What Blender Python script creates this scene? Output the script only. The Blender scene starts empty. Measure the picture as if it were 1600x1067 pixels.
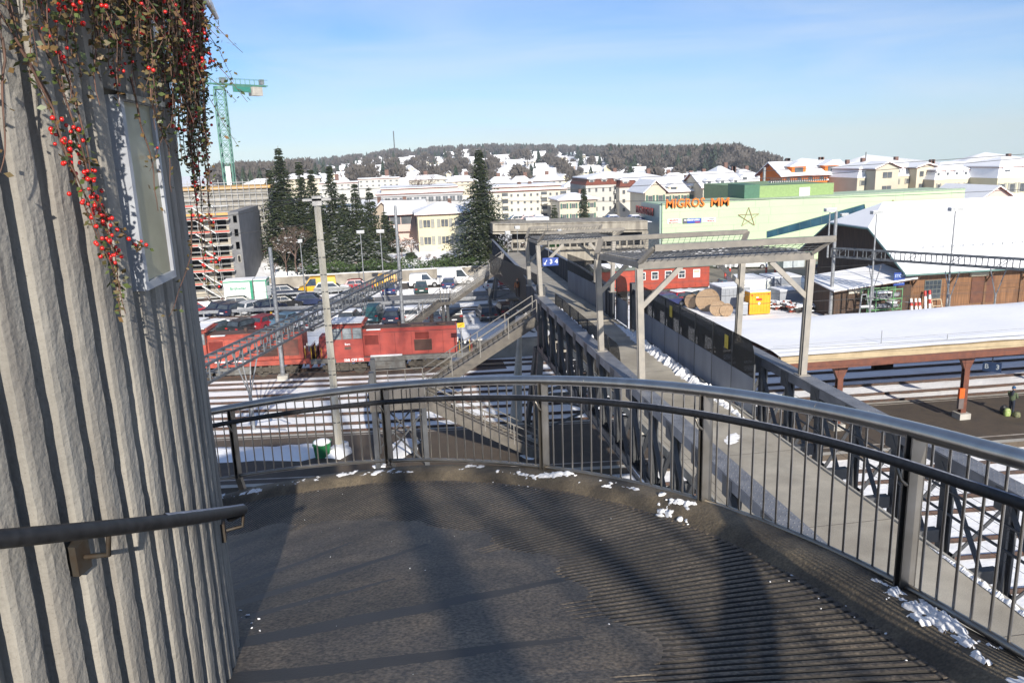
import bpy, math, random
from mathutils import Vector, Matrix, noise
R=math.radians; rnd=random.Random(7); PI=math.pi
scn=bpy.context.scene; col=scn.collection
# ---------------- camera ----------------
H=16.5; F_PX=1230.0
yaw,pitch,roll=R(8.0),R(13.2),R(2.0)
CAM=Vector((0,0,H))
FW=Vector((math.sin(yaw)*math.cos(pitch),math.cos(yaw)*math.cos(pitch),-math.sin(pitch)))
_rt=Vector((math.cos(yaw),-math.sin(yaw),0)); _dn=-(_rt.cross(FW))
RT=_rt*math.cos(roll)+_dn*math.sin(roll); DN=_dn*math.cos(roll)-_rt*math.sin(roll)
cd=bpy.data.cameras.new('camera'); cam=bpy.data.objects.new('camera',cd); col.objects.link(cam)
cd.sensor_width=36; cd.lens=36*F_PX/1600; cd.clip_start=0.05; cd.clip_end=9000
cam.matrix_world=Matrix(((RT.x,-DN.x,-FW.x,0),(RT.y,-DN.y,-FW.y,0),(RT.z,-DN.z,-FW.z,H),(0,0,0,1)))
scn.camera=cam
# ---------------- sky, sun, exposure ----------------
SUN_EL=R(24); SUN_AZ=R(175)      # azimuth from +Y clockwise
w=bpy.data.worlds.new("World"); scn.world=w; w.use_nodes=True; nt=w.node_tree; nt.nodes.clear()
N=nt.nodes.new; L=nt.links.new
out=N('ShaderNodeOutputWorld'); bg=N('ShaderNodeBackground'); sky=N('ShaderNodeTexSky')
sky.sky_type='NISHITA'; sky.sun_disc=False; sky.sun_elevation=SUN_EL; sky.sun_rotation=SUN_AZ
sky.altitude=400; sky.air_density=1.0; sky.dust_density=0.0; sky.ozone_density=4.0
bg.inputs[1].default_value=0.088
sx=N('ShaderNodeSeparateXYZ'); mxz=N('ShaderNodeMath'); mxz.operation='MAXIMUM'; mxz.inputs[1].default_value=.015; cb=N('ShaderNodeCombineXYZ'); tg=N('ShaderNodeTexCoord')
L(tg.outputs['Generated'],sx.inputs[0]); L(sx.outputs[0],cb.inputs[0]); L(sx.outputs[1],cb.inputs[1]); L(sx.outputs[2],mxz.inputs[0]); L(mxz.outputs[0],cb.inputs[2]); L(cb.outputs[0],sky.inputs['Vector'])
tint=N('ShaderNodeMixRGB'); tint.blend_type='MULTIPLY'; tint.inputs[0].default_value=1; tint.inputs[2].default_value=(.7,.8,1.0,1); L(sky.outputs[0],tint.inputs[1])
tc=N('ShaderNodeTexCoord'); mp=N('ShaderNodeMapping'); mp.inputs['Scale'].default_value=(1.2,1.2,9.0); mp.inputs['Rotation'].default_value=(0,R(9),R(20))
n1=N('ShaderNodeTexNoise'); n1.inputs['Scale'].default_value=1.7; n1.inputs['Detail'].default_value=7; n1.inputs['Roughness'].default_value=.55; n1.inputs['Distortion'].default_value=.6
cr=N('ShaderNodeValToRGB'); cr.color_ramp.elements[0].position=.38; cr.color_ramp.elements[1].position=.78; cr.color_ramp.elements[1].color=(.55,.55,.55,1)
mx=N('ShaderNodeMixRGB'); mx.inputs[2].default_value=(6.2,6.8,7.4,1)
L(tc.outputs['Generated'],mp.inputs[0]); L(mp.outputs[0],n1.inputs['Vector']); L(n1.outputs[0],cr.inputs[0])
L(cr.outputs[0],mx.inputs[0]); L(tint.outputs[0],mx.inputs[1]); L(mx.outputs[0],bg.inputs[0]); L(bg.outputs[0],out.inputs[0])
sd=Vector((math.sin(SUN_AZ)*math.cos(SUN_EL),math.cos(SUN_AZ)*math.cos(SUN_EL),math.sin(SUN_EL)))
sl=bpy.data.lights.new('sun','SUN'); sl.energy=4.6; sl.angle=R(0.6); sl.color=(1.0,.93,.83)
so=bpy.data.objects.new('sun',sl); col.objects.link(so); so.rotation_euler=sd.to_track_quat('Z','Y').to_euler()
scn.view_settings.view_transform='Standard'; scn.view_settings.look='None'; scn.view_settings.exposure=0.58; scn.view_settings.gamma=1
# ---------------- geometry helpers ----------------
def ray(u,v): return FW+RT*((u-800)/F_PX)+DN*((v-533.5)/F_PX)
def G(u,v,z=0):
    r=ray(u,v); return CAM+r*((z-H)/r.z)
def A(u,v,Y):
    r=ray(u,v); return CAM+r*(Y/r.y)
def AX(u,v,X):
    r=ray(u,v); return CAM+r*(X/r.x)
def zhor(x,y,v_off): pass
V=Vector
class MB:
    def __init__(s): s.v=[];s.f=[];s.m=[];s.sm=[]
    def add(s,vs,fs,m=0,sm=False):
        o=len(s.v); s.v.extend([tuple(p) for p in vs]); s.f.extend([tuple(i+o for i in f) for f in fs]); s.m.extend([m]*len(fs)); s.sm.extend([sm]*len(fs)); return s
    def box(s,x0,y0,z0,x1,y1,z1,m=0):
        vs=[(x,y,z) for x in (x0,x1) for y in (y0,y1) for z in (z0,z1)]
        return s.add(vs,[(0,1,3,2),(4,6,7,5),(0,4,5,1),(2,3,7,6),(0,2,6,4),(1,5,7,3)],m)
    def obox(s,c,sx,sy,sz,rz=0,m=0,base=False):
        c=V(c); M=Matrix.Rotation(rz,3,'Z'); z0=0 if base else -sz/2; z1=z0+sz
        vs=[c+M@V((x,y,z)) for x in (-sx/2,sx/2) for y in (-sy/2,sy/2) for z in (z0,z1)]
        return s.add(vs,[(0,1,3,2),(4,6,7,5),(0,4,5,1),(2,3,7,6),(0,2,6,4),(1,5,7,3)],m)
    def bar(s,a,b,w,h,m=0,up=(0,0,1)):
        a=V(a);b=V(b);d=(b-a)
        if d.length<1e-6: return s
        d.normalize(); u=V(up)
        if abs(d.dot(u))>.98: u=V((0,1,0))
        x=d.cross(u).normalized(); y=x.cross(d).normalized()
        vs=[p+x*i*w/2+y*j*h/2 for p in (a,b) for i in (-1,1) for j in (-1,1)]
        return s.add(vs,[(0,1,3,2),(4,6,7,5),(0,4,5,1),(2,3,7,6),(0,2,6,4),(1,5,7,3)],m)
    def tube(s,pts,r,n=8,m=0,cap=True,sm=True):
        pts=[V(p) for p in pts]; rr=r if isinstance(r,(list,tuple)) else [r]*len(pts)
        o=[];px=None
        for i,p in enumerate(pts):
            d=(pts[min(i+1,len(pts)-1)]-pts[max(i-1,0)])
            if d.length<1e-9: d=V((0,0,1))
            d.normalize()
            u=V((0,0,1)) if abs(d.z)<.95 else V((0,1,0))
            if px is None: x=d.cross(u).normalized()
            else:
                x=(px-d*px.dot(d)); x=x.normalized() if x.length>1e-6 else d.cross(u).normalized()
            px=x; y=d.cross(x)
            o+= [p+x*math.cos(2*PI*k/n)*rr[i]+y*math.sin(2*PI*k/n)*rr[i] for k in range(n)]
        fs=[(i*n+k,i*n+(k+1)%n,(i+1)*n+(k+1)%n,(i+1)*n+k) for i in range(len(pts)-1) for k in range(n)]
        s.add(o,fs,m,sm)
        if cap: s.add(o[:n],[tuple(range(n))[::-1]],m); s.add(o[-n:],[tuple(range(n))],m)
        return s
    def cyl(s,c,r,h,n=12,m=0,axis='z',r2=None):
        c=V(c); a={'x':V((1,0,0)),'y':V((0,1,0)),'z':V((0,0,1))}[axis] if isinstance(axis,str) else V(axis)
        return s.tube([c,c+a*h],[r,r if r2 is None else r2],n,m,True,n>8)
    def ball(s,c,r,n=6,k=4,m=0,sz=1.0):
        c=V(c); vs=[c+V((0,0,r*sz))]
        for j in range(1,k):
            for i in range(n):
                t=PI*j/k; a=2*PI*i/n; vs.append(c+V((r*math.sin(t)*math.cos(a),r*math.sin(t)*math.sin(a),r*sz*math.cos(t))))
        vs.append(c-V((0,0,r*sz))); fs=[(0,1+i,1+(i+1)%n) for i in range(n)]
        for j in range(k-2): fs+=[(1+j*n+i,1+(j+1)*n+i,1+(j+1)*n+(i+1)%n,1+j*n+(i+1)%n) for i in range(n)]
        b=len(vs)-1; fs+=[(b,1+(k-2)*n+(i+1)%n,1+(k-2)*n+i) for i in range(n)]
        return s.add(vs,fs,m,True)
    def prism(s,poly,d,m=0):   # poly list of 3d points (planar), extruded by d
        d=V(d); n=len(poly); a=[V(p) for p in poly]; b=[p+d for p in a]
        return s.add(a+b,[tuple(range(n))[::-1],tuple(range(n,2*n))]+[(i,(i+1)%n,(i+1)%n+n,i+n) for i in range(n)],m)
    def quad(s,a,b,c,d,m=0): return s.add([a,b,c,d],[(0,1,2,3)],m)
    def build(s,name,mat,parent=None,smooth=None):
        me=bpy.data.meshes.new(name)
        off=V((0,0,0)); 
        if parent is not None:
            off=WL.get(parent.name,V((0,0,0)))
        vs=s.v if off.length==0 else [(x-off.x,y-off.y,z-off.z) for x,y,z in s.v]
        me.from_pydata(vs,[],s.f); 
        mats=mat if isinstance(mat,(list,tuple)) else [mat]
        for q in mats: me.materials.append(q)
        if len(mats)>1: me.polygons.foreach_set('material_index',s.m)
        me.polygons.foreach_set('use_smooth',[bool(x) for x in s.sm] if smooth is None else [smooth]*len(s.f))
        me.update(); o=bpy.data.objects.new(name,me); col.objects.link(o)
        if parent is not None: o.parent=parent; WL[o.name]=off
        return o
WL={}
def tag(o,label=None,cat=None,group=None,kind=None):
    if label:o['label']=label
    if cat:o['category']=cat
    if group:o['group']=group
    if kind:o['kind']=kind
    return o
def thing(name,label,cat,loc=(0,0,0),rz=0,group=None):
    o=bpy.data.objects.new(name,None); col.objects.link(o); o.empty_display_size=.3; o.location=loc; o.rotation_euler=(0,0,rz)
    WL[o.name]=V(loc) if rz==0 else V((0,0,0)); return tag(o,label,cat,group)
def struct(name,mb,mat): return tag(mb.build(name,mat),kind='structure')
def kids(o): return [c for c in KIDS.get(o.name,())]
KIDS={}
def copy_tree(o,parent=None):
    c=o.copy(); col.objects.link(c)
    if parent is not None: c.parent=parent
    for ch in list(o.children): copy_tree(ch,c)
    return c
# ---------------- materials ----------------
MT={}
def mat(name,c,rough=.7,metal=0,c2=None,sc=3.0,bump=0,bsc=None,spec=.5,emit=None,alpha=None,stretch=None,trans=0,lo=.35,hi=.65,det=4):
    if name in MT: return MT[name]
    m=bpy.data.materials.new(name); m.use_nodes=True; t=m.node_tree; b=t.nodes['Principled BSDF']
    b.inputs['Roughness'].default_value=rough; b.inputs['Metallic'].default_value=metal; b.inputs['Specular IOR Level'].default_value=spec
    b.inputs['Base Color'].default_value=(*c,1)
    if trans: b.inputs['Transmission Weight'].default_value=trans
    if emit: b.inputs['Emission Color'].default_value=(*emit[0],1); b.inputs['Emission Strength'].default_value=emit[1]
    c2=c2 or tuple(x*.82 for x in c)
    tc=t.nodes.new('ShaderNodeTexCoord'); mp=t.nodes.new('ShaderNodeMapping'); t.links.new(tc.outputs['Object'],mp.inputs[0])
    if stretch: mp.inputs['Scale'].default_value=stretch
    n=t.nodes.new('ShaderNodeTexNoise'); n.inputs['Scale'].default_value=sc; n.inputs['Detail'].default_value=det; t.links.new(mp.outputs[0],n.inputs['Vector'])
    r=t.nodes.new('ShaderNodeValToRGB'); r.color_ramp.elements[0].position=lo; r.color_ramp.elements[1].position=hi
    r.color_ramp.elements[0].color=(*c,1); r.color_ramp.elements[1].color=(*c2,1)
    t.links.new(n.outputs[0],r.inputs[0]); t.links.new(r.outputs[0],b.inputs['Base Color'])
    if bump:
        n2=t.nodes.new('ShaderNodeTexNoise'); n2.inputs['Scale'].default_value=bsc or sc*6; n2.inputs['Detail'].default_value=5; t.links.new(mp.outputs[0],n2.inputs['Vector'])
        bp=t.nodes.new('ShaderNodeBump'); bp.inputs['Strength'].default_value=1; bp.inputs['Distance'].default_value=bump
        t.links.new(n2.outputs[0],bp.inputs['Height']); t.links.new(bp.outputs[0],b.inputs['Normal'])
    MT[name]=m; return m
SNOW=mat('snow',(.9,.9,.9),.75,c2=(.84,.845,.86),sc=.6,bump=.03,bsc=4)
ROOFSNOW=mat('roof_snow',(.9,.9,.9),.8,c2=(.85,.855,.87),sc=.8,bump=.02,bsc=3)
RAILS=mat('rail_rust',(.085,.045,.03),.6,c2=(.05,.035,.03),sc=4)
BALL=mat('ballast',(.17,.115,.085),.95,c2=(.09,.07,.06),sc=6,bump=.03,bsc=18)
ASPH=mat('asphalt',(.085,.075,.065),.85,c2=(.12,.105,.09),sc=.8,bump=.004,bsc=60)
PLAT=mat('platform_asphalt',(.105,.082,.06),.8,c2=(.075,.06,.048),sc=.5,bump=.004,bsc=50)
ROAD=mat('road_grey',(.2,.2,.2),.8,c2=(.13,.13,.13),sc=.25,stretch=(.3,2,1))
CONC=mat('old_concrete',(.34,.31,.26),.9,c2=(.2,.18,.15),sc=.7,bump=.01,bsc=20)
CONCL=mat('pale_concrete',(.45,.43,.38),.85,c2=(.34,.32,.28),sc=1.2,bump=.005)
STEEL=mat('bridge_steel',(.05,.053,.058),.55,c2=(.08,.082,.085),sc=2,bump=.002,bsc=30)
STEELT=mat('bridge_chord_steel',(.2,.205,.22),.5,c2=(.13,.135,.15),sc=2,bump=.002,bsc=30)
GALV=mat('galvanised_steel',(.24,.25,.26),.45,.5,c2=(.36,.37,.38),sc=5)
CANO=mat('canopy_steel',(.33,.3,.255),.5,.1,c2=(.25,.235,.21),sc=3)
GLASS=mat('window_glass',(.03,.04,.05),.08,c2=(.06,.075,.09),sc=2,spec=.8)
WHITE=mat('white_paint',(.78,.78,.76),.5,c2=(.68,.68,.66),sc=3)
DARK=mat('dark_paint',(.02,.02,.022),.5)
RUBBER=mat('rubber',(.02,.02,.02),.8)
BROWN=mat('brown_paint',(.16,.055,.03),.5,c2=(.11,.04,.025),sc=3)
BARK=mat('bark',(.08,.06,.045),.9,c2=(.13,.1,.08),sc=8)
def paint(name,c,rough=.3): return mat(name,c,rough,c2=tuple(x*.88 for x in c),sc=2,spec=.6)
def text(s,size,p,right,up,mat_,parent=None,name='lettering',ext=.03,bold=0,spread=1.0):
    cu=bpy.data.curves.new('t','FONT'); cu.body=s; cu.size=size; cu.extrude=ext; cu.offset=bold; cu.align_x='CENTER'; cu.align_y='CENTER'; cu.space_character=spread; cu.resolution_u=2
    o=bpy.data.objects.new('t',cu); me=bpy.data.meshes.new_from_object(o); bpy.data.objects.remove(o)
    right=V(right).normalized(); up=V(up); up=(up-right*up.dot(right)).normalized(); n=right.cross(up)
    M=Matrix(((right.x,up.x,n.x),(right.y,up.y,n.y),(right.z,up.z,n.z))); off=V((0,0,0))
    if parent is not None: off=WL.get(parent.name,V((0,0,0)))
    for vv in me.vertices: vv.co=M@vv.co+V(p)-off
    me.materials.clear(); me.materials.append(mat_); me.name=name
    q=bpy.data.objects.new(name,me); col.objects.link(q)
    if parent is not None: q.parent=parent; WL[q.name]=off
    return q
def tcurve(x): return -0.1*x+.0009*x*x   # gentle curve of the tracks

def speckle(m,sc=90,amt=.5,lo=(.5,.48,.45),hi=(1.35,1.3,1.2),patch=2.2,pamt=.6,plo=(.55,.55,.58)):
    t=m.node_tree; b_=t.nodes['Principled BSDF']; src=b_.inputs['Base Color'].links[0].from_socket; L_=t.links.new
    tc=t.nodes.new('ShaderNodeTexCoord'); n=t.nodes.new('ShaderNodeTexNoise'); n.inputs['Scale'].default_value=sc; n.inputs['Detail'].default_value=3
    r=t.nodes.new('ShaderNodeValToRGB'); r.color_ramp.elements[0].position=.35; r.color_ramp.elements[1].position=.68; r.color_ramp.elements[0].color=(*lo,1); r.color_ramp.elements[1].color=(*hi,1)
    mx=t.nodes.new('ShaderNodeMixRGB'); mx.blend_type='MULTIPLY'; mx.inputs[0].default_value=amt
    n2=t.nodes.new('ShaderNodeTexNoise'); n2.inputs['Scale'].default_value=patch; n2.inputs['Detail'].default_value=9; n2.inputs['Roughness'].default_value=.7; n2.inputs['Distortion'].default_value=.5
    r2=t.nodes.new('ShaderNodeValToRGB'); r2.color_ramp.elements[0].position=.38; r2.color_ramp.elements[1].position=.6; r2.color_ramp.elements[0].color=(*plo,1); r2.color_ramp.elements[1].color=(1.25,1.2,1.1,1)
    m2=t.nodes.new('ShaderNodeMixRGB'); m2.blend_type='MULTIPLY'; m2.inputs[0].default_value=pamt
    L_(tc.outputs['Object'],n.inputs['Vector']); L_(n.outputs[0],r.inputs[0]); L_(src,mx.inputs[1]); L_(r.outputs[0],mx.inputs[2]); L_(tc.outputs['Object'],n2.inputs['Vector']); L_(n2.outputs[0],r2.inputs[0]); L_(mx.outputs[0],m2.inputs[1]); L_(r2.outputs[0],m2.inputs[2]); L_(m2.outputs[0],b_.inputs['Base Color'])
speckle(PLAT,30,.4,patch=.5,pamt=.5)
# ================= GROUND & YARD =================
def gz(x,y):
    d=math.hypot(x,y)
    z=0.0
    if y>112: z=2.2*min(1,(y-112)/3)
    if y>112 and x>14: z*=max(0,1-(x-14)/6)
    if d>330:
        t=(d-330)/1000; az=math.degrees(math.atan2(x,y))
        top=10.5+9.5*math.exp(-((az-6)/7.5)**2)-.2*max(0,abs(az-8)-10) + 4*math.sin(az*.22)
        if az>16: top-= (az-16)*.6
        if az<-6: top-= (-6-az)*.9
        top=max(top,2)
        if d>1420: return z+max(top,2)-(d-1420)*.22
        s=min(1,t); s=s*s*(3-2*s)*.55+.45*s
        z+=(top-2)*s+.9*math.sin(x*.021+1)*min(1,t*3)+.7*math.sin(y*.017+x*.01)*min(1,t*3)
        if az>24 and d>330: z-=min(1,(az-24)/5)*(d-330)*.06
    return z
g=MB(); xs=[-3000,-1500,-1100,-800,-600,-450]+[-350+25*i for i in range(12)]+[-60,-30,0,14,17,20,40]+[60+25*i for i in range(24)]+[680,760,900,1100,1500,3000]
ys=[-300,-60,0,40,80,111.5,112.5,114,115.5,130,160,200,240,280,320]+[340+30*i for i in range(38)]+[1500,1700,2200,3200]
for y in ys:
    for x in xs: g.v.append((x,y,gz(x,y)))
nx=len(xs)
for j in range(len(ys)-1):
    for i in range(nx-1): g.f.append((j*nx+i,j*nx+i+1,(j+1)*nx+i+1,(j+1)*nx+i)); g.m.append(0); g.sm.append(True)
GS=mat('ground_snow',(.9,.9,.9),.8,c2=(.7,.69,.68),sc=.35,bump=.05,bsc=2.5,lo=.45,hi=.85,det=8)
struct('snowy_ground',g,GS)
def strip(name,y0,y1,x0,x1,m,z,rag=0,st=2.0,kind='structure',curve=1):
    b=MB(); n=max(2,int((x1-x0)/st)); rows=[]
    for i in range(n+1):
        x=x0+(x1-x0)*i/n; c=tcurve(x)*curve
        a=noise.noise(V((x*.9,y0,1)))*rag; q=noise.noise(V((x*.9,y1,5)))*rag
        rows.append(((x,y0+c+a,z),(x,y1+c+q,z)))
    for i in range(n):
        b.add([rows[i][0],rows[i+1][0],rows[i+1][1],rows[i][1]],[(0,1,2,3)])
    return tag(b.build(name,m),kind=kind)
TR=[16.6,20.6,24.6,28.6,32.6,36.2,48.4,51.9,55.5,59.0,62.7,89.5-2.2]
TN=['snow covered track nearest the ramp','second row from the ramp tower, under the bridge','third row out from the ramp tower','in the shaded snow, fourth out from the ramp tower','last but one before the platform on the near side','along the near platform edge','along the far platform edge','second beyond the platform','third beyond the platform','just in front of the red locomotives','under the red locomotives','buried track with brown edges before the parking road']
for k,y0 in enumerate(TR):
    far=(k==11); o=thing('railway_track','pair of rusty rails in snow, '+TN[k],'railway track',(0,y0,0),0,'rows of railway track')
    for s in (-.7175,.7175):
        b=MB(); bl=MB(); wd=lambda q,s2: .075+.09*noise.noise(V((q*1.3,y0*3+s*9,s2)))
        for i in range(-45,75):
            p0=(i,y0+s+tcurve(i),0); p1=(i+1,y0+s+tcurve(i+1),0)
            b.add([(p0[0],p0[1]-.036,.02),(p1[0],p1[1]-.036,.02),(p1[0],p1[1]-.036,.17),(p0[0],p0[1]-.036,.17),(p0[0],p0[1]+.036,.02),(p1[0],p1[1]+.036,.02),(p1[0],p1[1]+.036,.17),(p0[0],p0[1]+.036,.17)],[(0,1,2,3),(3,2,6,7),(5,4,7,6)])
        rb_=b.build('rail',RAILS,o)
        for i in range(-110,190):
            x=i*.4; c0=y0+s+tcurve(x); c1=y0+s+tcurve(x+.4)
            bl.add([(x,c0-wd(x,1)-.03,.012),(x+.4,c1-wd(x+.4,1)-.03,.012),(x+.4,c1+wd(x+.4,7),.012),(x,c0+wd(x,7),.012)],[(0,1,2,3)])
        bl.build('ballast',BALL,rb_)
# melted ballast under the locomotives
strip('locomotive_ballast',61.0,64.3,-45,8,BALL,.008,.5)
strip('yard_road',69.2,72.6,-60,14,ROAD,.006,.35,curve=.8)
strip('parking_aisle',84.0,85.6,-60,40,mat('slush',(.42,.4,.38),.8,c2=(.28,.25,.22),sc=.4),.006,.5,curve=.3)
strip('access_road',91.5,98.5,-70,34,ROAD,.01,.4,curve=.15)
strip('wall_road',103.3,108.6,-70,16,ASPH,.01,.4,curve=.1)
# freight yard asphalt at right in front of the green hall
b=MB(); b.add([G(990,452)+V((0,0,.01)),G(1130,440)+V((0,0,.01)),G(1300,432)+V((0,0,.01)),G(1345,405)+V((0,0,.01)),(120,100,.01),(120,112,.01),(20,112,.01),(22,98,.01)],[(0,1,2,3,4,5,6,7)])
struct('yard_asphalt',b,mat('yard_asphalt_m',(.17,.15,.13),.85,c2=(.24,.21,.17),sc=.15))
# piled snow ridges between parking rows
def ridge(name,label,a,bp,wd,ht,n=60,m=SNOW,grp='ploughed snow banks'):
    a=V(a);bp=V(bp); o=MB(); n0=n; n=n*3; d=(bp-a); nrm=V((-d.y,d.x,0)).normalized(); prof=[(-1,0),(-.6,.6),(-.2,1),(.25,.9),(.65,.5),(1,0)]; L_=[]
    for i in range(n+1):
        t=i/n; c=a.lerp(bp,t); hh=ht*(.6+.7*noise.noise(V((t*n0*.55,a.x,a.y)))+.35*noise.noise(V((t*n0*1.9,a.y,3)))); ww=wd*(.85+.5*noise.noise(V((t*n0*.5,a.y,9))))
        e=min(1,4*t+.05,4*(1-t)+.05)
        L_.append([c+nrm*x*ww/2*e+V((0,0,max(.0,z*hh*e*(1+.5*noise.noise(V((t*n0*1.3,x*3,a.x))))))) for x,z in prof])
    k=len(prof)
    for i in range(n): o.add(L_[i]+L_[i+1],[(j,j+1,j+1+k,j+k) for j in range(k-1)],0,True)
    q=o.build(name,m); return tag(q,label,'snow bank',grp)
ridge('snow_bank','long ploughed snow bank beside the guardrail behind the first parked row',(-40,88.2+0,0),(9,87.0,0),1.4,.5,90)
ridge('snow_bank','ploughed snow bank along the road in front of the white vans',(-3,100.3,0),(13,99.0,0),1.8,.6,50)
ridge('snow_bank','snow bank on the yard asphalt behind the white container',G(1135,448)+V((0,0,0)),G(1260,432),2.0,.5,40)
ridge('snow_bank','snow bank left of the blue car by the barrier',G(1095,455),G(1150,445),2.5,.6,24)
# island platform
b=MB(); n=70
for i in range(n):
    x0=-60+2*i;x1=x0+2; a0,a1=38.7+tcurve(x0),38.7+tcurve(x1); c0,c1=46.4+tcurve(x0),46.4+tcurve(x1)
    b.add([(x0,a0,0),(x1,a1,0),(x1,a1,.4),(x0,a0,.4),(x0,c0,.4),(x1,c1,.4),(x0,c0,0),(x1,c1,0)],[(0,1,2,3),(3,2,5,4),(4,5,7,6)])
struct('platform',b,PLAT)
strip('platform_edge_line',39.5,39.62,-60,70,mat('line_paint',(.5,.46,.4),.7,c2=(.35,.3,.25)),.405)
strip('platform_edge_line',45.9,46.0,-60,70,MT['line_paint'],.405)
strip('platform_kerb',38.55,38.95,-60,70,CONCL,.409); strip('platform_kerb',46.2,46.5,-60,70,CONCL,.409)
# snow lying on the platform
def patch(name,label,pts,z,cat='snow patch',grp='snow patches on the platform',th=.05):
    b=MB(); n=len(pts); P=[V((p[0],p[1],z+th)) for p in pts]; c=sum(P,V((0,0,0)))/n; c.z=z+th*1.2
    Q=[V((c.x+(p.x-c.x)*1.06,c.y+(p.y-c.y)*1.06,z+.003)) for p in P]
    b.add([c]+P+Q,[(0,1+i,1+(i+1)%n) for i in range(n)]+[(1+i,1+n+i,1+n+(i+1)%n,1+(i+1)%n) for i in range(n)],0,True)
    return tag(b.build(name,SNOW),label,cat,grp)
def rag(pts,amp,sub=6):
    o=[]; n=len(pts)
    for i in range(n):
        a=V((*pts[i][:2],0)); c=V((*pts[(i+1)%n][:2],0))
        for k in range(sub):
            p=a.lerp(c,k/sub); o.append((p.x+amp*noise.noise(p*1.3),p.y+amp*noise.noise(p*1.3+V((9,9,9)))))
    return o
gp=lambda L_:[tuple(G(u,v,.4))[:2] for u,v in L_]
patch('snow_patch','long snow patch on the platform left of the green grit bin',rag(gp([(330,700),(430,698),(500,694),(520,710),(470,718),(330,722)]),.4),.404)
patch('snow_patch','shovelled snow heap at the foot of the concrete mast',rag(gp([(515,708),(530,694),(545,695),(548,708),(532,716),(505,717)]),.3),.404,th=.25)
patch('snow_patch','snow patch between the legs of the stair tower',rag(gp([(615,690),(640,686),(658,690),(648,703),(632,716),(612,718)]),.4),.404)
patch('snow_patch','small snow remnant at the bottom of the lower stairs',rag(gp([(812,713),(828,711),(840,714),(835,718),(815,716)]),.2),.404)
patch('snow_patch','thin snow edge on the platform nearest the ramp',rag(gp([(583,728),(600,725),(605,730),(585,732)]),.2),.404)
# snow bank in yard beside bridge support with concrete retaining edge
pw=thing('low_retaining_wall','weathered low concrete wall beyond the tracks under the bridge','wall',A(760,560,64)*1)
pw.location=(9,64,0); WL[pw.name]=V((9,64,0))
b=MB(); b.box(5.2,63.9,0,16,64.6,1.5); b.build('wall',CONC,pw)
b=MB(); b.box(5.0,64.6,1.3,16.2,71,1.56); b.build('snow_cover',SNOW,pw)
# ================= SPIRAL RAMP (foreground) =================
CX,CY=-4.706,3.354; RC=3.76; RO=7.57
def cp(th,r,z): return V((CX+r*math.cos(R(th)),CY+r*math.sin(R(th)),z))
def fz(th,r=RO):
    t=max(0,min(1,th/74)); return 13.88-(.0255 if th>0 else .0243)*th+.64*t*(1-t)+(RO-r)*.06
def rz(th):
    t=max(0,min(1,th/74)); return 15.02-.0228*th+.22*t*(1-t)
# floor
RF=mat('ramp_concrete',(.16,.135,.105),.6,c2=(.075,.066,.054),sc=1.6,bump=.004,bsc=70,lo=.3,hi=.7,det=8)
def floor_mat():
    m=RF; t=m.node_tree; b=t.nodes['Principled BSDF']
    n=t.nodes.new('ShaderNodeTexNoise'); n.inputs['Scale'].default_value=3.5; n.inputs['Detail'].default_value=6
    r=t.nodes.new('ShaderNodeMapRange'); r.inputs[1].default_value=.35; r.inputs[2].default_value=.65; r.inputs[3].default_value=.5; r.inputs[4].default_value=.75
    t.links.new(n.outputs[0],r.inputs[0]); t.links.new(r.outputs[0],b.inputs['Roughness'])
floor_mat()
speckle(RF,45,.85,lo=(.35,.33,.3),hi=(1.7,1.6,1.45),patch=1.8,pamt=.7)
GRV=mat('groove_dirt_shade',(.022,.02,.017),.9,c2=(.04,.035,.028),sc=3); WET=mat('wet_concrete',(.055,.048,.04),.6,c2=(.04,.035,.03),sc=2,bump=.002,bsc=60)  # groove colour holds dirt plus painted shade for the shallow grooves
b=MB(); T0,T1=-110,112; pitch_=.58; sub=5; rads=[RC-.3]+[RC-.1+.12*i for i in range(17)]+[5.8,5.84,5.87,6.2,6.6,7.0,7.2,7.23,7.3]
nt_=int((T1-T0)/(pitch_/sub)); rows=[]; nr=len(rads)
for i in range(nt_+1):
    th=T0+i*pitch_/sub; k=i%sub; row=[]
    for j,r in enumerate(rads):
        z=fz(th,r); edge=noise.noise(V((th*.2,0,0)))*.18
        if 5.85+edge<r<7.22 and k==0: z-=.014
        if 5.85+edge<r<7.22 and k in (1,4): z-=.002
        z+=.006*noise.noise(V((th*.1,r*2,0)))
        row.append(cp(th,r+(edge if j in (nr-7,nr-8) else 0),z))
    rows.append(row)
def wet(th,r):
    for (c,r1,w0,w1) in ((13.2,6.0,3.4,.15),(28.5,5.5,3.0,.2),(21,4.9,2.0,.1),(4.0,5.6,2.6,.2),(38,5.2,3.0,.3),(-6,5.4,3,.2),(52,5.0,3,.2),(-18,5.5,3,.2)):
        if r<r1 and -(w0+(w1-w0)*(r-3.7)/(r1-3.7))*.9<th-c-.35*noise.noise(V((r*3,c,1)))<.25: return True
    return False
for i in range(nt_):
    base=len(b.v); b.v.extend([tuple(p) for p in rows[i]])
for p in rows[nt_]: b.v.append(tuple(p))
for i in range(nt_):
    k=i%sub; th=T0+(i+.5)*pitch_/sub
    for j in range(nr-1):
        b.f.append((i*nr+j,i*nr+j+1,(i+1)*nr+j+1,(i+1)*nr+j)); r=(rads[j]+rads[j+1])/2
        b.m.append(1 if (nr-8<j<nr-3 and k in(0,sub-1)) else (2 if r<6.1 and wet(th,r) else 0)); b.sm.append(False)
tag(b.build('ramp_floor',[RF,GRV,WET]),kind='structure')
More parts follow.
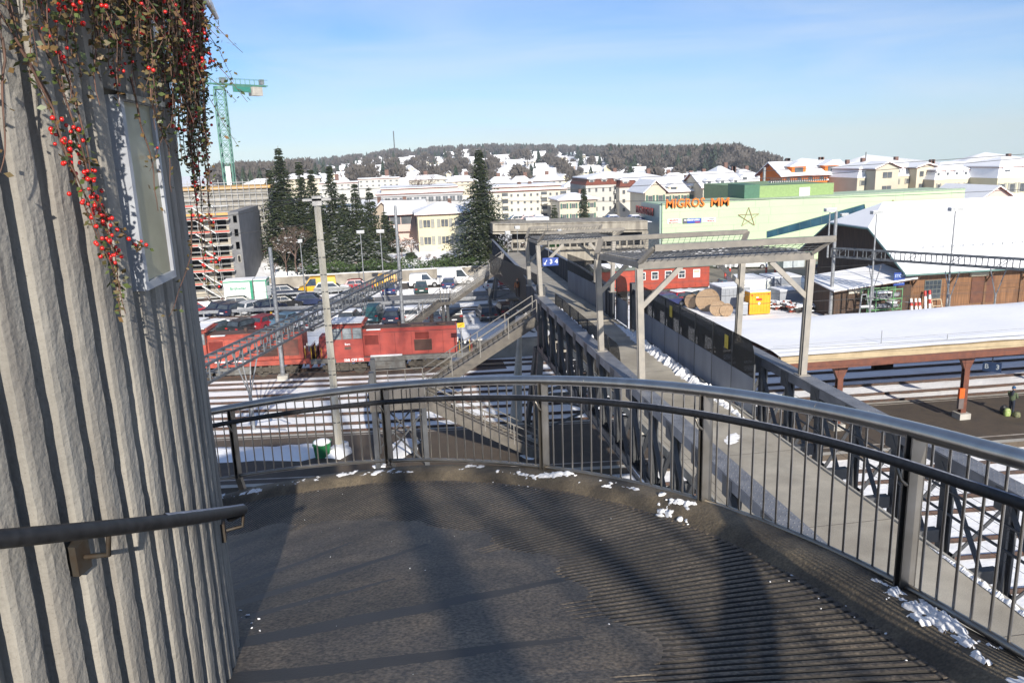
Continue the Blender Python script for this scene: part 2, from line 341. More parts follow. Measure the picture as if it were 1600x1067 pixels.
# kerb + slab edge (swept profile)
def sweep(prof,t0,t1,st=1.5,m=None,name='x',wob=0,closed=False):
    b=MB(); n=int((t1-t0)/st); k=len(prof); rows=[]
    for i in range(n+1):
        th=t0+(t1-t0)*i/n; rows.append([cp(th,r+wob*noise.noise(V((th*.35,r*9,dz*9))),fz(th)+dz+wob*.6*noise.noise(V((th*.5,r*5,dz*9+7)))) for r,dz in prof])
    kk=k if closed else k-1
    for i in range(n): b.add(rows[i]+rows[i+1],[(j,(j+1)%k,(j+1)%k+k,j+k) for j in range(kk)],0,not closed)
    return b
KM=mat('kerb_concrete',(.2,.165,.115),.8,c2=(.09,.075,.055),sc=2.2,bump=.008,bsc=45,det=8); speckle(KM,60,.6,patch=2.5)
b=sweep([(7.2,.0),(7.27,.05),(7.33,.09),(7.42,.1),(7.57,.1),(7.6,.07),(7.6,-.55),(3.6,-.55)],-110,112,1.0,wob=.02)
struct('ramp_kerb',b,KM)
# railing: one thing
rl=thing('ramp_railing','curved stainless steel railing with slim balusters round the outer edge of the ramp','railing',cp(30,RO,fz(30)))
STN=mat('stainless',(.42,.4,.37),.28,.95,c2=(.34,.32,.29),sc=6,stretch=(1,1,.3))
STD=mat('stainless_dull',(.3,.28,.25),.4,.85,c2=(.22,.2,.17),sc=4)
BLK=mat('black_handrail',(.008,.008,.009),.6,c2=(.022,.022,.024),sc=30)
PA=[-86,-68.4,-50.8,-33.2,-13,4,19.8,36.3,54.4,72.1,90,108]
def arc(t0,t1,r,dz,st=1.5):
    n=max(2,int(abs(t1-t0)/st)); return [cp(t0+(t1-t0)*i/n,r,rz(t0+(t1-t0)*i/n)+dz) for i in range(n+1)]
T0r,T1r=-86,110
b=MB(); b.tube(arc(T0r,T1r,RO+.02,-.045),.051,20)
for th in (10.5,66,-25,-60,95,31.5): b.tube(arc(th,th+.12,RO+.02,-.045,.1),.0522,20)
b.build('top_rail',STN,rl)
b=MB(); b.tube(arc(T0r,T1r,RO+.02,-1.02),.024,12); b.build('bottom_rail',STD,rl)
b=MB(); b.tube(arc(T0r,T1r,RO-.1,-.215),.031,14); hr=b.build('handrail',BLK,rl)
FR=mat('frost',(.5,.52,.58),.8,c2=(.3,.31,.35),sc=30)
b=MB()
for i in range(140):
    th=-20+i*.5; q=.012+.012*noise.noise(V((th*.5,1,2)))
    for sgn in (1,):
        a=cp(th,RO-.1-.013,rz(th)-.1875); c=cp(th+.5,RO-.1-.013,rz(th+.5)-.1875); a2=cp(th,RO-.1+.013,rz(th)-.1875); c2_=cp(th+.5,RO-.1+.013,rz(th+.5)-.1875)
        t1=V((0,0,.006)); b.add([a,c,c2_,a2,(a+a2)/2+t1,(c+c2_)/2+t1],[(0,1,5,4),(4,5,2,3)],0,True)
b.build('frost',FR,hr)
for th in PA:
    b=MB(); z=rz(th); zk=fz(th); t=V((-math.sin(R(th)),math.cos(R(th)),0)); n=V((math.cos(R(th)),math.sin(R(th)),0))
    for s in (-1,1):
        c=cp(th,RO+.02,0)+t*s*.025
        b.bar(c+V((0,0,z-.07)),c+V((0,0,z-1.05)),.012,.1,up=n)
    b.bar(cp(th,RO+.02,z-.07)+n*.046,cp(th,RO+.02,z-1.05)+n*.046,.062,.01,up=n)
    b.bar(cp(th,RO+.02,z-1.03),cp(th,RO+.11,min(z-1.16,zk+.02)),.08,.06,up=n)
    b.bar(cp(th,RO+.11,min(z-1.12,zk+.06)),cp(th,RO+.11,zk-.42),.13,.05,up=n)
    po=b.build('post',STD,rl)
    b=MB(); b.tube([cp(th,RO-.1,z-.24),cp(th-.35,RO-.1,z-.31),cp(th-.25,RO-.05,z-.35),cp(th,RO-.02,z-.36)],.011,6); b.build('handrail_bracket',STD,po)
cnt=0
ths=[]
for a,c in zip(PA[:-1],PA[1:]):
    nb=int(round((c-a)*PI/180*RO/.135))
    for i in range(1,nb): ths.append(a+(c-a)*i/nb)
ths=[t for t in ths if -16<t<92]
base=None
for th in ths[:100]:
    b=MB(); c=cp(th,RO+.02,0); b.cyl((0,0,0),.0085,.96,8)
    if base is None:
        me=b.build('baluster',STN); base=me; WL[me.name]=V((0,0,0)); o=me; o.parent=rl
    else: o=base.copy(); col.objects.link(o)
    o.location=c+V((0,0,rz(th)-1.01))-WL[rl.name]
if len(ths)>100:
    b=MB()
    for th in ths[100:]: b.cyl(cp(th,RO+.02,rz(th)-1.01),.0085,.96,8)
    tag(b.build('baluster',STN,rl),kind='stuff')
# snow crumbs on kerb
random.seed(3)
def crumbs(label,th0,th1,r0,r1,n,smin,smax,grp='snow lumps along the ramp kerb'):
    b=MB(); 
    for i in range(n):
        cc_=rnd.random()**1.0; th=th0+(th1-th0)*(.5+.5*math.sin(7*cc_+i%3))*1.0 if i%3 else rnd.uniform(th0,th1); th+=rnd.gauss(0,(th1-th0)*.03); r=rnd.uniform(r0,r1); s=smin+(smax-smin)*rnd.random()**2.2
        z=fz(th)+(.1 if r>7.35 else (.02+(7.3-r)*.06 if r<7.3 else .06)); c=cp(th,r,z+s*.25)
        o=len(b.v); b.ball((0,0,0),s,7,5,sz=.62); q=rnd.uniform(0,9)
        ax=rnd.uniform(0,PI); ca,sa=math.cos(ax),math.sin(ax)
        for j in range(o,len(b.v)):
            p=V(b.v[j]); k=1+.75*noise.noise(p*(1.6/s)+V((q,q,q))); p=V((p.x*1.5*k,p.y*k,p.z*k)); b.v[j]=(c.x+p.x*ca-p.y*sa,c.y+p.x*sa+p.y*ca,max(c.z+p.z,z+.002-.01))
    return tag(b.build('snow_lumps',SNOW),label,'snow lumps',grp)
def lumpy(label,th0,th1,r0,r1,amp,thr,seed,fr=1.0):
    b=MB(); nt_=int((th1-th0)*PI/180*RO/.012); nr_=int((r1-r0)/.012); idx={}; H_={}
    for i in range(nt_+1):
        for j in range(nr_+1):
            th=th0+(th1-th0)*i/nt_; r=r0+(r1-r0)*j/nr_; x=th*PI/180*RO; q=V((x*3.2*fr+seed,r*5*fr,seed)); f=.9*noise.noise(q)+.55*noise.noise(q*2.7)+.4*noise.noise(q*7)
            e=1-((2*i/nt_-1)**2)-.8*((2*j/nr_-1)**2); h=(f+e*.7-thr-.12)
            H_[i,j]=max(0,h)**.8*amp*.62*(1+.3*noise.noise(q*6)) if h>0 else -1
    def vid(i,j):
        if (i,j) not in idx:
            th=th0+(th1-th0)*i/nt_; r=r0+(r1-r0)*j/nr_; zb=fz(th)+(.1 if r>7.42 else (.0+(RO-r)*.06 if r<7.2 else .0+.1*min(1,(r-7.2)/.16))); idx[i,j]=len(b.v); b.v.append(tuple(cp(th,r,zb-.006+max(0,H_[i,j]))))
        return idx[i,j]
    for i in range(nt_):
        for j in range(nr_):
            if sum(H_[a] >0 for a in ((i,j),(i+1,j),(i+1,j+1),(i,j+1)))>=2: b.f.append((vid(i,j),vid(i+1,j),vid(i+1,j+1),vid(i,j+1))); b.m.append(0); b.sm.append(True)
    if b.f: return tag(b.build('snow_crust',SNOW),label,'snow patch','snow crusts along the ramp kerb')
lumpy('lumpy snow crust on the kerb beside the middle railing post',30.5,38.5,7.22,7.58,.075,.35,1)
lumpy('long ragged snow crust on the kerb between the two left railing posts',47,61,7.3,7.59,.05,.45,2)
lumpy('snow crust at the left end of the kerb beside the column',66,82,7.3,7.59,.07,.3,3)
lumpy('thin broken snow line on the kerb right of the second post',40,47,7.38,7.59,.03,.5,4,1.6)
lumpy('small icy snow remains on the kerb right of the middle post',23,29.5,7.25,7.5,.05,.75,5,2)
lumpy('snow lumps at the foot of the railing post right of the middle',18.8,22.2,7.22,7.5,.07,.45,6,2)
lumpy('thick crumbling snow mound at the foot of the right railing post',-3.5,5.2,7.36,7.59,.085,.3,7,1.8)
lumpy('flat glazed snow patch below the right mound',-6.4,-4,7.33,7.5,.02,.2,8)
lumpy('small snow streak on the outer kerb edge above the right mound',6,8.5,7.46,7.58,.02,.3,9,2)
lumpy('scattered crust bits on the kerb left of the second post',61,66,7.35,7.58,.03,.55,10,2)
crumbs('loose white crumbs around the middle railing post',28,40,7.15,7.5,26,.004,.022)
crumbs('loose crumbs and ice chunks near the post right of the middle',18,23,7.15,7.45,12,.006,.035)
crumbs('icy crumbs at the foot of the ribbed column',14,24,3.78,3.9,9,.003,.011)
crumbs('few loose crumbs around the right snow mound',-8,8,7.0,7.5,24,.004,.018)
crumbs('tiny scattered snow specks over the ramp floor',-5,70,4.2,7.2,30,.0015,.005)
# fluted column
cl=thing('fluted_column','huge ribbed concrete core of the spiral ramp rising at the left','column',(CX,CY,10))
FC=mat('fluted_concrete',(.32,.3,.268),.9,c2=(.225,.216,.198),sc=1.3,bump=.005,bsc=55,det=9,lo=.3,hi=.75)
pan=(-4.4,1.3,16.06,16.76)
def streaks(m):
    t=m.node_tree; b_=t.nodes['Principled BSDF']; src=b_.inputs['Base Color'].links[0].from_socket
    tc=t.nodes.new('ShaderNodeTexCoord'); mp=t.nodes.new('ShaderNodeMapping'); mp.inputs['Scale'].default_value=(9,9,.7); n=t.nodes.new('ShaderNodeTexNoise'); n.inputs['Scale'].default_value=1.6; n.inputs['Detail'].default_value=8; n.inputs['Roughness'].default_value=.65
    r=t.nodes.new('ShaderNodeValToRGB'); r.color_ramp.elements[0].position=.38; r.color_ramp.elements[1].position=.62; r.color_ramp.elements[0].color=(.62,.6,.58,1); r.color_ramp.elements[1].color=(1.05,1.04,1,1)
    mx=t.nodes.new('ShaderNodeMixRGB'); mx.blend_type='MULTIPLY'; mx.inputs[0].default_value=.8
    n3=t.nodes.new('ShaderNodeTexVoronoi'); n3.inputs['Scale'].default_value=55; r3=t.nodes.new('ShaderNodeValToRGB'); r3.color_ramp.elements[0].position=.05; r3.color_ramp.elements[1].position=.16; r3.color_ramp.elements[0].color=(.45,.43,.4,1)
    m3=t.nodes.new('ShaderNodeMixRGB'); m3.blend_type='MULTIPLY'; m3.inputs[0].default_value=.55
    L_=t.links.new; L_(tc.outputs['Object'],mp.inputs[0]); L_(mp.outputs[0],n.inputs['Vector']); L_(n.outputs[0],r.inputs[0]); L_(src,mx.inputs[1]); L_(r.outputs[0],mx.inputs[2]); L_(tc.outputs['Object'],n3.inputs['Vector']); L_(n3.outputs['Distance'],r3.inputs[0]); L_(mx.outputs[0],m3.inputs[1]); L_(r3.outputs[0],m3.inputs[2]); L_(m3.outputs[0],b_.inputs['Base Color'])
streaks(FC)
b=MB(); nrib=152; per=8; dep=.05
prof=[0,.0,.85,1,1,1,.98,.02]
zs=[9.5,11,12,12.8,13.4,13.8]+[14+.035*i for i in range(102)]+[17.6]
zs=[z for z in zs if z<=17.55]+[17.6]
tot=nrib*per; k=len(zs)
for i in range(tot):
    th=360*i/tot
    if -40<((th+180)%360-180)<60: use=zs
    for j,z in enumerate(zs):
        fr=prof[i%per]; wv=.0015*noise.noise(V((th*1.9,z*5,0)))+.0015*noise.noise(V((th*.7,z*1.3,4)))+.002*noise.noise(V((th*5,z*21,8)))
        rr=RC-dep+dep*fr+wv*(1.2 if fr>.1 else .5)
        dth=(.03*noise.noise(V((int(i/per)*3.1,z*1.4,0)))+.03*noise.noise(V((int(i/per)*7.7,z*9,0)))+.055*noise.noise(V((i*3.7,z*23,0)))) if fr>0 else 0
        b.v.append(tuple(cp(th+dth,rr,z)))
for i in range(tot):
    i2=(i+1)%tot
    for j in range(k-1): b.f.append((i*k+j,i2*k+j,i2*k+j+1,i*k+j+1)); b.m.append(0); b.sm.append(False)
b.build('fluted_shaft',FC,cl)
b=MB(); b.tube([(CX,CY,17.5),(CX,CY,17.62)],RC+.02,96); b.build('planter_top',FC,cl)
# lamp panel
lp=thing('wall_lamp_panel','tall narrow translucent lamp panel in white frame on the ribbed column','lamp',cp(-.3,RC+.03,16.4))
t0,t1,z0,z1=pan; rr=RC+.0
def cq(t,z,r=rr): return cp(t,r,z)
b=MB(); nseg=1
def slab(ta,tb,za,zb,ra,rb,bb): bb.add([cp(ta,ra,za),cp(tb,ra,za),cp(tb,ra,zb),cp(ta,ra,zb),cp(ta,rb,za),cp(tb,rb,za),cp(tb,rb,zb),cp(ta,rb,zb)],[(0,1,2,3),(5,4,7,6),(1,0,4,5),(2,1,5,6),(3,2,6,7),(0,3,7,4)])
slab(t0,t0+.45,z0,z1,rr-.12,rr+.025,b); slab(t1-.45,t1,z0,z1,rr-.12,rr+.025,b); slab(t0+.45,t1-.45,z0,z0+.03,rr-.12,rr+.025,b); slab(t0+.45,t1-.45,z1-.02,z1,rr-.12,rr+.025,b)
b.build('frame',mat('lamp_frame',(.36,.38,.41),.5,c2=(.27,.28,.31),sc=8),lp)
b=MB(); slab(t0+.45,t1-.45,z0+.03,z1-.02,rr-.12,rr+.012,b); b.build('diffuser',mat('frosted_diffuser',(.36,.34,.24),.35,c2=(.2,.19,.12),sc=3.5),lp)
b=MB(); b.add([cp(t0-.5,rr+.06,z1),cp(t1+.5,rr+.06,z1),cp(t1+.5,rr-.1,z1+.045),cp(t0-.5,rr-.1,z1+.045),cp(t0-.5,rr+.06,z1-.02),cp(t1+.5,rr+.06,z1-.02)],[(0,1,2,3),(4,5,1,0)]); b.build('hood',mat('lamp_hood',(.4,.37,.3),.6,c2=(.2,.18,.13),sc=20),lp)
# core handrail
ch=thing('column_handrail','black round handrail on brackets running along the ribbed column','handrail',cp(-5,RC+.1,15))
def hz(th): return 15.59-.0285*(th+20)
b=MB(); pts=[cp(-110+i*2.0,RC+.11,hz(-110+i*2.0)) for i in range(61)]; 
pts=[p for p in pts]; e=cp(10.3,RC+.085,hz(10.3)-.01); pts=pts[:-1]+[cp(8.8,RC+.108,hz(8.8)),e,cp(10.9,RC+.03,hz(11)-.03)]
b.tube(pts,.026,14); b.build('rail',BLK,ch)
b=MB()
for i in range(36):
    th=-9+i*.5; a=cp(th,RC+.097,hz(th)+.024);c=cp(th+.5,RC+.097,hz(th+.5)+.024);a2=cp(th,RC+.123,hz(th)+.024);c2_=cp(th+.5,RC+.123,hz(th+.5)+.024); t=V((0,0,.008))
    b.add([a,c,c2_,a2,(a+a2)/2+t,(c+c2_)/2+t],[(0,1,5,4),(4,5,2,3)],0,True)
b.build('frost',FR,ch)
for th in (-14.0,8.3,-36,-58,-80):
    b=MB(); z=hz(th); b.tube([cp(th,RC+.11,z-.02),cp(th,RC+.1,z-.09),cp(th,RC+.02,z-.1)],.009,6); slab(th-.5,th+.5,z-.15,z-.05,RC-.03,RC+.015,b)
    b.build('bracket',mat('rusty_bracket',(.055,.05,.042),.6,.3,c2=(.05,.035,.022),sc=20),ch)
# hanging cotoneaster
pl=thing('berry_shrub','red berried evergreen shrub trailing down over the top of the ribbed column','plant',cp(0,RC,17.6))
LEAFM=mat('small_leaves',(.07,.08,.03),.5,c2=(.2,.11,.045),sc=25); LEAF2=mat('small_leaves_green',(.09,.12,.035),.45,c2=(.05,.07,.02),sc=25)
BER=mat('red_berries',(.62,.02,.015),.25,c2=(.45,.015,.01),sc=20,spec=.7); TW=mat('twigs',(.16,.085,.06),.8,c2=(.09,.055,.04),sc=20)
st=MB(); lf=MB(); be=MB(); pr=random.Random(11)
def leaf(c,s):
    s*=1.45; a=pr.uniform(0,6.28); t=pr.uniform(-1,1); d=V((math.cos(a),math.sin(a),t)).normalized(); e=d.cross(V((pr.uniform(-1,1),pr.uniform(-1,1),pr.uniform(-1,1)))).normalized()
    lf.add([c,c+d*s*.5+e*s*.3,c+d*s,c+d*s*.5-e*s*.3],[(0,1,2,3)],0 if pr.random()<.6 else 1)
def strand(pts,dens,ber,sz=.02,spread=.02,r0=.0045):
    n=len(pts); Q=[]
    for i in range(n-1):
        a=V(pts[i]);c=V(pts[i+1]); m_=max(2,int((c-a).length/.03))
        for j in range(m_):
            p=a.lerp(c,j/m_); Q.append(p+V([.012*noise.noise(p*6+V((k*9,0,0))) for k in range(3)]))
    Q.append(V(pts[-1])); st.tube(Q,[max(.0012,r0*(1-.7*i/len(Q))) for i in range(len(Q))],4,cap=False)
    for i in range(len(Q)-1):
        k=dens*(.4+1.2*abs(noise.noise(Q[i]*3)))
        while k>0:
            if pr.random()<k: leaf(Q[i].lerp(Q[i+1],pr.random())+V([pr.gauss(0,spread*.4) for _ in range(3)]),sz*pr.uniform(.5,1.1))
            k-=1
        if noise.noise(Q[i]*4.5+V((3,3,3)))>.02 and pr.random()<ber:
            for _ in range(pr.randint(1,3)): be.ball(Q[i]+V([pr.gauss(0,.012) for _ in range(3)]),pr.uniform(.0052,.0078),8,6)
def hang(th,dth,zend,r=.1,dens=2.2,ber=.5,z0=17.62,**k):
    L_=z0-zend; P=[cp(th,RC-.05,z0+.03),cp(th,RC+.05+r*.5,z0+.02)]; m_=max(2,int(L_/.12))
    for i in range(1,m_+1):
        t=i/m_; P.append(cp(th+dth*t+.3*noise.noise(V((th*3,t*4,1))),RC+.03+r*(1-.45*t)+.01*noise.noise(V((th*5,t*5,8))),z0-L_*t))
    strand(P,dens,ber,**k)
# dense mass at top, longer towards the right silhouette
for i in range(190):
    th=pr.uniform(-18,16); 
    if th<-9: ze=17.05-abs(pr.gauss(0,.15))
    elif th<2: ze=17.0-abs(pr.gauss(0,.17))
    else: ze=17.0-abs(pr.gauss(0,.25))
    hang(th,pr.uniform(-3,3),ze,pr.uniform(.03,.2),pr.uniform(2,4.0),pr.uniform(.1,.5))
for i in range(26):
    th=pr.uniform(4,14); hang(th,pr.uniform(-1.5,1),16.8-abs(pr.gauss(0,.25)),pr.uniform(.05,.2),pr.uniform(3,5),pr.uniform(.1,.4))
# side twigs giving depth
for i in range(110):
    th=pr.uniform(-14,13); z=pr.uniform(16.95,17.6) if th<0 else pr.uniform(16.7,17.6); p=cp(th,RC+pr.uniform(.03,.2),z); d=V((pr.uniform(-.3,.6),pr.uniform(-.6,.4),pr.uniform(-1,-.1))).normalized()*pr.uniform(.1,.3)
    strand([p,p+d*.5,p+d+V((0,0,-.04))],3,.3,r0=.0022)
def pix(L_,r):   # strand along the column surface through photo directions, at radius r
    o=[]
    for u,v in L_:
        q=ray(u,v); a=q.x**2+q.y**2; bb=-2*(q.x*CX+q.y*CY); cc=CX*CX+CY*CY-r*r; D=max(bb*bb-4*a*cc,0); o.append(CAM+q*((-bb-D**.5)/2/a))
    return o
strand(pix([(20,60),(75,150),(95,225),(125,300),(150,360),(175,410),(190,500)],RC+.07),3.2,.95)
strand(pix([(50,-20),(95,90),(125,190),(150,300),(172,340),(210,380),(232,388)],RC+.09),3,.8)
strand(pix([(30,80),(85,170),(110,260),(140,320),(160,380),(186,440),(196,490)],RC+.1),3.0,.95)
strand(pix([(60,40),(120,210),(150,310),(170,350),(185,420)],RC+.09),3.2,.8)
strand(pix([(230,60),(236,160),(262,230),(268,300)],RC+.1),3,.6)
strand(pix([(110,200),(140,270),(165,340),(180,400),(188,480)],RC+.05),3.5,1.0)
strand(pix([(0,20),(40,90),(60,140),(90,200)],RC+.06),1.6,.3)
strand(pix([(0,60),(8,100),(4,240),(0,270)],RC+.06),1.6,.5)
strand(pix([(140,-10),(152,60),(150,120),(156,165)],RC+.1),4,1.0)
strand(pix([(205,120),(222,190),(240,270),(247,330)],RC+.06),1.8,.1)
strand(pix([(300,330),(296,400),(285,440),(270,480),(264,495)],RC+.04),1.4,.1)
for k_ in range(9):
    th=7+k_*1.0; hang(th,pr.uniform(-.8,.6),pr.uniform(15.85,16.5),pr.uniform(.05,.16),1.8,.6)
st.build('twigs',TW,pl); lf.build('leaves',[LEAFM,LEAF2],pl); be.build('berries',BER,pl)
b=MB(); b.tube([cp(-2.6,RC+.13,17.02),cp(-2.5,RC+.135,16.99),cp(-2.6,RC+.13,16.95)],[.006,.014,.004],7); b.tube([cp(5,RC+.2,17.22),cp(7,RC+.23,17.2),cp(9,RC+.25,17.16)],[.008,.016,.01],8); b.build('snow',SNOW,pl)
# ================= FOOTBRIDGE =================
XL,XR,ZC,ZD=7.65,13.3,8.95,7.15
Y0,Y1=-4.0,43.0
br=thing('footbridge','long riveted dark steel truss footbridge with concrete deck crossing the tracks','bridge',(10.4,20,0))
DECK=mat('bridge_deck',(.44,.415,.36),.75,c2=(.33,.305,.26),sc=.6,bump=.003,bsc=50,det=8); speckle(DECK,40,.3,patch=.9,pamt=.35,plo=(.7,.68,.62))
b=MB(); b.box(8.05,Y0,ZD-.2,12.1,Y1,ZD)
b.build('deck',DECK,br)
b=MB()
for y in range(2,43,5): b.box(8.1,y,ZD+.001,12.05,y+.02,ZD+.004)
b.build('deck_joint',mat('joint_dark',(.12,.11,.1),.9),br)
ZB=5.7
p=2.05; n=int((Y1-Y0)/p)
for X in (XL,XR):
    b=MB(); b.box(X-.26,Y0,ZC-.05,X+.26,Y1,ZC)
    for s in (-1,1): b.box(X+s*.2-.015,Y0,ZC-.36,X+s*.2+.015,Y1,ZC-.052)
    b.build('top_chord',STEELT,br)
    b=MB(); b.box(X-.2,Y0,ZB,X+.2,Y1,ZB+.05)
    for s in (-1,1): b.box(X+s*.16-.012,Y0,ZB+.052,X+s*.16+.012,Y1,ZB+.34)
    b.build('bottom_chord',STEEL,br)
    b=MB()
    for i in range(n+1):
        y=Y0+i*p+.2
        b.box(X-.13,y-.11,ZB+.3,X-.07,y+.11,ZC-.3); b.box(X+.07,y-.11,ZB+.3,X+.13,y+.11,ZC-.3)
        b.box(X-.07,y-.01,ZB+.3,X+.07,y+.01,ZC-.3)
        if i<n:
            b.bar((X+.17,y,ZC-.2),(X+.17,y+p,ZB+.2),.02,.14,up=(1,0,0)); b.bar((X-.17,y,ZB+.2),(X-.17,y+p,ZC-.2),.02,.14,up=(1,0,0))
        for s in (-1,1):
            b.box(X+s*.222-.006,y-.26,ZC-.62,X+s*.222+.006,y+.26,ZC-.06)
            b.box(X+s*.182-.006,y-.26,ZB+.02,X+s*.182+.006,y+.26,ZB+.56)
    b.build('truss_web',STEEL,br)
b=MB()
for i in range(n+1):
    y=Y0+i*p+.2; b.box(XL+.2,y-.1,ZD-.55,XR-.2,y+.1,ZD-.21)
    if i<n: b.bar((XL+.2,y,ZB+.1),(XR-.2,y+p,ZB+.1),.08,.08); b.bar((XR-.2,y,ZB+.16),(XL+.2,y+p,ZB+.16),.08,.08)
b.build('cross_beams',STEEL,br)
b=MB()
for X in (XR,):
    for z in (7.5,8.1): b.bar((X-.24,Y0,z),(X-.24,24,z),.05,.05)
for z in (7.3,7.55,7.8,8.05,8.3): b.tube([(XR-.3,Y0,z),(XR-.3,24,z)],.006,4); b.tube([(XL+.3,Y0,z),(XL+.3,26,z)],.006,4)
b.build('side_cables',STEEL,br)
# rivets on the near chords and verticals
b=MB()
for X in (XL,XR):
    y=6.0
    while y<26:
        for s in (-.19,-.07,.07,.19): b.ball((X+s,y,ZC),.022,6,3,sz=.7)
        y+=.17 if y<18 else .26
b.build('rivets',STEELT,br)
b=MB(); b.box(8.05,Y0,ZD,8.12,Y1,ZD+.1); b.box(12.03,Y0,ZD,12.1,Y1,ZD+.06); b.build('deck_kerb',CONCL,br)
# parapets
SOL=mat('parapet_sheet',(.19,.21,.25),.5,c2=(.26,.285,.33),sc=1.2,stretch=(1,1,.25)); 
def meshmat(name,c,freq,hole):
    m=bpy.data.materials.new(name); m.use_nodes=True; t=m.node_tree; p_=t.nodes['Principled BSDF']; p_.inputs['Base Color'].default_value=(*c,1); p_.inputs['Roughness'].default_value=.6
    tc=t.nodes.new('ShaderNodeTexCoord'); vo=t.nodes.new('ShaderNodeTexVoronoi'); vo.inputs['Scale'].default_value=freq; vo.inputs['Randomness'].default_value=0
    lt=t.nodes.new('ShaderNodeMath'); lt.operation='GREATER_THAN'; lt.inputs[1].default_value=hole
    t.links.new(tc.outputs['Object'],vo.inputs[0]); t.links.new(vo.outputs['Distance'],lt.inputs[0]); t.links.new(lt.outputs[0],p_.inputs['Alpha']); return m
PERF=meshmat('perforated_sheet',(.022,.02,.018),40,.36)
def parapet(x,segs,zsol,ztop,side,lab,dark=False):
    o=thing('parapet_fence',lab,'fence',(x,segs[0][0],ZD),0,'parapet fences on the footbridge')
    for (ya,yb) in segs:
        if zsol>ZD+.2:
            b=MB(); b.box(x-.02,ya,ZD+.05,x+.02,yb,zsol); b.build('solid_panel',SOL,o)
        # perforated upper sheet with rounded near corner
        b=MB(); c=.5; P=[(x,ya,zsol),(x,yb,zsol),(x,yb,ztop)]
        for k in range(6): a=PI/2*k/5; P.append((x,ya+c-c*math.sin(a),ztop-c*1.6+c*1.6*math.cos(a)))
        b.prism(P,(.006,0,0)); b.build('perforated_panel',PERF,o)
        m_=max(1,round((yb-ya)/1.9))
        for k in range(m_+1):
            y=ya+(yb-ya)*k/m_; b=MB(); b.box(x-.025,y-.02,ZD,x+.03,y+.02,ztop if k else ztop-.8); b.build('post',STEEL,o)
    return o
parapet(12.2,[(25.4,38.6)],ZD+1.38,9.85,1,'nearest right hand parapet, dark sheet below and see-through screen above')
parapet(12.2,[(41.0,43.2)],ZD+1.38,9.85,1,'short right hand parapet piece at the second canopy')
parapet(8.12,[(28.2,40.6)],ZD+.12,9.35,-1,'long perforated dark screen on the left edge of the deck behind the near canopy')
for y,x,s in ((27.6,12.165,.13),(33.8,12.165,.11)):
    q=MB(); q.box(x-.01,y,9.1,x+.0,y+.33,9.62); o=q.build('warning_plate',mat('yellow_sign',(.65,.5,.06),.5,c2=(.5,.36,.04),sc=12)); tag(o,'small yellow warning plate high on the parapet screen, %s'%('nearer of the two' if y<30 else 'farther one beside the canopy post'),'sign','yellow plates on the parapet')
ridge('snow_bank','lumpy swept snow line along the right hand side of the footbridge deck',(11.75,24.3,ZD),(11.85,42.5,ZD),.62,.3,150,grp='snow on the footbridge')
ridge('snow_bank','narrow snow strip left on the steel chord beside the left screen',(7.98,29,ZC-.25),(7.98,41,ZC-.25),.25,.28,60,grp='snow on the footbridge')
ridge('snow_bank','thin snow crumbs along the near deck edge at the right',(12.0,11,ZD+.02),(12.0,15.5,ZD+.02),.16,.1,60,grp='snow on the footbridge')
ridge('snow_bank','dirty slush patch in the middle of the footbridge deck',(10.2,22.9,ZD),(10.9,23.9,ZD),.5,.03,20,grp='snow on the footbridge')
ridge('snow_bank','snow lying on the lower chord of the near left truss',(7.45,14.0,ZB+.3),(7.45,24.6,ZB+.3),.14,.1,60,grp='snow on the footbridge')
# far span (bends right and drops)
Q=[(XL,43.0,ZC),(8.6,55,8.55),(9.75,71,7.75),(10.9,87,7.0),(11.9,100,6.3)]
fs=thing('footbridge_far_span','far end of the footbridge with smooth dark grey parapet walls beside the spruce','bridge',(9.5,60,0))
b=MB()
for i in range(len(Q)-1):
    a,c=Q[i],Q[i+1]
    b.prism([(a[0]+.3,a[1],a[2]-1.75),(a[0]+4.3,a[1],a[2]-1.75),(a[0]+4.3,a[1],a[2]-2.05),(a[0]+.3,a[1],a[2]-2.05)],V(c)-V(a))
b.build('deck',DECK,fs)
PGR=mat('parapet_grey',(.055,.062,.075),.7,c2=(.04,.045,.055),sc=1.5,stretch=(1,1,.3))
for nm,dx in (('parapet',0.0),('parapet',4.3)):
    b=MB(); bt=MB()
    for i in range(len(Q)-1):
        a,c=V(Q[i]),V(Q[i+1]); a=a+V((dx,0,0)); c=c+V((dx,0,0)); hh=2.5 if dx==0 else 2.2
        b.prism([a,a+V((.08,0,0)),a+V((.08,0,-hh)),a+V((0,0,-hh))],c-a); bt.bar(a+V((.04,0,.03)),c+V((.04,0,.03)),.26,.06)
        m_=int((c-a).length/1.0)
        for k in range(m_):
            q=a.lerp(c,k/m_); b.box(q.x-.04,q.y-.03,q.z-hh+.05,q.x,q.y+.03,q.z-.05)
    pp=b.build(nm,PGR,fs); bt.build('coping',STEELT,pp)
b=MB(); b.prism([(8.3,47,ZD-.1),(8.3,72,6.1),(8.3,72,7.9),(8.3,47,9.45)],(.006,0,0)); b.build('perforated_screen',PERF,fs)
rs=thing('parapet_fence','right hand parapet beyond the gap, dark screen above blue grey sheet','fence',(12.3,46,ZD),0,'parapet fences on the footbridge')
b=MB(); b.prism([(12.15,43.4,ZD),(12.15,56,ZD-.3),(12.15,56,8.3),(12.15,43.4,8.6)],(.03,0,0)); b.build('solid_panel',SOL,rs)
b=MB(); b.prism([(12.15,43.4,8.6),(12.15,56,8.3),(12.15,56,9.5),(12.15,44,9.95),(12.15,43.5,9.4)],(.006,0,0)); b.build('perforated_panel',PERF,rs)
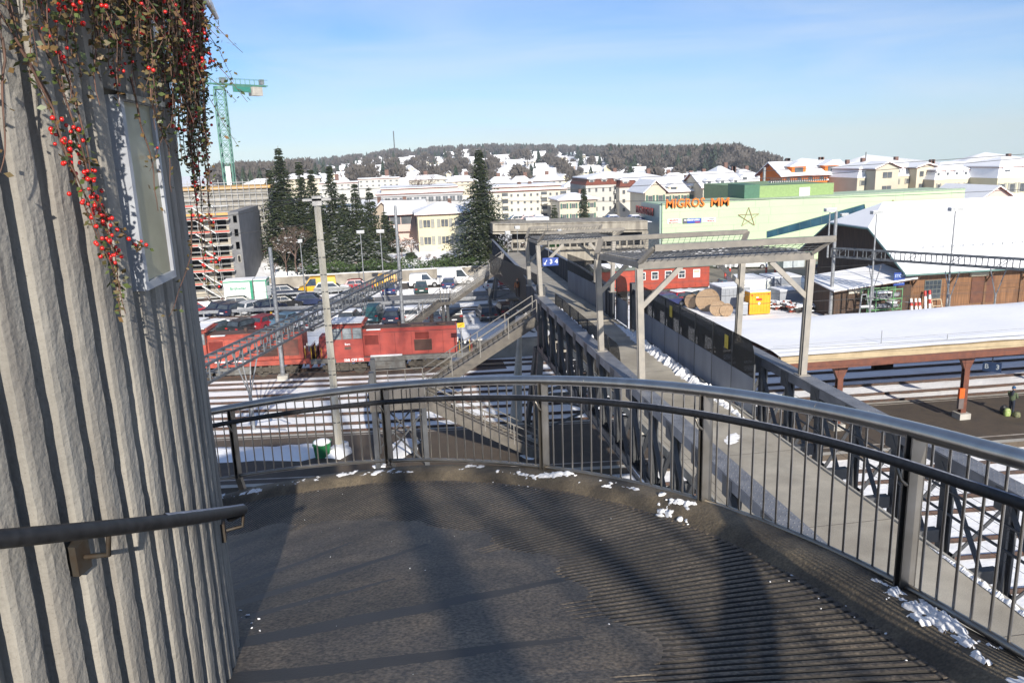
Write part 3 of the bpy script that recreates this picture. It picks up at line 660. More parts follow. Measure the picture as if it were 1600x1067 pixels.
b=MB(); b.box(XL-.1,42.8,ZB,XL+.35,43.25,ZC+.5); b.box(XR-.3,42.8,ZB,XR+.1,43.25,ZC+.3); b.build('end_post',STEEL,br)
# supports
def bent(Y,xa,xb,ztop,lab,base=.4):
    o=thing('bridge_support',lab,'bridge support',((xa+xb)/2,Y,base),0,'steel trestles carrying the footbridge')
    for x,dx in ((xa,-.5),(xb,.5)):
        b=MB(); b.bar((x+dx,Y,base),(x,Y,ztop),.34,.34); b.build('leg',STEEL,o)
        b=MB(); b.obox((x+dx,Y,base),.9,.9,.25,0,0,True); b.build('footing',CONCL,o)
        b=MB(); b.bar((x+dx,Y+2.6,base),(x,Y+1.2,ztop),.26,.26); b.build('leg',STEEL,o)
    b=MB(); b.bar((xa,Y,ztop-.3),(xb,Y,ztop-.3),.25,.3); b.bar((xa-.2,Y,ztop*.55),(xb+.2,Y,ztop*.55),.15,.15); b.bar((xa-.4,Y,base+.5),(xb+.1,Y,ztop*.55),.12,.12); b.bar((xb+.4,Y,base+.5),(xa-.1,Y,ztop*.55),.12,.12)
    b.bar((xa,Y,ztop-.4),(xb+.2,Y,ztop*.55),.12,.12); b.bar((xb,Y,ztop-.4),(xa-.2,Y,ztop*.55),.12,.12); b.bar((xa,Y+2.6,base+.4),(xa,Y,ztop-.8),.1,.1)
    b.build('bracing',STEEL,o)
bent(42.6,7.6,13.3,ZB,'steel trestle under the footbridge beside the lower stairs, standing on the platform')
bent(66,9.6,13.4,4.2,'farther steel trestle under the far span behind the tracks',0)
bent(90,11.2,15,3.0,'most distant steel trestle at the parking lot edge',0)
ms=thing('bridge_support','pale tapering column leaning beside the trestle under the bridge','bridge support',(7.0,47,0),0)
b=MB(); b.tube([(6.6,46.6,0),(7.2,47.6,5.8)],[.42,.12],10); b.build('column',CONCL,ms)
# ---- canopies standing on the chords
CANB=mat('canopy_beam_steel',(.22,.2,.17),.5,.1,c2=(.16,.148,.13),sc=3)
def canopy(Ya,Yb,lab,zA,zB,XR=13.3,k=1.0):
    o=thing('walkway_canopy',lab,'canopy',((XL+XR)/2,(Ya+Yb)/2,ZC),0,'steel canopies over the footbridge')
    zf=lambda Y: zA if Y==Ya else zB
    zb=zA
    for X in (XL,XR):
        for Y in (Ya,Yb):
            zb=zf(Y); b=MB(); lean=.05*(1 if X<9 else -1)
            b.bar((X,Y,ZC),(X-.1*(1 if X<9 else -1),Y,zb),.07,.24,up=(1,0,0)); 
            for s in (-.11,.11): b.bar((X,Y+s,ZC),(X-.1*(1 if X<9 else -1),Y+s,zb),.2,.025,up=(0,1,0))
            b.box(X-.2,Y-.2,ZC,X+.2,Y+.2,ZC+.03); b.build('post',CANO,o)
            s=1 if X<9 else -1; b=MB(); b.bar((X,Y,zb-1.25),(X+s*1.3,Y,zb-.02),.1,.16); b.build('knee_brace',CANO,o)
    zt=zA+.3; sl_=(zB-zA)/(Yb-Ya); zy=lambda y: zA+sl_*(y-Ya)
    for Y in (Ya,Yb):
        zb=zf(Y); b=MB(); b.bar((XL-.15,Y,zb+.1),(XR+.15,Y,zb+.1),.2*k,.24*k); b.build('cross_beam',CANB,o)
    for X in (XL,XR):
        b=MB(); b.bar((X-.0,Ya,zA+.1),(X,Yb,zB+.1),.14*k,.2*k); b.build('side_beam',CANB,o)
    # flared upstand frames on both ends
    for s,Y in ((-1,Ya),(1,Yb)):
        zb=zf(Y); up=V((0,s*.5,.5)); P0=V((XL-.1,Y+s*.12,zb+.2)); P1=V((XR+.1,Y+s*.12,zb+.2)); a=P0+up+V((.0,0,0)); c=P1+up+V((.0+.45,0,0)); a.x-=-.3
        b=MB(); b.bar(P0,a,.2*k,.1); b.bar(P1,c,.2*k,.1); b.bar(a,c,.14*k,.2*k); b.build('flared_frame',CANB,o)
        b=MB()
        n=26
        for i in range(n+1): b.bar(P0.lerp(P1,i/n),a.lerp(c,i/n),.012,.012)
        for i in range(1,6): b.bar(P0.lerp(a,i/6),P1.lerp(c,i/6),.012,.012)
        b.build('wire_mesh',STEEL,o)
    b=MB()
    n=24
    for i in range(n+1): x=XL+(XR-XL)*i/n; b.bar((x,Ya,zA+.3),(x,Yb,zB+.3),.014,.014)
    n=12
    for i in range(n+1): y=Ya+(Yb-Ya)*i/n; b.bar((XL,y,zy(y)+.3),(XR,y,zy(y)+.3),.014,.014)
    b.build('roof_mesh',STEEL,o)
    b=MB(); n=22
    for i in range(n): y=Ya+.15+(Yb-Ya-.3)*i/(n-1); b.box(XL+.1,y-.07,zy(y)+.22,XR-.1,y+.05,zy(y)+.25)
    b.build('roof_slats',mat('grey_slats',(.2,.19,.175),.7,c2=(.3,.29,.28),sc=3),o)
    b=MB(); rr=random.Random(int(Ya))
    for i in range(26):
        y=rr.uniform(Ya+.2,Yb-.2); x=rr.uniform(XL+.3,XR-1); l=rr.uniform(.15,.9); zb=zy(y)
        b.add([(x,y-.06,zb+.26),(x+l,y-.05,zb+.26),(x+l*.9,y+.07,zb+.26),(x+.1,y+.06,zb+.26),(x+l/2,y,zb+.3)],[(0,1,4),(1,2,4),(2,3,4),(3,0,4)])
    b.build('snow',SNOW,o)
canopy(24.1,29.3,'near steel canopy frame with flared wire mesh ends over the bridge deck',12.9,12.55)
canopy(42.3,46,'far canopy frame over the bridge where the stairs branch off',11.75,11.6,11.7,.7)
# direction sign under far canopy
dsn=thing('direction_sign','small blue sign with white arrow and numbers 3 and 4 over the deck','sign',(9.2,42,ZD+2.3))
BLUE=mat('sign_blue',(.03,.07,.3),.4); WL_=mat('sign_white',(.85,.85,.85),.5)
p0=A(849,408,42.0); p1=A(869,409,42.0); p0.z=p1.z=(p0.z+p1.z)/2
b=MB(); b.box(p0.x-.05,41.97,p0.z-.24,p1.x+.12,42.02,p0.z+.2); b.build('board',BLUE,dsn)
cz=p0.z-.02; wdt=(p1.x-p0.x+.17)
for k,s in enumerate('↓34'):
    xx=p0.x+.03+wdt*(k+.42)/3-.03
    if k==0:
        b=MB(); b.bar((xx+.07,41.96,cz+.11),(xx-.05,41.96,cz-.09),.03,.05,up=(0,1,0)); b.add([(xx-.11,41.955,cz-.02),(xx-.09,41.955,cz-.15),(xx+.04,41.955,cz-.13)],[(0,1,2)]); b.build('arrow',WL_,dsn)
    else: text(s,.34,(xx,41.955,cz),(1,0,0),(0,0,1),WL_,dsn,'numeral',.006,.006)
b=MB(); b.bar((p0.x+.3,42,p0.z+.2),(p0.x+.3,42.2,13),.03,.03); b.build('hanger',STEEL,dsn)
# ---- stairs
def stairs(name,lab,flights,wd,landing,legs,grp='stairs down from the footbridge'):
    o=thing(name,lab,'stairs',flights[0][0],0,grp)
    SM=mat('stair_stringer',(.13,.115,.095),.6,.1,c2=(.09,.08,.068),sc=3); TM=mat('stair_treads',(.12,.105,.09),.7,.1,c2=(.17,.15,.13),sc=4); RM=mat('stair_rail',(.2,.185,.165),.5,.3,c2=(.22,.21,.19),sc=4)
    for a,c in flights:
        a=V(a);c=V(c); f=MB()
        for s in (-wd/2,wd/2): f.bar(a+V((0,s,-.12)),c+V((0,s,-.12)),.04,.5 if True else .3)
        f.build('stringer',SM,o)
        n=max(3,int(abs(a.z-c.z)/.17)); f=MB()
        for i in range(n):
            p_=a.lerp(c,(i+.5)/n); f.box(p_.x-.16,p_.y-wd/2+.03,p_.z-.02,p_.x+.16,p_.y+wd/2-.03,p_.z+.015); f.box(p_.x-.16,p_.y-wd/2+.03,p_.z-.17,p_.x-.15,p_.y+wd/2-.03,p_.z-.02)
        f.build('treads',TM,o)
        for s in (-wd/2,wd/2):
            f=MB()
            for hh,r in ((1.05,.028),(.62,.018),(.3,.015)): f.tube([a+V((0,s,hh)),c+V((0,s,hh))],r,6)
            m_=max(2,int((c-a).length/1.5))
            for i in range(m_+1):
                p_=a.lerp(c,i/m_); f.bar(p_+V((0,s,-.1)),p_+V((0,s,1.05)),.05,.05)
            f.build('handrail',RM,o)
    for (x0,y0_,x1,y1_,z) in landing:
        f=MB(); f.box(x0,y0_,z-.3,x1,y1_,z); f.build('landing',SM,o)
        f=MB()
        P=[(x1,y0_),(x0,y0_),(x0,y1_),(x1,y1_)]
        for (p,q) in zip(P[:-1],P[1:]):
            f.tube([(p[0],p[1],z+1.05),(q[0],q[1],z+1.05)],.026,6); f.tube([(p[0],p[1],z+.55),(q[0],q[1],z+.55)],.016,6)
            for k in range(4): t=k/3; f.bar((p[0]+(q[0]-p[0])*t,p[1]+(q[1]-p[1])*t,z),(p[0]+(q[0]-p[0])*t,p[1]+(q[1]-p[1])*t,z+1.05),.04,.04)
        f.build('landing_rail',RM,o)
    for (x,y,z0_,z1_) in legs:
        f=MB(); f.box(x-.13,y-.13,z0_,x+.13,y+.13,z1_); f.build('leg',STEEL,o)
    return o,RM
o,RM=stairs('bridge_stairs','grey steel stairs going down left from the bridge, then doubling back to the dark platform',[((7.25,42.2,7.85),(.9,42.2,4.1)),((.9,40.6,4.1),(7.1,40.6,.5))],1.35,[(-2.0,39.8,.9,43.0,4.1)],[(-1.8,40,.4,5.9),(-1.8,42.8,.4,5.9),(.8,40,.4,3.9),(.8,42.8,.4,3.9),(.2,41.4,.4,3.9)])
b=MB()
for (p,q) in (((-1.8,40,.6),(.8,40,3.6)),((-1.8,40,3.6),(.8,40,.6)),((-1.8,42.8,.6),(.8,42.8,3.6)),((-1.8,42.8,3.6),(.8,42.8,.6))): b.bar(p,q,.08,.08)
b.build('cross_bracing',STEEL,o)
b=MB(); b.box(-1.98,39.78,4.1,.85,39.79,5.15); b.box(-2.01,39.8,4.1,-2.0,43,5.15); b.build('landing_mesh',meshmat('fine_mesh',(.1,.09,.08),25,.47),o)
t2=A(788,414,72); l2=A(703,468,73.5); l3=A(688,468,73.5); e2=A(633,506,75)
tz=l2.z
o,_=stairs('bridge_stairs','distant pale steel stairs from the far span down to the parking area',[((t2.x,73,t2.z),(l2.x,73,tz)),((l3.x,73,tz),(e2.x,73,max(.1,e2.z)))],1.4,[(l3.x,72.3,l2.x,73.7,tz)],[(l2.x-.3,73,0,tz-.3),(l3.x+.2,73,0,tz-.3),((l2.x+t2.x)/2+1.2,73,0,t2.z-2.2)])
b=MB(); b.prism([(t2.x,72.28,t2.z),(l2.x,72.28,tz),(l2.x,72.28,tz+1.05),(t2.x,72.28,t2.z+1.05)],(0,.006,0)); b.build('mesh_infill',MT.get('x') or meshmat('pale_mesh',(.4,.39,.37),25,.45),o)
# ================= CONCRETE MASTS, GANTRIES, LAMPS, WIRES =================
mt=thing('catenary_mast','tall pale concrete mast with cross head standing on the platform in front of the locomotives','mast',G(530,700,.4))
bx=G(530,700,.4); tp=A(493,314,bx.y)
b=MB(); b.tube([bx,(bx.x-.02,bx.y,tp.z)],[.215,.17],4,sm=False); b.build('shaft',mat('mast_concrete',(.5,.48,.42),.8,c2=(.36,.33,.26),sc=1.5,stretch=(1,1,.3)),mt)
b=MB(); 
for z in [2+.95*i for i in range(12)]: b.obox((bx.x,bx.y,z),.38-.006*z,.38-.006*z,.035,PI/4*0)
b.build('bands',STEEL,mt)
b=MB(); b.box(bx.x-.75,bx.y-.25,tp.z,bx.x+.75,bx.y+.25,tp.z+.12); b.box(bx.x-.25,bx.y-.25,tp.z-.25,bx.x+.25,bx.y+.25,tp.z+.25); b.build('cross_head',mat('head_conc',(.5,.48,.44),.8),mt)
GAL2=GALV
def gantry(name,lab,a,c,w_,h_,legs,bay=.9,m=None):
    m=m or mat('gantry_steel',(.1,.11,.12),.5,.3,c2=(.15,.16,.17),sc=3)
    a=V(a);c=V(c); o=thing(name,lab,'gantry',(legs[0][0],legs[0][1],0),0,'lattice gantries over the tracks')
    d=(c-a).normalized(); s=d.cross(V((0,0,1))).normalized()*w_/2; u=V((0,0,h_))
    b=MB()
    for q in (s,-s):
        for z in (V((0,0,0)),u): b.bar(a+q+z,c+q+z,.11,.11)
    n=int((c-a).length/bay)
    for i in range(n+1):
        p_=a.lerp(c,i/n); b.bar(p_+s,p_+s+u,.07,.05); b.bar(p_-s,p_-s+u,.07,.05); b.bar(p_+s+u,p_-s+u,.08,.05); b.bar(p_+s,p_-s,.05,.05)
        if i<n and i%4==0: e=a.lerp(c,(i+1)/n); b.bar(p_+s,e+s+u,.05,.04); b.bar(p_-s,e-s+u,.05,.04)
    b.build('lattice_beam',m,o)
    for (x,y,zt) in legs:
        b=MB(); b.tube([(x,y,0),(x,y,zt)],[.19,.14],10); b.build('leg',GALV,o)
        b=MB(); b.obox((x,y,0),.8,.8,.35,0,0,True); b.build('footing',CONCL,o)
    return o
lgA=G(630,511,0); m1=G(443,592,0)
ga=V((-10.9,33.5,6.7)); gc=A(622,432,77.0); gc.z-=.3; gc=A(621,436,76.5)
g1=gantry('lattice_gantry','long lattice gantry running up from lower left to the parking area across the tracks',A(300,604,35.5),gc,.9,.85,[(lgA.x,lgA.y,12.2),(m1.x,m1.y,10.4)])
# concrete-collared post and hanging catenary supports
def hangsupp(t,lab,parent_gantry=None):
    t=V(t); o=thing('catenary_bracket',lab,'catenary bracket',t,0,'hanging catenary supports')
    b=MB(); 
    for s in (-.75,-.3,.3,.75): b.bar(t+V((s,s*.5,0)),t+V((0,0,-3.0)),.07,.07)
    b.tube([t+V((0,0,-2.6)),t+V((0,0,-5.2))],.11,8); b.build('hanger',GALV,o)
    b=MB(); b.tube([t+V((0,0,-4.6)),t+V((1.6,-1.2,-3.9)),t+V((2.4,-1.8,-4.1))],.035,6); b.ball(t+V((1.0,-.7,-4.1)),.12,8,5,sz=1.3); b.tube([t+V((0,0,-5.1)),t+V((2.2,-1.6,-4.8))],.03,6); b.build('arm',GALV,o)
tA=A(383,548,50); hangsupp(tA,'hanging catenary support below the left gantry beside the red locomotive')
tB=A(565,440,68); hangsupp(tB,'hanging catenary support below the far end of the left gantry')
for (u,v,Y,l) in ((405,548,50,'dark insulator'),(333,590,37,'long')): pass
p1=G(1297,497,0)
g2=gantry('lattice_gantry','dark ladder like gantry in front of the snow covered shed roof at the right',(p1.x,p1.y,A(1297,398,p1.y).z-.2),(51.0,45.0,7.0),.8,.8,[(p1.x,p1.y,A(1297,330,p1.y).z)],.95)
for (u,v,Y,l) in ((1367,420,66.5,'left'),(1488,430,60,'middle'),(1560,425,56,'right')):
    t=A(u,v-6,Y); o=thing('catenary_bracket','hanging catenary support on the right gantry, %s of three'%l,'catenary bracket',t,0,'hanging catenary supports')
    b=MB()
    for s in (-.5,.5): b.bar(t+V((s*.6,-s,0)),t+V((0,0,-2.3)),.06,.06)
    b.tube([t+V((0,0,-2)),t+V((0,0,-3.3))],.08,8); b.build('hanger',GALV,o)
    b=MB(); b.tube([t+V((-.7,0,-3.2)),t+V((0,0,-3.0)),t+V((2.4,-.8,-3.4)),t+V((3.6,-1.2,-3.6))],.03,6); b.ball(t+V((.4,-.1,-3.1)),.09,8,5); b.build('arm',GALV,o)
# lamps
def lamp(u,v,Y,base,lab,w_=1.0,two=False,r=.07,ztilt=0,zb=None,kind='box'):
    t=A(u,v,Y); o=thing('street_lamp',lab,'street lamp',(t.x,t.y,base),0,'tall yard lamps')
    b=MB(); b.tube([(t.x,t.y,base),(t.x,t.y,t.z)],[r*1.5,r*.8],8); b.build('pole',GALV,o)
    b=MB(); b.obox((t.x,t.y,t.z+.1),w_,.45,.28,.1); b.build('lamp_head',mat('lamp_head_m',(.45,.46,.46),.5,c2=(.35,.36,.36)),o)
    b=MB(); b.obox((t.x+(.1),t.y-.12,t.z-.05),w_*.7,.28,.03,.1); b.build('lens',mat('lamp_lens',(.6,.6,.55),.3),o)
    b=MB(); b.obox((t.x,t.y,t.z+.25),w_,.45,.05,.1); b.build('snow_cap',SNOW,o)
    return o
lamp(1297,330,p1.y,6,'yard lamp on top of the mast at the left end of the right gantry',1.1)
lamp(1370,334,66,0,'yard lamp in front of the shed ridge, second from the left',1.1)
lamp(1493,329,61,0,'yard lamp rising in front of the snowy shed roof, rightmost',1.25)
lamp(1319,337,92,0,'smaller lamp pole in front of the slanted dark window strip',1.0,r=.06)
lamp(563,364,96,0,'lamp with white box head left of the snowy conifers, first of the pair',.9,r=.06)
lamp(594,363,94,0,'lamp with white box head in front of the snowy conifers, second of the pair',.9,r=.06)
lamp(469,378,96,0,'white lamp pole beside the yellow van',.5,r=.06)
lamp(618,356,112,2,'lamp pole in front of the yellow house',.6,r=.05)
lamp(793,365,95,0,'lamp pole at the bend of the footbridge left of the canopy',.6,r=.05)
lamp(808,357,98,0,'second lamp pole behind the bend of the footbridge',.6,r=.05)
lamp(874,362,102,0,'thin lamp pole in front of the viaduct columns',.5,r=.05)
# barrier posts & guardrail
gr=thing('guardrail','long galvanised guardrail between the two rows of parked cars','guardrail',(-10,89.9,0))
b=MB(); 
pts=[(x,89.9+tcurve(x)*.3,.72) for x in range(-50,12,4)]
for a,c in zip(pts[:-1],pts[1:]): b.bar(a,c,.08,.34)
b.build('beam',GALV,gr)
for x in range(-50,12,4): b=MB(); b.box(x-.07,89.95+tcurve(x)*.3,0,x+.07,90.1+tcurve(x)*.3,.85); b.build('post',GALV,gr)
gr=thing('guardrail','short low guardrail in front of the dark wagon and yellow van','guardrail',(-12,99.3,0))
b=MB(); q0,q1=G(432,468),G(545,460); b.bar((q0.x,q0.y,.65),(q1.x,q1.y,.65),.06,.2); 
for i in range(8): p_=q0.lerp(q1,i/7); b.box(p_.x-.05,p_.y,0,p_.x+.05,p_.y+.1,.7)
b.build('beam',GALV,gr)
# wires
WIRE=mat('wire',(.05,.05,.05),.5)
def wire(lab,a,c,sag,r=.018,grp='overhead wires'):
    a=V(a);c=V(c); b=MB(); n=24
    b.tube([a.lerp(c,i/n)-V((0,0,sag*4*(i/n)*(1-i/n))) for i in range(n+1)],r,4,cap=False)
    return tag(b.build('overhead_wire',WIRE),lab,'wire',grp)
wire('upper long power line from the left across the skyline',A(250,318,44),A(1700,238,44),.5,.016)
wire('second power line just below the upper one across the skyline',A(250,305,45)-V((0,0,0)),A(1700,205,48)+V((0,0,-1.2)),.35,.016)
hx=V((bx.x,bx.y,tp.z+.1))
wire('feeder line from the mast head to the left',hx-V((.7,0,0)),A(230,348,40),.25,.016)
wire('feeder line from the mast head to the right',hx+V((.7,0,0)),A(1700,290,46),.5,.016)
wire('lower line tied to the concrete mast below its head',(bx.x,bx.y,A(493,346,bx.y).z),A(230,374,42),.2,.014)
for k,(y0,z) in enumerate(((51.9,5.6),(55.5,5.6),(59,5.6),(48.4,5.6),(62.7,5.6),(36.2,5.6))):
    names=['third track','fourth track','fifth track','track at the platform','locomotive track','near track in front of the platform']
    pa=(-40,y0+tcurve(-40),z); pc=(70,y0+tcurve(70),z)
    wire('contact wire hanging over the %s'%names[k],pa,pc,0,.009); wire('carrier wire above the %s'%names[k],(pa[0],pa[1],z+1.2),(pc[0],pc[1],z+1.2),.5,.009)
# ================= LOCOMOTIVES =================
LRED=mat('loco_red',(.42,.07,.05),.5,c2=(.3,.052,.04),sc=1.3,det=7); LRED2=mat('loco_red_dull',(.42,.08,.05),.6,c2=(.24,.05,.035),sc=1.6,det=7)
UNDER=mat('underframe',(.06,.052,.043),.9,c2=(.1,.085,.065),sc=5); LGREY=mat('loco_grey',(.16,.16,.15),.7,c2=(.1,.09,.08),sc=3); LROOF=mat('loco_roof',(.09,.05,.04),.8,c2=(.14,.08,.06),sc=2)
YEL=mat('yellow_paint',(.7,.42,.02),.5)
def loco(x0,lab,redframe):
    # x0 = hood right end ; built along +X/-X at track curve
    yc=62.7+tcurve(x0-5); o=thing('locomotive',lab,'locomotive',(x0-5,yc,0),0,'red locomotives on the siding')
    ang=-.09
    def T(mb):
        c,s=math.cos(ang),math.sin(ang)
        mb.v=[((x-(x0-5))*c-(y-yc)*s+(x0-5),(x-(x0-5))*s+(y-yc)*c+yc,z) for x,y,z in mb.v]; return mb
    lr=LRED if not redframe else LRED2
    # underframe
    b=MB(); b.box(x0-11.6,yc-1.35,1.05,x0+1.1,yc+1.35,1.42); T(b).build('frame',LRED2 if redframe else LGREY,o)
    # long hood with chamfered roof
    def hood(xa,xb,hw,zt,nm,m):
        b=MB(); P=[(xa,yc-hw,1.42),(xa,yc-hw,zt-.25),(xa,yc-hw+.3,zt),(xa,yc+hw-.3,zt),(xa,yc+hw,zt-.25),(xa,yc+hw,1.42)]
        b.prism(P,(xb-xa,0,0)); return T(b).build(nm,m,o)
    hd=hood(x0-7.6,x0,1.0,3.55,'long_hood',lr)
    hood(x0-10.9,x0-9.9,1.0,3.1,'short_hood',lr)
    b=MB(); b.box(x0-7.5,yc-.72,3.551,x0-.1,yc+.72,3.6); b.box(x0-3.6,yc-.5,3.6,x0-2.6,yc+.5,3.7); b.cyl((x0-4.6,yc,3.6),.14,.3,10); b.cyl((x0-1.2,yc,3.6),.4,.12,14); T(b).build('hood_roof',LROOF,o)
    # cab
    b=MB(); b.box(x0-9.9,yc-1.4,1.42,x0-7.4,yc+1.4,4.0); cb=T(b).build('cab',lr,o)
    b=MB(); b.box(x0-10.1,yc-1.5,4.0,x0-7.2,yc+1.5,4.08); b.box(x0-10.0,yc-1.1,4.08,x0-7.3,yc+1.1,4.2); T(b).build('cab_roof',LRED2,o)
    b=MB(); b.box(x0-9.9,yc-1.35,4.2,x0-7.4,yc+1.1,4.26); b.box(x0-7.1,yc-1.01,3.5,x0-6.0,yc-.75,3.56); b.box(x0-6.9,yc-1.34,1.43,x0-4.4,yc-1.02,1.5); T(b).build('snow',SNOW,o)
    for k in range(3):
        xa=x0-9.72+.8*k; b=MB(); b.box(xa-.03,yc-1.425,2.95,xa+.71,yc-1.401,3.85); f=T(b).build('window',LGREY,o)
        b=MB(); b.box(xa+.02,yc-1.44,3.0,xa+.66,yc-1.426,3.8); T(b).build('pane',mat('cab_glass',(.3,.33,.34),.15,c2=(.16,.18,.19),sc=2),f)
    b=MB(); b.box(x0-7.399,yc-1.2,3.0,x0-7.38,yc-1.02,3.8); b.box(x0-7.399,yc-1.3,3.62,x0-7.37,yc+1.3,3.8); T(b).build('pane',GLASS,o)
    # doors seams / grilles
    b=MB()
    for xx in (x0-6.1,x0-4.9,x0-3.6,x0-2.3,x0-1.1): b.box(xx-.012,yc-1.012,1.5,xx+.012,yc-1.001,3.28)
    b.box(x0-7.6,yc-1.012,3.27,x0,yc-1.001,3.3); T(b).build('panel_seams',mat('seam',(.14,.02,.015),.7),o)
    for (xa,xb,za,zb,m) in ((x0-7.3,x0-6.2,2.35,3.1,'g'),(x0-3.4,x0-2.0,1.7,2.6,'d'),(x0-3.3,x0-2.2,2.65,3.2,'g')):
        b=MB(); n=9
        for k in range(n): z=za+(zb-za)*k/n; b.add([(xa,yc-1.02,z),(xb,yc-1.02,z),(xb,yc-1.06,z+.05),(xa,yc-1.06,z+.05)],[(0,1,2,3)])
        b.box(xa,yc-1.015,za,xb,yc-1.002,zb); T(b).build('grille',mat('grille_red',(.24,.04,.03),.7) if m=='g' else mat('grille_soot',(.09,.045,.035),.8),o)
    if redframe:
        b=MB(); b.box(x0-1.75,yc-1.02,1.7,x0-.35,yc-1.0,3.0); T(b).build('side_door',mat('door_soot',(.13,.06,.045),.7,c2=(.2,.07,.05),sc=2),o)
    # bogies
    for bx_ in (x0-9.0,x0-2.2):
        b=MB(); b.box(bx_-1.75,yc-1.12,.5,bx_+1.75,yc-1.0,.85); b.box(bx_-1.75,yc+1.0,.5,bx_+1.75,yc+1.12,.85); b.box(bx_-.35,yc-1.2,.35,bx_+.35,yc-1.0,1.0)
        for s in (-1.2,-.5,.5,1.2): b.cyl((bx_+s,yc-1.2,.5),.13,.2,8,axis='y'); b.box(bx_+s-.1,yc-1.22,.75,bx_+s+.1,yc-1.05,1.04)
        bo=T(b).build('bogie',UNDER,o)
        for s in (-1.15,1.15):
            b=MB(); b.cyl((bx_+s,yc-.85,.52),.52,.14,20,axis='y'); b.cyl((bx_+s,yc+.7,.52),.52,.14,20,axis='y'); T(b).build('wheelset',UNDER,bo)
    b=MB(); b.box(x0-7.0,yc-1.15,.35,x0-4.2,yc+1.15,1.0); T(b).build('fuel_tank',LGREY,o)
    for xe,s in ((x0+1.1,1),(x0-11.6,-1)):
        b=MB(); b.box(min(xe,xe+s*.12),yc-1.35,.75,max(xe,xe+s*.12),yc+1.35,1.5); T(b).build('buffer_beam',LRED2,o)
        for yy in (-.87,.87):
            b=MB(); b.cyl((xe,yc+yy,1.05),.1,s*.5,10,axis='x'); b.cyl((xe+s*.5,yc+yy,1.05),.24,s*.05,14,axis='x'); T(b).build('buffer',UNDER,o)
        b=MB(); b.tube([(xe-s*.1,yc-1.3,1.45),(xe-s*.1,yc-1.3,2.5)],.022,6); b.tube([(xe-s*.9,yc-1.3,1.45),(xe-s*.9,yc-1.3,2.4)],.022,6); T(b).build('grab_rail',YEL,o)
        b=MB()
        for k in range(4): b.tube([(xe,yc-1.2+.35*k,1.5),(xe,yc-1.2+.35*k,2.4)],.016,5)
        b.tube([(xe,yc-1.2,2.4),(xe,yc+1.2,2.4)],.02,5); b.box(xe-.02,yc-1.2,1.5,xe+.02,yc+1.0,2.3); T(b).build('end_railing',mat('end_rail_red',(.16,.04,.035),.7),o)
    b=MB(); b.cyl((x0+.01,yc-.45,2.2),.13,.08,12,axis='x'); b.cyl((x0+.01,yc+.45,2.2),.13,.08,12,axis='x'); T(b).build('headlight',WHITE,o)
    rt=V((math.cos(ang),math.sin(ang),0))
    def pt(x,y,z):
        c,s=math.cos(ang),math.sin(ang); return V(((x-(x0-5))*c-(y-yc)*s+(x0-5),(x-(x0-5))*s+(y-yc)*c+yc,z))
    if not redframe:
        b=MB(); b.box(x0-9.6,yc-1.36,1.09,x0-6.9,yc-1.352,1.4); pl_=T(b).build('name_plate',LRED,o)
        text('SBB CFF FFS',.3,pt(x0-8.2,yc-1.365,1.24),rt,(0,0,1),WL_,o,'lettering',.005,.008)
        text('Bern',.22,pt(x0-8.6,yc-1.405,2.55),rt,(0,0,1),WL_,o,'lettering',.004,.006)
        b=MB(); b.box(x0-8.85,yc-1.41,2.12,x0-8.35,yc-1.401,2.35); T(b).build('badge',LROOF,o)
    return o
xr=A(718,560,60.9).x; xl=A(477,560,62.6).x
loco(xr,'right red diesel locomotive with light cab windows and white lettering on the frame',False)
loco(xl,'left red diesel locomotive partly behind the ribbed column, with yellow grab rails at its end',True)
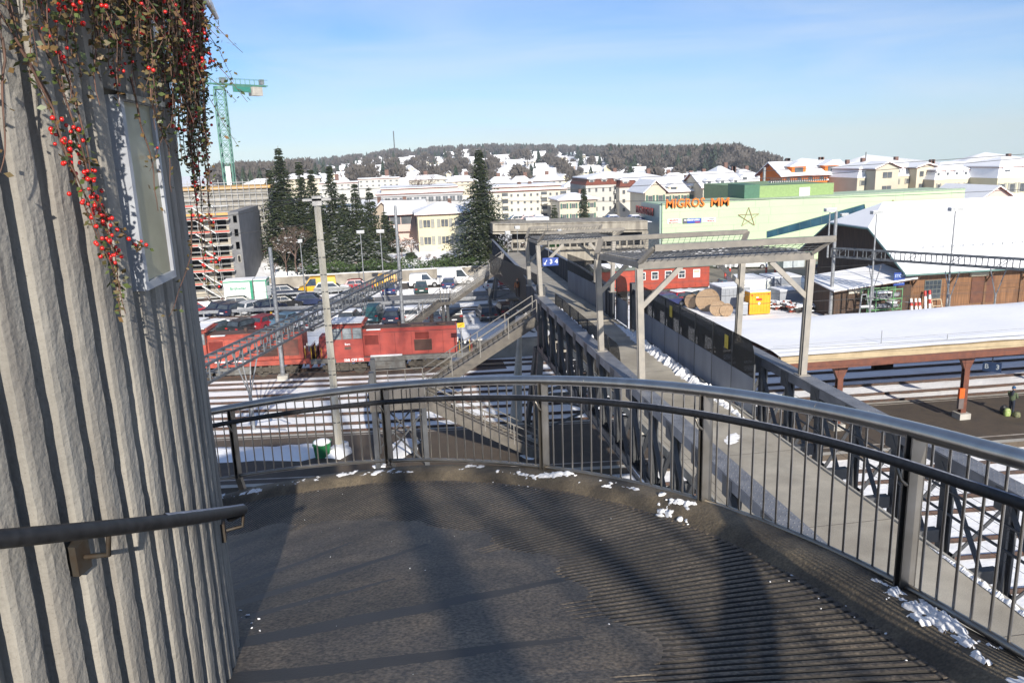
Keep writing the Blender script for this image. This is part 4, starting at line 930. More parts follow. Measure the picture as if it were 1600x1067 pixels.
# ================= CARS =================
def car_parts(kind):
    L_,W_,Hh={'hatch':(3.9,1.7,1.48),'sedan':(4.45,1.75,1.43),'wagon':(4.6,1.76,1.5),'suv':(4.5,1.85,1.75),'van':(4.9,1.9,2.2),'kangoo':(4.1,1.72,1.85)}[kind]
    h=L_/2
    if kind in('hatch',): lo=[(-h,.3),(-h,.75),(-h+.1,.92),(h-1.0,.9),(h-.15,.72),(h,.55),(h,.3)]; cab=[(-h+.12,.9),(-h+.45,Hh-.06),(-h+1.0,Hh),(.25,Hh),(.95,.9)]
    elif kind=='sedan': lo=[(-h,.3),(-h,.85),(-h+.15,.95),(h-1.2,.9),(h-.15,.7),(h,.55),(h,.3)]; cab=[(-h+.65,.92),(-h+1.25,Hh-.03),(-h+1.7,Hh),(.25,Hh),(1.0,.9)]
    elif kind=='wagon': lo=[(-h,.3),(-h,.8),(-h+.08,.93),(h-1.2,.9),(h-.15,.7),(h,.55),(h,.3)]; cab=[(-h+.1,.92),(-h+.5,Hh-.06),(-h+.9,Hh),(.2,Hh),(1.0,.9)]
    elif kind=='suv': lo=[(-h,.42),(-h,.95),(-h+.06,1.08),(h-1.2,1.05),(h-.1,.9),(h,.7),(h,.42)]; cab=[(-h+.08,1.05),(-h+.3,Hh-.05),(-h+.7,Hh),(.3,Hh),(1.0,1.03)]
    elif kind=='van': lo=[(-h,.35),(-h,1.15),(h-.9,1.15),(h-.15,.95),(h,.7),(h,.35)]; cab=[(-h+.02,1.13),(-h+.1,Hh-.05),(-h+.3,Hh),(h-1.6,Hh),(h-.75,1.13)]
    else: lo=[(-h,.35),(-h,1.0),(h-.9,1.0),(h-.1,.8),(h,.6),(h,.35)]; cab=[(-h+.02,.98),(-h+.12,Hh-.05),(-h+.3,Hh),(.35,Hh),(1.1,.98)]
    wr=.31; ax=(-h+.75,h-.8)
    def side(poly,wb,wt,z0,z1):
        b=MB(); n=len(poly)
        f=lambda z:(wb+(wt-wb)*(z-z0)/(z1-z0))/2
        P=[(x,-f(z),z) for x,z in poly]+[(x,f(z),z) for x,z in poly]
        b.add(P,[tuple(range(n)),tuple(range(2*n-1,n-1,-1))]+[(i,i+n,(i+1)%n+n,(i+1)%n) for i in range(n)]); return b
    # lower body w/ wheel arches as polygon
    arch=[]
    for a in sorted(ax,reverse=True):
        arch+=[(a+.36,lo[0][1])]+[(a+.36*math.cos(PI*k/6),lo[0][1]+.36*math.sin(PI*k/6)) for k in range(1,6)]+[(a-.36,lo[0][1])]
    body=lo+arch
    bd=side(body,W_,W_*.97,.3,1.0)
    c=side(cab,W_*.95,W_*.76,.9,Hh); bd.add(c.v,c.f)
    # glass: side and end panes slightly proud
    gl=MB(); zb=max(p[1] for p in lo)+.03; zt=Hh-.1
    cw=lambda z:(W_*.95+(W_*.76-W_*.95)*(z-.9)/(Hh-.9))/2+.006
    def xe(z,front):
        P=cab if front else cab
        if front: a,b_=cab[-1],cab[-2]
        else: a,b_=cab[0],cab[1]
        t=(z-a[1])/(b_[1]-a[1]); return a[0]+(b_[0]-a[0])*t
    closed=kind in('van','kangoo')
    for s in (-1,1):
        xr0=xe(zb,False)+.16; xr1=xe(zt,False)+.16; xf0=xe(zb,True)-.14; xf1=xe(zt,True)-.1
        if closed: xr0=xr1=xf1-.75
        mids=[0,.5,1] if not closed else [0,1]
        for i in range(len(mids)-1):
            a,c_=mids[i],mids[i+1]; e=.025
            gl.add([(xr0+(xf0-xr0)*a+e,s*cw(zb),zb),(xr0+(xf0-xr0)*c_-e,s*cw(zb),zb),(xr1+(xf1-xr1)*c_-e,s*cw(zt),zt),(xr1+(xf1-xr1)*a+e,s*cw(zt),zt)],[(0,1,2,3)])
    wz=cw(zb)-.1; wt_=cw(zt)-.08
    gl.add([(xe(zb,True)+.012,-wz,zb),(xe(zb,True)+.012,wz,zb),(xe(zt,True)+.012,wt_,zt),(xe(zt,True)+.012,-wt_,zt)],[(0,1,2,3)])
    if not closed: gl.add([(xe(zb,False)-.012,-wz,zb+.04),(xe(zb,False)-.012,wz,zb+.04),(xe(zt,False)-.012,wt_,zt),(xe(zt,False)-.012,-wt_,zt)],[(0,1,2,3)])
    return L_,W_,Hh,lo,bd,gl,ax,wr,cab
PROTO={}
def proto(kind):
    if kind in PROTO: return PROTO[kind]
    L_,W_,Hh,lo,bd,gl,ax,wr,cab=car_parts(kind)
    o={}
    def keep(mb,m,nm):
        me=bpy.data.meshes.new(nm); me.from_pydata([tuple(p) for p in mb.v],[],mb.f); me.materials.append(m); me.polygons.foreach_set('use_smooth',mb.sm); me.update(); return me
    o['body']=keep(bd,WHITE,'body'); o['glass']=keep(gl,GLASS,'windows')
    w_=MB(); w_.cyl((0,-.1,0),wr,.2,14,axis='y'); w_.cyl((0,-.105,0),wr*.55,.21,10,axis='y'); o['wheel']=keep(w_,RUBBER,'wheel')
    hb=MB(); hb.cyl((0,-.112,0),wr*.6,.224,10,axis='y'); o['hub']=keep(hb,GALV,'hub')
    t=MB(); t.box(-.02,-.14,-.07,.02,.14,.07); o['light']=keep(t,WHITE,'light')
    pb=MB(); pb.box(-.01,-.26,-.055,.01,.26,.055); o['plate']=keep(pb,WL_,'plate')
    s=MB(); P=[(cab[1][0]+.05,Hh+.0),(cab[1][0]+.15,Hh+.09),(cab[-2][0]-.1,Hh+.1),(cab[-2][0]+.1,Hh)]
    n=4; s.add([(x,-W_*.38,z) for x,z in P]+[(x,W_*.38,z) for x,z in P],[(0,1,2,3),(7,6,5,4),(1,5,6,2),(2,6,7,3),(0,4,5,1)]); o['snow']=keep(s,SNOW,'snow')
    s2=MB(); hx0,hx1=lo[-4][0] if False else cab[-1][0]+.05,L_/2-.15; s2.add([(hx0,-W_*.42,.93),(hx1,-W_*.42,.78),(hx1,W_*.42,.78),(hx0,W_*.42,.93),(hx0+.1,-W_*.35,1.02),(hx1-.1,-W_*.35,.87),(hx1-.1,W_*.35,.87),(hx0+.1,W_*.35,1.02)],[(4,5,6,7),(0,1,5,4),(1,2,6,5),(2,3,7,6),(3,0,4,7)]); o['bonnet']=keep(s2,SNOW,'snow')
    PROTO[kind]=(o,L_,W_,Hh,ax,wr); return PROTO[kind]
TAIL=mat('tail_light',(.45,.02,.02),.3); HEADL=mat('head_light',(.6,.62,.62),.2)
def car(kind,u,v,head,c,lab,snow=0,z=0,cat='car',grp='parked cars'):
    o_,L_,W_,Hh,ax,wr=proto(kind); p=G(u,v,z); g=thing('parked_car' if kind not in('van','kangoo') else 'parked_van',lab,cat,p,R(head),grp)
    def put(me,nm,m,loc=(0,0,0),par=g):
        q=bpy.data.objects.new(nm,me); col.objects.link(q); q.parent=par; q.location=loc
        if m is not None: q.material_slots[0].link='OBJECT'; q.material_slots[0].material=m
        return q
    pm=paint('car_paint_%02d%02d%02d'%tuple(int(x*99) for x in c),c)
    put(o_['body'],'body',pm); put(o_['glass'],'windows',None)
    for x in ax:
        for s in (-1,1): wq=put(o_['wheel'],'wheel',None,(x,s*(W_/2-.11),wr)); put(o_['hub'],'hub',None,(0,0,0),wq)
    zl=.75 if kind in('hatch','sedan','wagon') else .9
    for s in (-1,1):
        put(o_['light'],'tail_light',TAIL,(-L_/2-.005,s*(W_/2-.2),zl)); put(o_['light'],'headlight',HEADL,(L_/2-.03,s*(W_/2-.25),.62))
    put(o_['plate'],'number_plate',None,(-L_/2-.01,0,.55))
    if snow: put(o_['snow'],'snow',None)
    if snow>1: put(o_['bonnet'],'snow',None)
    return g
BLK_=(.012,.013,.015); NAV=(.012,.018,.045); DKG=(.02,.035,.035); RD=(.3,.012,.02); WH=(.7,.7,.7); SIL=(.4,.41,.42); TEAL=(.03,.11,.12); LBL=(.14,.25,.34); GRY=(.09,.09,.09); YL=(.75,.4,.01)
# first row seen from behind (angled)
car('wagon',318,520,75,GRY,'grey car fully covered by a thick snow pile, first behind the locomotives at the left',2)
car('wagon',345,522,52,DKG,'dark green estate car with snow on the bonnet, second in the front row',1)
car('hatch',384,519,58,BLK_,'black hatchback seen from behind in the front parking row',0)
car('hatch',417,512,60,RD,'bright red small car right of the black hatchback in the front row',0)
car('sedan',452,508,60,LBL,'light blue car half hidden by the lattice gantry',0)
car('sedan',491,512,62,WH,'white saloon parked left of the concrete mast in the front row',1)
car('wagon',548,505,80,GRY,'car buried under snow behind the right locomotive cab',2)
car('kangoo',586,501,78,TEAL,'teal minivan with red tail lights right of the snow covered car',0)
car('hatch',615,503,82,NAV,'navy hatchback seen from behind between the teal minivan and the stair foot',0)
car('hatch',645,500,84,WH,'white car behind the foot of the distant stairs',1)
car('hatch',678,502,86,SIL,'silver hatchback seen from behind right of the distant stairs',0)
car('suv',709,501,88,BLK_,'black four wheel drive with a pale rear, beside the stair column',0)
car('wagon',760,497,92,(.05,.055,.06),'dark grey estate car with red tail lights by the scrub',0)
car('hatch',789,492,95,(.05,.01,.015),'dark red car under the far footbridge span',0)
car('sedan',803,487,95,BLK_,'black car hidden behind the far trestle',0)
# second row behind guardrail
car('hatch',309,493,20,RD,'red small car at the left edge of the second parking row',0)
car('wagon',326,489,10,BLK_,'black car behind the red small car in the second row',0)
car('hatch',340,492,235,NAV,'navy hatchback facing the tracks behind the guardrail',0)
car('wagon',369,491,60,NAV,'dark blue car below the black estate car in the second row',0)
car('wagon',380,482,5,BLK_,'long black estate car in profile in front of the site cabins',0)
car('hatch',396,489,50,WH,'white car with blue rear corner behind the guardrail',0)
car('hatch',421,487,45,NAV,'navy car at the right end of the second row by the yellow marked post',0)
car('sedan',445,480,3,BLK_,'black saloon in profile at the right of the site cabins',0)
car('wagon',448,463,3,(.02,.03,.06),'dark blue estate car on the upper road by the scrub slope',0)
car('hatch',488,477,355,(.03,.045,.11),'blue hatchback in profile right of the thin lamp pole',0)
car('hatch',560,477,0,BLK_,'dark car below the gantry on the access road',0)
car('hatch',612,459,80,(.03,.05,.14),'blue car beside the upper lamp mast on the access road',0)
car('hatch',659,457,88,(.02,.05,.045),'dark green hatchback with red lights in front of the first white van',0)
car('hatch',703,450,80,(.03,.05,.12),'blue car between the two white vans',0)
car('hatch',767,451,92,WH,'white small car beside the distant stair columns',0)
car('sedan',781,447,0,RD,'red saloon in profile under the far bridge span',0)
van=[('van',497,459,183,YL,'bright yellow delivery van in front of the retaining wall, left one'),('kangoo',597,450,180,YL,'second yellow van partly behind the end of the gantry'),('kangoo',664,448,0,WH,'white compact van in front of the retaining wall'),('van',712,445,0,WH,'long white van with snow on its roof right of the compact van')]
for k,u,v,h,c,l in van: car(k,u,v,h,c,l,1 if c==WH and k=='van' else 0,cat='van',grp='parked vans')
car('wagon',520,458,0,(.3,.31,.3),'grey pickup like car covered with snow right of the yellow van',2)
car('hatch',562,453,0,RD,'red car behind the gantry in front of the retaining wall',0)
# right hand yard
car('hatch',1010,424,10,BLK_,'black car above the red wagon roof, leftmost',0)
car('sedan',1040,421,5,BLK_,'black car above the red wagon beside the canopy brace',0)
car('hatch',1087,420,8,NAV,'navy car above the right end of the red wagon',0)
car('sedan',1140,419,-30,SIL,'silver car by the red and white barrier post',0)
car('wagon',1172,419,-15,WH,'white estate car with red tail lights in front of the green hall',0)
car('sedan',1152,447,0,(.06,.12,.2),'steel blue saloon behind the right canopy post',0)
car('hatch',1290,420,170,(.03,.05,.14),'blue car left of the wooden shed gable',0)
car('hatch',1313,423,160,SIL,'silver car beside the blue car at the wooden shed',0)
car('hatch',1045,478,10,(.03,.04,.12),'dark blue car behind the bridge screen in front of the wagon',0)
car('hatch',1068,474,20,RD,'red car with snow on its roof left of the cable drums',1)
car('hatch',1083,473,40,BLK_,'black car between wagon and cable drums',1)
car('hatch',1350,412,0,SIL,'grey car at the foot of the green hall by the shed',0)
# ================= FREIGHT YARD RIGHT =================
# red wagon
wa,wb=G(952,468),G(1108,459); wy=wb.y
wg=thing('railway_wagon','rust red old railway coach with snow scales on its arched roof and white framed windows','railway wagon',((wa.x+wb.x)/2,wy,0))
x1=AX(1108,440,1).x; x1=A(1108,440,wy).x; x0=A(925,450,wy).x; yb=wy; 
WRED=mat('wagon_red',(.4,.055,.025),.6,c2=(.28,.045,.025),sc=1.2,det=6)
b=MB(); b.box(x0,yb,.9,x1,yb+2.8,3.35); b.build('body',WRED,wg)
b=MB(); n=18; Lr=x1-x0
for i in range(n+1):
    xx=x0+.1+(Lr-.2)*i/n; b.box(xx-.04,yb-.03,.95,xx+.04,yb-.001,3.3)
b.box(x0,yb-.03,1.9-.8,x1,yb-.002,1.18); b.build('side_ribs',WRED,wg)
b=MB(); P=[(x0-.15,yb-.2,3.3)]+[(x0-.15,yb+1.4-1.6*math.cos(PI*k/8),3.35+.55*math.sin(PI*k/8)) for k in range(9)]+[(x0-.15,yb+3.0,3.3)]
b.prism(P,(Lr+.9,0,0)); b.build('roof',mat('wagon_roof',(.12,.14,.12),.7),wg)
b=MB(); i=0; xx=x0
while xx<x1+.4:
    wl=.62 if xx>x0+2 else 1.2
    for k in range(1,7):
        a0,a1=PI*k/8,PI*(k+1)/8
        t=.04+(.02 if k>1 else 0); rr_=1.63
        q=lambda a,xo:(xx+xo,yb+1.4-rr_*math.cos(a),3.37+.58*math.sin(a)+t)
        ins=.16 if k==1 else 0
        b.add([q(a0,.03+ins),q(a0,wl-.03-ins),q(a1,wl-.03),q(a1,.03)],[(0,1,2,3)])
    xx+=wl
b.build('snow',SNOW,wg)
for u in (1023,1044,1065,1088,1003):
    pc=A(u,443,yb); b=MB(); b.box(pc.x-.42,yb-.05,2.05,pc.x+.42,yb-.031,3.0); f=b.build('window',WHITE,wg)
    b=MB(); b.box(pc.x-.34,yb-.06,2.6,pc.x+.34,yb-.051,2.92)
    if u!=1088: b.box(pc.x-.34,yb-.06,2.13,pc.x-.02,yb-.051,2.54); b.box(pc.x+.02,yb-.06,2.13,pc.x+.34,yb-.051,2.54)
    b.build('pane',GLASS if u!=1088 else mat('curtain',(.5,.45,.33),.6),f)
b=MB(); b.box(x0,yb+.2,.6,x1,yb+2.6,.9); 
for xx in (x0+2,x0+4,x1-4,x1-2): b.cyl((xx,yb+.5,.46),.46,.15,16,axis='y'); b.cyl((xx,yb+2.1,.46),.46,.15,16,axis='y')
b.build('underframe',UNDER,wg)
b=MB(); b.cyl((x1,yb+.5,1.05),.1,.5,8,axis='x'); b.cyl((x1+.5,yb+.5,1.05),.25,.06,12,axis='x'); b.cyl((x1,yb+2.2,1.05),.1,.5,8,axis='x'); b.cyl((x1+.5,yb+2.2,1.05),.25,.06,12,axis='x'); b.build('buffers',UNDER,wg)
# containers / cabins
def cabin(u0,u1,vb,h,dep,m,lab,snow=.12,rz=0,name='storage_container',mats=None,ribs=0,cat='container',grp='containers in the yard',side=None):
    p0=G(u0,vb); p1=G(u1,vb); w_=(A(u1,vb,p0.y)-A(u0,vb,p0.y)).length; c=p0+V((w_/2,dep/2,0)); Y=p0.y
    o=thing(name,lab,cat,(p0.x+w_/2,Y+dep/2,0),0,grp); xa,xb=p0.x,p0.x+w_
    b=MB(); b.box(xa,Y,.1,xb,Y+dep,h); b.build('body',m,o)
    if ribs:
        b=MB(); n=max(3,int(w_/ribs))
        for i in range(n+1): xx=xa+w_*i/n; b.box(xx-.04,Y-.035,.15,xx+.04,Y-.001,h-.08)
        b.box(xa,Y-.05,h-.12,xb,Y-.036,h); b.box(xa,Y-.05,.1,xb,Y-.036,.24); n=max(3,int(dep/ribs))
        for i in range(n+1): yy=Y+dep*i/n; b.box(xa-.03,yy-.04,.15,xa-.001,yy+.04,h-.08)
        b.build('ribs',m,o)
    if snow: b=MB(); b.box(xa-.02,Y-.02,h,xb+.02,Y+dep+.02,h+snow); b.build('snow',ROOFSNOW,o)
    return o,xa,xb,Y,h
GRN=mat('cabin_green_trim',(.03,.3,.17),.5)
CW=mat('cabin_white',(.72,.74,.7),.5,c2=(.64,.66,.62),sc=2)
o,xa,xb,Y,h=cabin(352,397,472,2.6,2.4,CW,'white site cabin with green trim and lettering, left of the pair',.06,name='site_cabin',cat='site cabin',grp='white site cabins')
b=MB(); b.box(xa,Y-.03,h-.22,xb,Y-.001,h-.06); b.box(xb-.3,Y-.03,.1,xb,Y-.001,h-.221); b.build('trim',GRN,o); text('Brühwiler',.5,((xa+xb)/2,Y-.04,1.6),(1,0,0),(0,0,1),GRN,o,'lettering',.01,.01)
o,xa,xb,Y,h=cabin(399,419,471,2.7,2.4,CW,'white site cabin with green trim standing a little higher, right of the pair',.06,name='site_cabin',cat='site cabin',grp='white site cabins')
b=MB(); b.box(xa,Y-.03,h-.22,xb,Y-.001,h-.06); b.box(xb-.12,Y-.03,.1,xb,Y-.001,h-.221); b.box(xb,Y,h-.22,xb+.03,Y+2.4,h-.06); b.build('trim',GRN,o); b=MB(); b.box(xb+.001,Y+.6,1.6,xb+.03,Y+1.9,2.2); b.build('side_board',GRN,o)
YC=mat('container_yellow',(.8,.36,.01),.5,c2=(.72,.32,.01),sc=2)
o,xa,xb,Y,h=cabin(1171,1202,493,2.35,1.2,YC,'bright yellow ribbed container standing in front of the grey shed',.07,ribs=.28)
b=MB(); b.cyl((xa+.2,Y-.06,h-.3),.07,.03,8,axis='y'); b.cyl((xb-.2,Y-.06,h-.25),.07,.03,8,axis='y'); b.box(xa+.65,Y-.065,1.5,xa+1.25,Y-.05,1.7); b.build('red_marks',TAIL,o); b=MB(); b.cyl((xa+.97,Y-.065,1.2),.14,.02,14,axis='y'); b.box(xa+.62,Y-.063,1.78,xa+.9,Y-.05,1.88); b.build('white_marks',WL_,o)
GC=mat('container_grey',(.33,.35,.38),.6,c2=(.27,.29,.32),sc=1); GB=mat('container_blue_grey',(.2,.22,.26),.6,c2=(.16,.18,.21),sc=1)
cabin(1127,1170,483,2.2,3.2,GC,'long grey corrugated shed behind the yellow container, snow on its flat roof',.12,ribs=.4)
cabin(1100,1128,478,1.4,2.4,CW,'low white container left of the grey corrugated shed',.12)
o,*_=cabin(1157,1168,494,1.25,.7,GC,'small light grey cabinet with two red marks beside the yellow container',.05,name='switch_cabinet',cat='cabinet',grp='small cabinets')
cabin(1162,1203,472,2.3,4.5,CW,'white container with door leaves at the rear behind the yellow container',.12,ribs=1.1)
o,xa,xb,Y,h=cabin(1204,1250,470,2.5,3,GB,'blue grey container with a pale square panel',.12); b=MB(); b.box(xa+.8,Y-.03,.9,xa+2.2,Y-.001,1.8); b.build('panel',GC,o)
cabin(1218,1256,478,1.6,2.4,GC,'low pale grey box container right of the yellow one',.1)
cabin(1224,1256,420,2.2,3,mat('clear_shelter',(.5,.55,.56),.25,c2=(.4,.45,.47),sc=2),'glazed bicycle shelter with curved snowy top behind the canopy post',.2,name='glass_shelter',cat='shelter',grp='shelters',ribs=.8)
# posts with red white bands
for u,v,l in ((1133,436,'tall white and red barrier post beside the grey drum'),(1140,436,'second tall barrier post right beside the first'),(1197,429,'short red white bollard post on the snow islet, left'),(1211,429,'short red white bollard post on the snow islet, right')):
    p=G(u,v); o=thing('marker_post',l,'post',p,0,'red and white marker posts'); hh=3.2 if u<1150 else 2.2
    b=MB(); b.box(p.x-.1,p.y-.1,0,p.x+.1,p.y+.1,hh*.45); b.build('base',mat('post_red',(.5,.05,.03),.5),o); b=MB(); b.box(p.x-.1,p.y-.1,hh*.45,p.x+.1,p.y+.1,hh); b.build('top',WHITE,o)
# cable drums
WOOD=mat('drum_wood',(.42,.3,.19),.8,c2=(.3,.2,.12),sc=3,stretch=(6,1,1)); 
def drum(u,v,r,wd,ang,lab):
    p=G(u,v); o=thing('cable_drum',lab,'cable drum',p,R(ang),'wooden cable drums')
    for s in (0,wd):
        b=MB(); b.cyl((0,s,r),r,.1,24,axis='y'); b.cyl((0,s-.02,r),r*.15,.14,10,axis='y'); b.build('flange',WOOD,o)
    b=MB(); b.cyl((0,.1,r),r*.72,wd-.1,20,axis='y'); b.build('core',mat('cable',(.3,.22,.15),.8,c2=(.12,.1,.08),sc=12,stretch=(1,8,1)),o)
drum(1103,487,1.15,.9,-38,'largest upright wooden cable drum leaning in the drum group')
drum(1078,482,.75,.5,-60,'narrow cable drum on edge at the left of the group')
drum(1120,494,.75,.7,-35,'medium cable drum in front of the large one'); drum(1134,495,.62,.8,-30,'smallest cable drum at the right end of the group')
# rail material heaps
def heap(u0,u1,v,lab,n,seed):
    r=random.Random(seed); p=G((u0+u1)/2,v); p0=G(u0,v); p1=G(u1,v); o=thing('material_heap',lab,'material heap',p,0,'heaps of track parts')
    for nm,m,k in (('dark_parts',mat('heap_dark',(.05,.05,.05),.7),n),('rusty_parts',mat('heap_red',(.3,.06,.03),.7),n//2),('snow',SNOW,n)):
        b=MB()
        for _ in range(k):
            t=r.random(); c=p0.lerp(p1,t)+V((0,r.uniform(-.2,1.5),.1+r.uniform(0,.55)+(.15 if nm=='snow' else 0))); a=V((r.uniform(-1,1),r.uniform(-.4,.4),r.uniform(-.12,.12))).normalized()*r.uniform(.2,.6)
            if nm=='snow': b.obox(c,r.uniform(.2,.7),r.uniform(.15,.4),.07,r.uniform(0,3))
            else: b.bar(c-a,c+a,r.uniform(.07,.18),r.uniform(.07,.18))
        b.build(nm,m,o)
heap(1205,1240,484,'heap of snowy track fittings right of the yellow container',50,1); heap(1235,1268,489,'low heap of snowy rods behind the front canopy post',45,2); heap(1270,1290,487,'heap of red and dark bars left of the lamp mast',45,3); heap(1298,1316,490,'few flat plates lying right of the lamp mast foot',14,4)
# ---- wooden freight shed
bY=70.5; bxl=A(1418,489,bY).x; bxr=bxl+34; zE=4.25; bD=17.5; zR=10.2
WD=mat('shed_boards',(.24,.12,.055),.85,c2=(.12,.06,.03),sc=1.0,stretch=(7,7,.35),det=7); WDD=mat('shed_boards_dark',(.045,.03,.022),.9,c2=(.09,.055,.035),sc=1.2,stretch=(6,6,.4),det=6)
sh=thing('freight_shed','large brown timber freight shed with a huge snow covered roof and hipped dark gable','building',(bxl+15,bY+8,0))
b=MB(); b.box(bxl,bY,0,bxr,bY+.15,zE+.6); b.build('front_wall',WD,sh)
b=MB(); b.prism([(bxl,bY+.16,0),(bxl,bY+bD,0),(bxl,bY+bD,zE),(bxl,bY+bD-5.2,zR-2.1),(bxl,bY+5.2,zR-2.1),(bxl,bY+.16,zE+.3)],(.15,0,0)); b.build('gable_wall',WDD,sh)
ov=1.6; ovl=1.7; zr=zR; yr=bY+bD/2; ye=bY-ov; ze=zE-.1
ym=bY+5.0; zm=ze+(zr-ze)*(ym-ye)/(yr-ye)
def roofpl(dz,m,name,off=0):
    b=MB(); P=[(bxl-ovl,ye,ze+dz),(bxr,ye,ze+dz),(bxr,yr,zr+dz),(bxl+2.2,yr,zr+dz),(bxl-ovl,ym,zm+dz)]
    Q=[(p[0],2*yr-p[1],p[2]) for p in P]
    T_=[(bxl-ovl,ym,zm+dz),(bxl+2.2,yr,zr+dz),(bxl-ovl,2*yr-ym,zm+dz)]
    t=V((0,0,-.14))
    for L_ in (P,Q,T_): b.prism([V(p)+t for p in L_],-t*.98)
    return b.build(name,m,sh)
roofpl(0,WDD,'roof'); roofpl(.16,mat('shed_snow',(.9,.9,.9),.8,c2=(.85,.855,.87),sc=.25,bump=.02,bsc=2),'roof_snow')
b=MB()
for a,c in (((bxl-ovl,ye-.02,ze-.02),(bxl-ovl,ym,zm)),((bxl-ovl,ym,zm-.02),(bxl-ovl,2*yr-ym,zm-.02)),((bxl-ovl,2*yr-ym,zm),(bxl-ovl,2*yr-ye,ze)),((bxl-ovl,ye-.06,ze-.06),(bxr,ye-.06,ze-.06))): b.bar(a,c,.12,.14)
b.build('green_trim',mat('verdigris',(.12,.22,.2),.6),sh)
b=MB(); b.tube([(bxl+2,ye+2.9,ze+2.2),(bxr,ye+2.9,ze+2.2)],.03,5); 
for i in range(30): b.box(bxl+2+i*1.1,ye+2.88,ze+1.95,bxl+2.05+i*1.1,ye+2.93,ze+2.2)
b.build('snow_guard',GALV,sh)
b=MB(); dx=A(1392,470,bY).x
for u in (1500,): pass
xd0,xd1=A(1515,470,bY-.02).x,A(1550,470,bY-.02).x
b.box(xd0,bY-.08,.6,xd1,bY-.002,3.2); b.build('sliding_door',mat('rust_door',(.13,.05,.025),.7,c2=(.09,.035,.02),sc=2),sh)
xw0,xw1=A(1444,450,bY).x,A(1470,450,bY).x
b=MB(); b.box(xw0,bY-.06,1.3,xw1,bY-.002,3.2); wn=b.build('window',mat('old_frame',(.12,.13,.12),.7),sh); b=MB()
for i in range(4):
    for j in range(4): wx=(xw1-xw0-.1)/4; b.box(xw0+.08+wx*i,bY-.075,1.38+.45*j,xw0+.08+wx*i+wx-.06,bY-.061,1.38+.45*j+.38)
b.build('pane',GLASS,wn)
b=MB()
for i in range(8):
    x=bxl+.2+i*4.0; b.box(x-.12,bY-.14,0,x+.12,bY-.001,zE+.2); b.bar((x,bY-.1,zE-1.6),(x,ye+.3,ze-.05),.12,.14)
b.box(bxl,bY-.05,1.9,bxr,bY-.003,1.98); b.build('timber_frame',mat('frame_wood',(.12,.06,.03),.85,c2=(.18,.1,.05),sc=3),sh)
b=MB(); b.box(xd0-.3,bY-.3,3.35,xd1-.9,bY-.05,3.7); b.build('door_lamp',mat('cream',(.55,.5,.38),.6),sh)
# STOP RISK sign
sx=A(1404,437,bY-1).x; sg=thing('blue_sign','square blue sign reading STOP RISK in white under the shed eave','sign',(sx,bY-1,3.6)); pS=A(1405,436,69.4)
b=MB(); b.box(pS.x-.55,69.4,pS.z-.65,pS.x+.6,69.46,pS.z+.65); b.build('board',BLUE,sg)
text('STOP',.42,(pS.x,69.38,pS.z+.3),(1,0,0),(0,0,1),mat('sign_pale',(.45,.55,.75),.5),sg,'lettering',.006,.01); text('RISK',.46,(pS.x,69.38,pS.z-.28),(1,0,0),(0,0,1),MT['sign_pale'],sg,'lettering',.006,.012)
# lean-to
lx0=A(1277,470,71).x; lx1=A(1368,470,69).x
lt_=thing('timber_shed','dark timber lean-to shed with a single pitched snowy roof left of the freight shed','shed',((lx0+lx1)/2,72,0))
pb=A(1310,490,70.2); 
b=MB(); X0=A(1292,470,71.5).x; X1=bxl-.05; b.box(X0,70.2,0,X1,74.4,2.9); b.build('walls',WDD,lt_)
b=MB(); P=[(X0-.6,69.3,2.7),(X1,69.3,3.5),(X1,75.0,4.1),(X0-.6,75.0,3.3)]; b.prism([V(p) for p in P],(0,0,.12)); b.build('roof',WDD,lt_); b=MB(); b.prism([V(p)+V((0,0,.125)) for p in P],(0,0,.12)); b.build('roof_snow',SNOW,lt_)
b=MB(); q=A(1338,453,70.1); b.box(q.x-.75,70.12,q.z-.35,q.x+.8,70.19,q.z+.4); b.build('sign_board',mat('cream_board',(.65,.6,.5),.6),lt_)
# green rack
rk0=A(1352,492,68.6); rk1=A(1405,490,68.6); rk=thing('storage_rack','green steel rack loaded with snowy grey parts in front of the dark shed','rack',(rk0.x+1.5,69,0))
b=MB(); 
for x in (rk0.x,rk0.x+.9,rk1.x-.9,rk1.x):
    for y in (68.4,69.5): b.box(x-.04,y-.04,0,x+.04,y+.04,3.0)
for z in (1.0,2.0,2.9): b.box(rk0.x,68.37,z-.05,rk1.x,68.43,z+.04); b.box(rk0.x,69.47,z-.05,rk1.x,69.53,z+.04)
b.bar((rk1.x-.9,68.4,.3),(rk1.x,68.4,1.6),.05,.05); b.build('frame',mat('rack_green',(.12,.28,.12),.6),rk)
b=MB(); r_=random.Random(4)
for z in (1.08,2.05):
    for i in range(16): b.obox((r_.uniform(rk0.x+.2,rk1.x-.3),r_.uniform(68.5,69.4),z+r_.uniform(.05,.35)),r_.uniform(.3,1),.2,r_.uniform(.08,.3),r_.uniform(-.2,.2))
b.build('stored_parts',mat('galv_parts',(.3,.31,.33),.5,c2=(.16,.16,.17),sc=6),rk)
b=MB(); b.obox(((rk0.x+rk1.x)/2,68.9,2.6),1.6,.8,.12); b.obox((rk1.x-.8,68.8,1.6),.8,.7,.1); b.build('snow',SNOW,rk)
b=MB(); b.box(rk1.x-1.7,68.45,.05,rk1.x-.1,69.3,.6); tag(b.build('wooden_crate',mat('crate_wood',(.4,.22,.12),.8)),'brown wooden crate on the ground under the green rack','crate')
for k,u in enumerate((1354,1362,1367)):
    p=G(u,489); b=MB(); b.cyl((p.x,67.6+.1*k,0),.22,.65,12); tag(b.build('metal_drum',mat('drum_metal',(.3,.34,.35),.4,.4)),['leftmost','middle','rightmost'][k]+' of the three small grey drums beside the rack','drum','small grey drums')
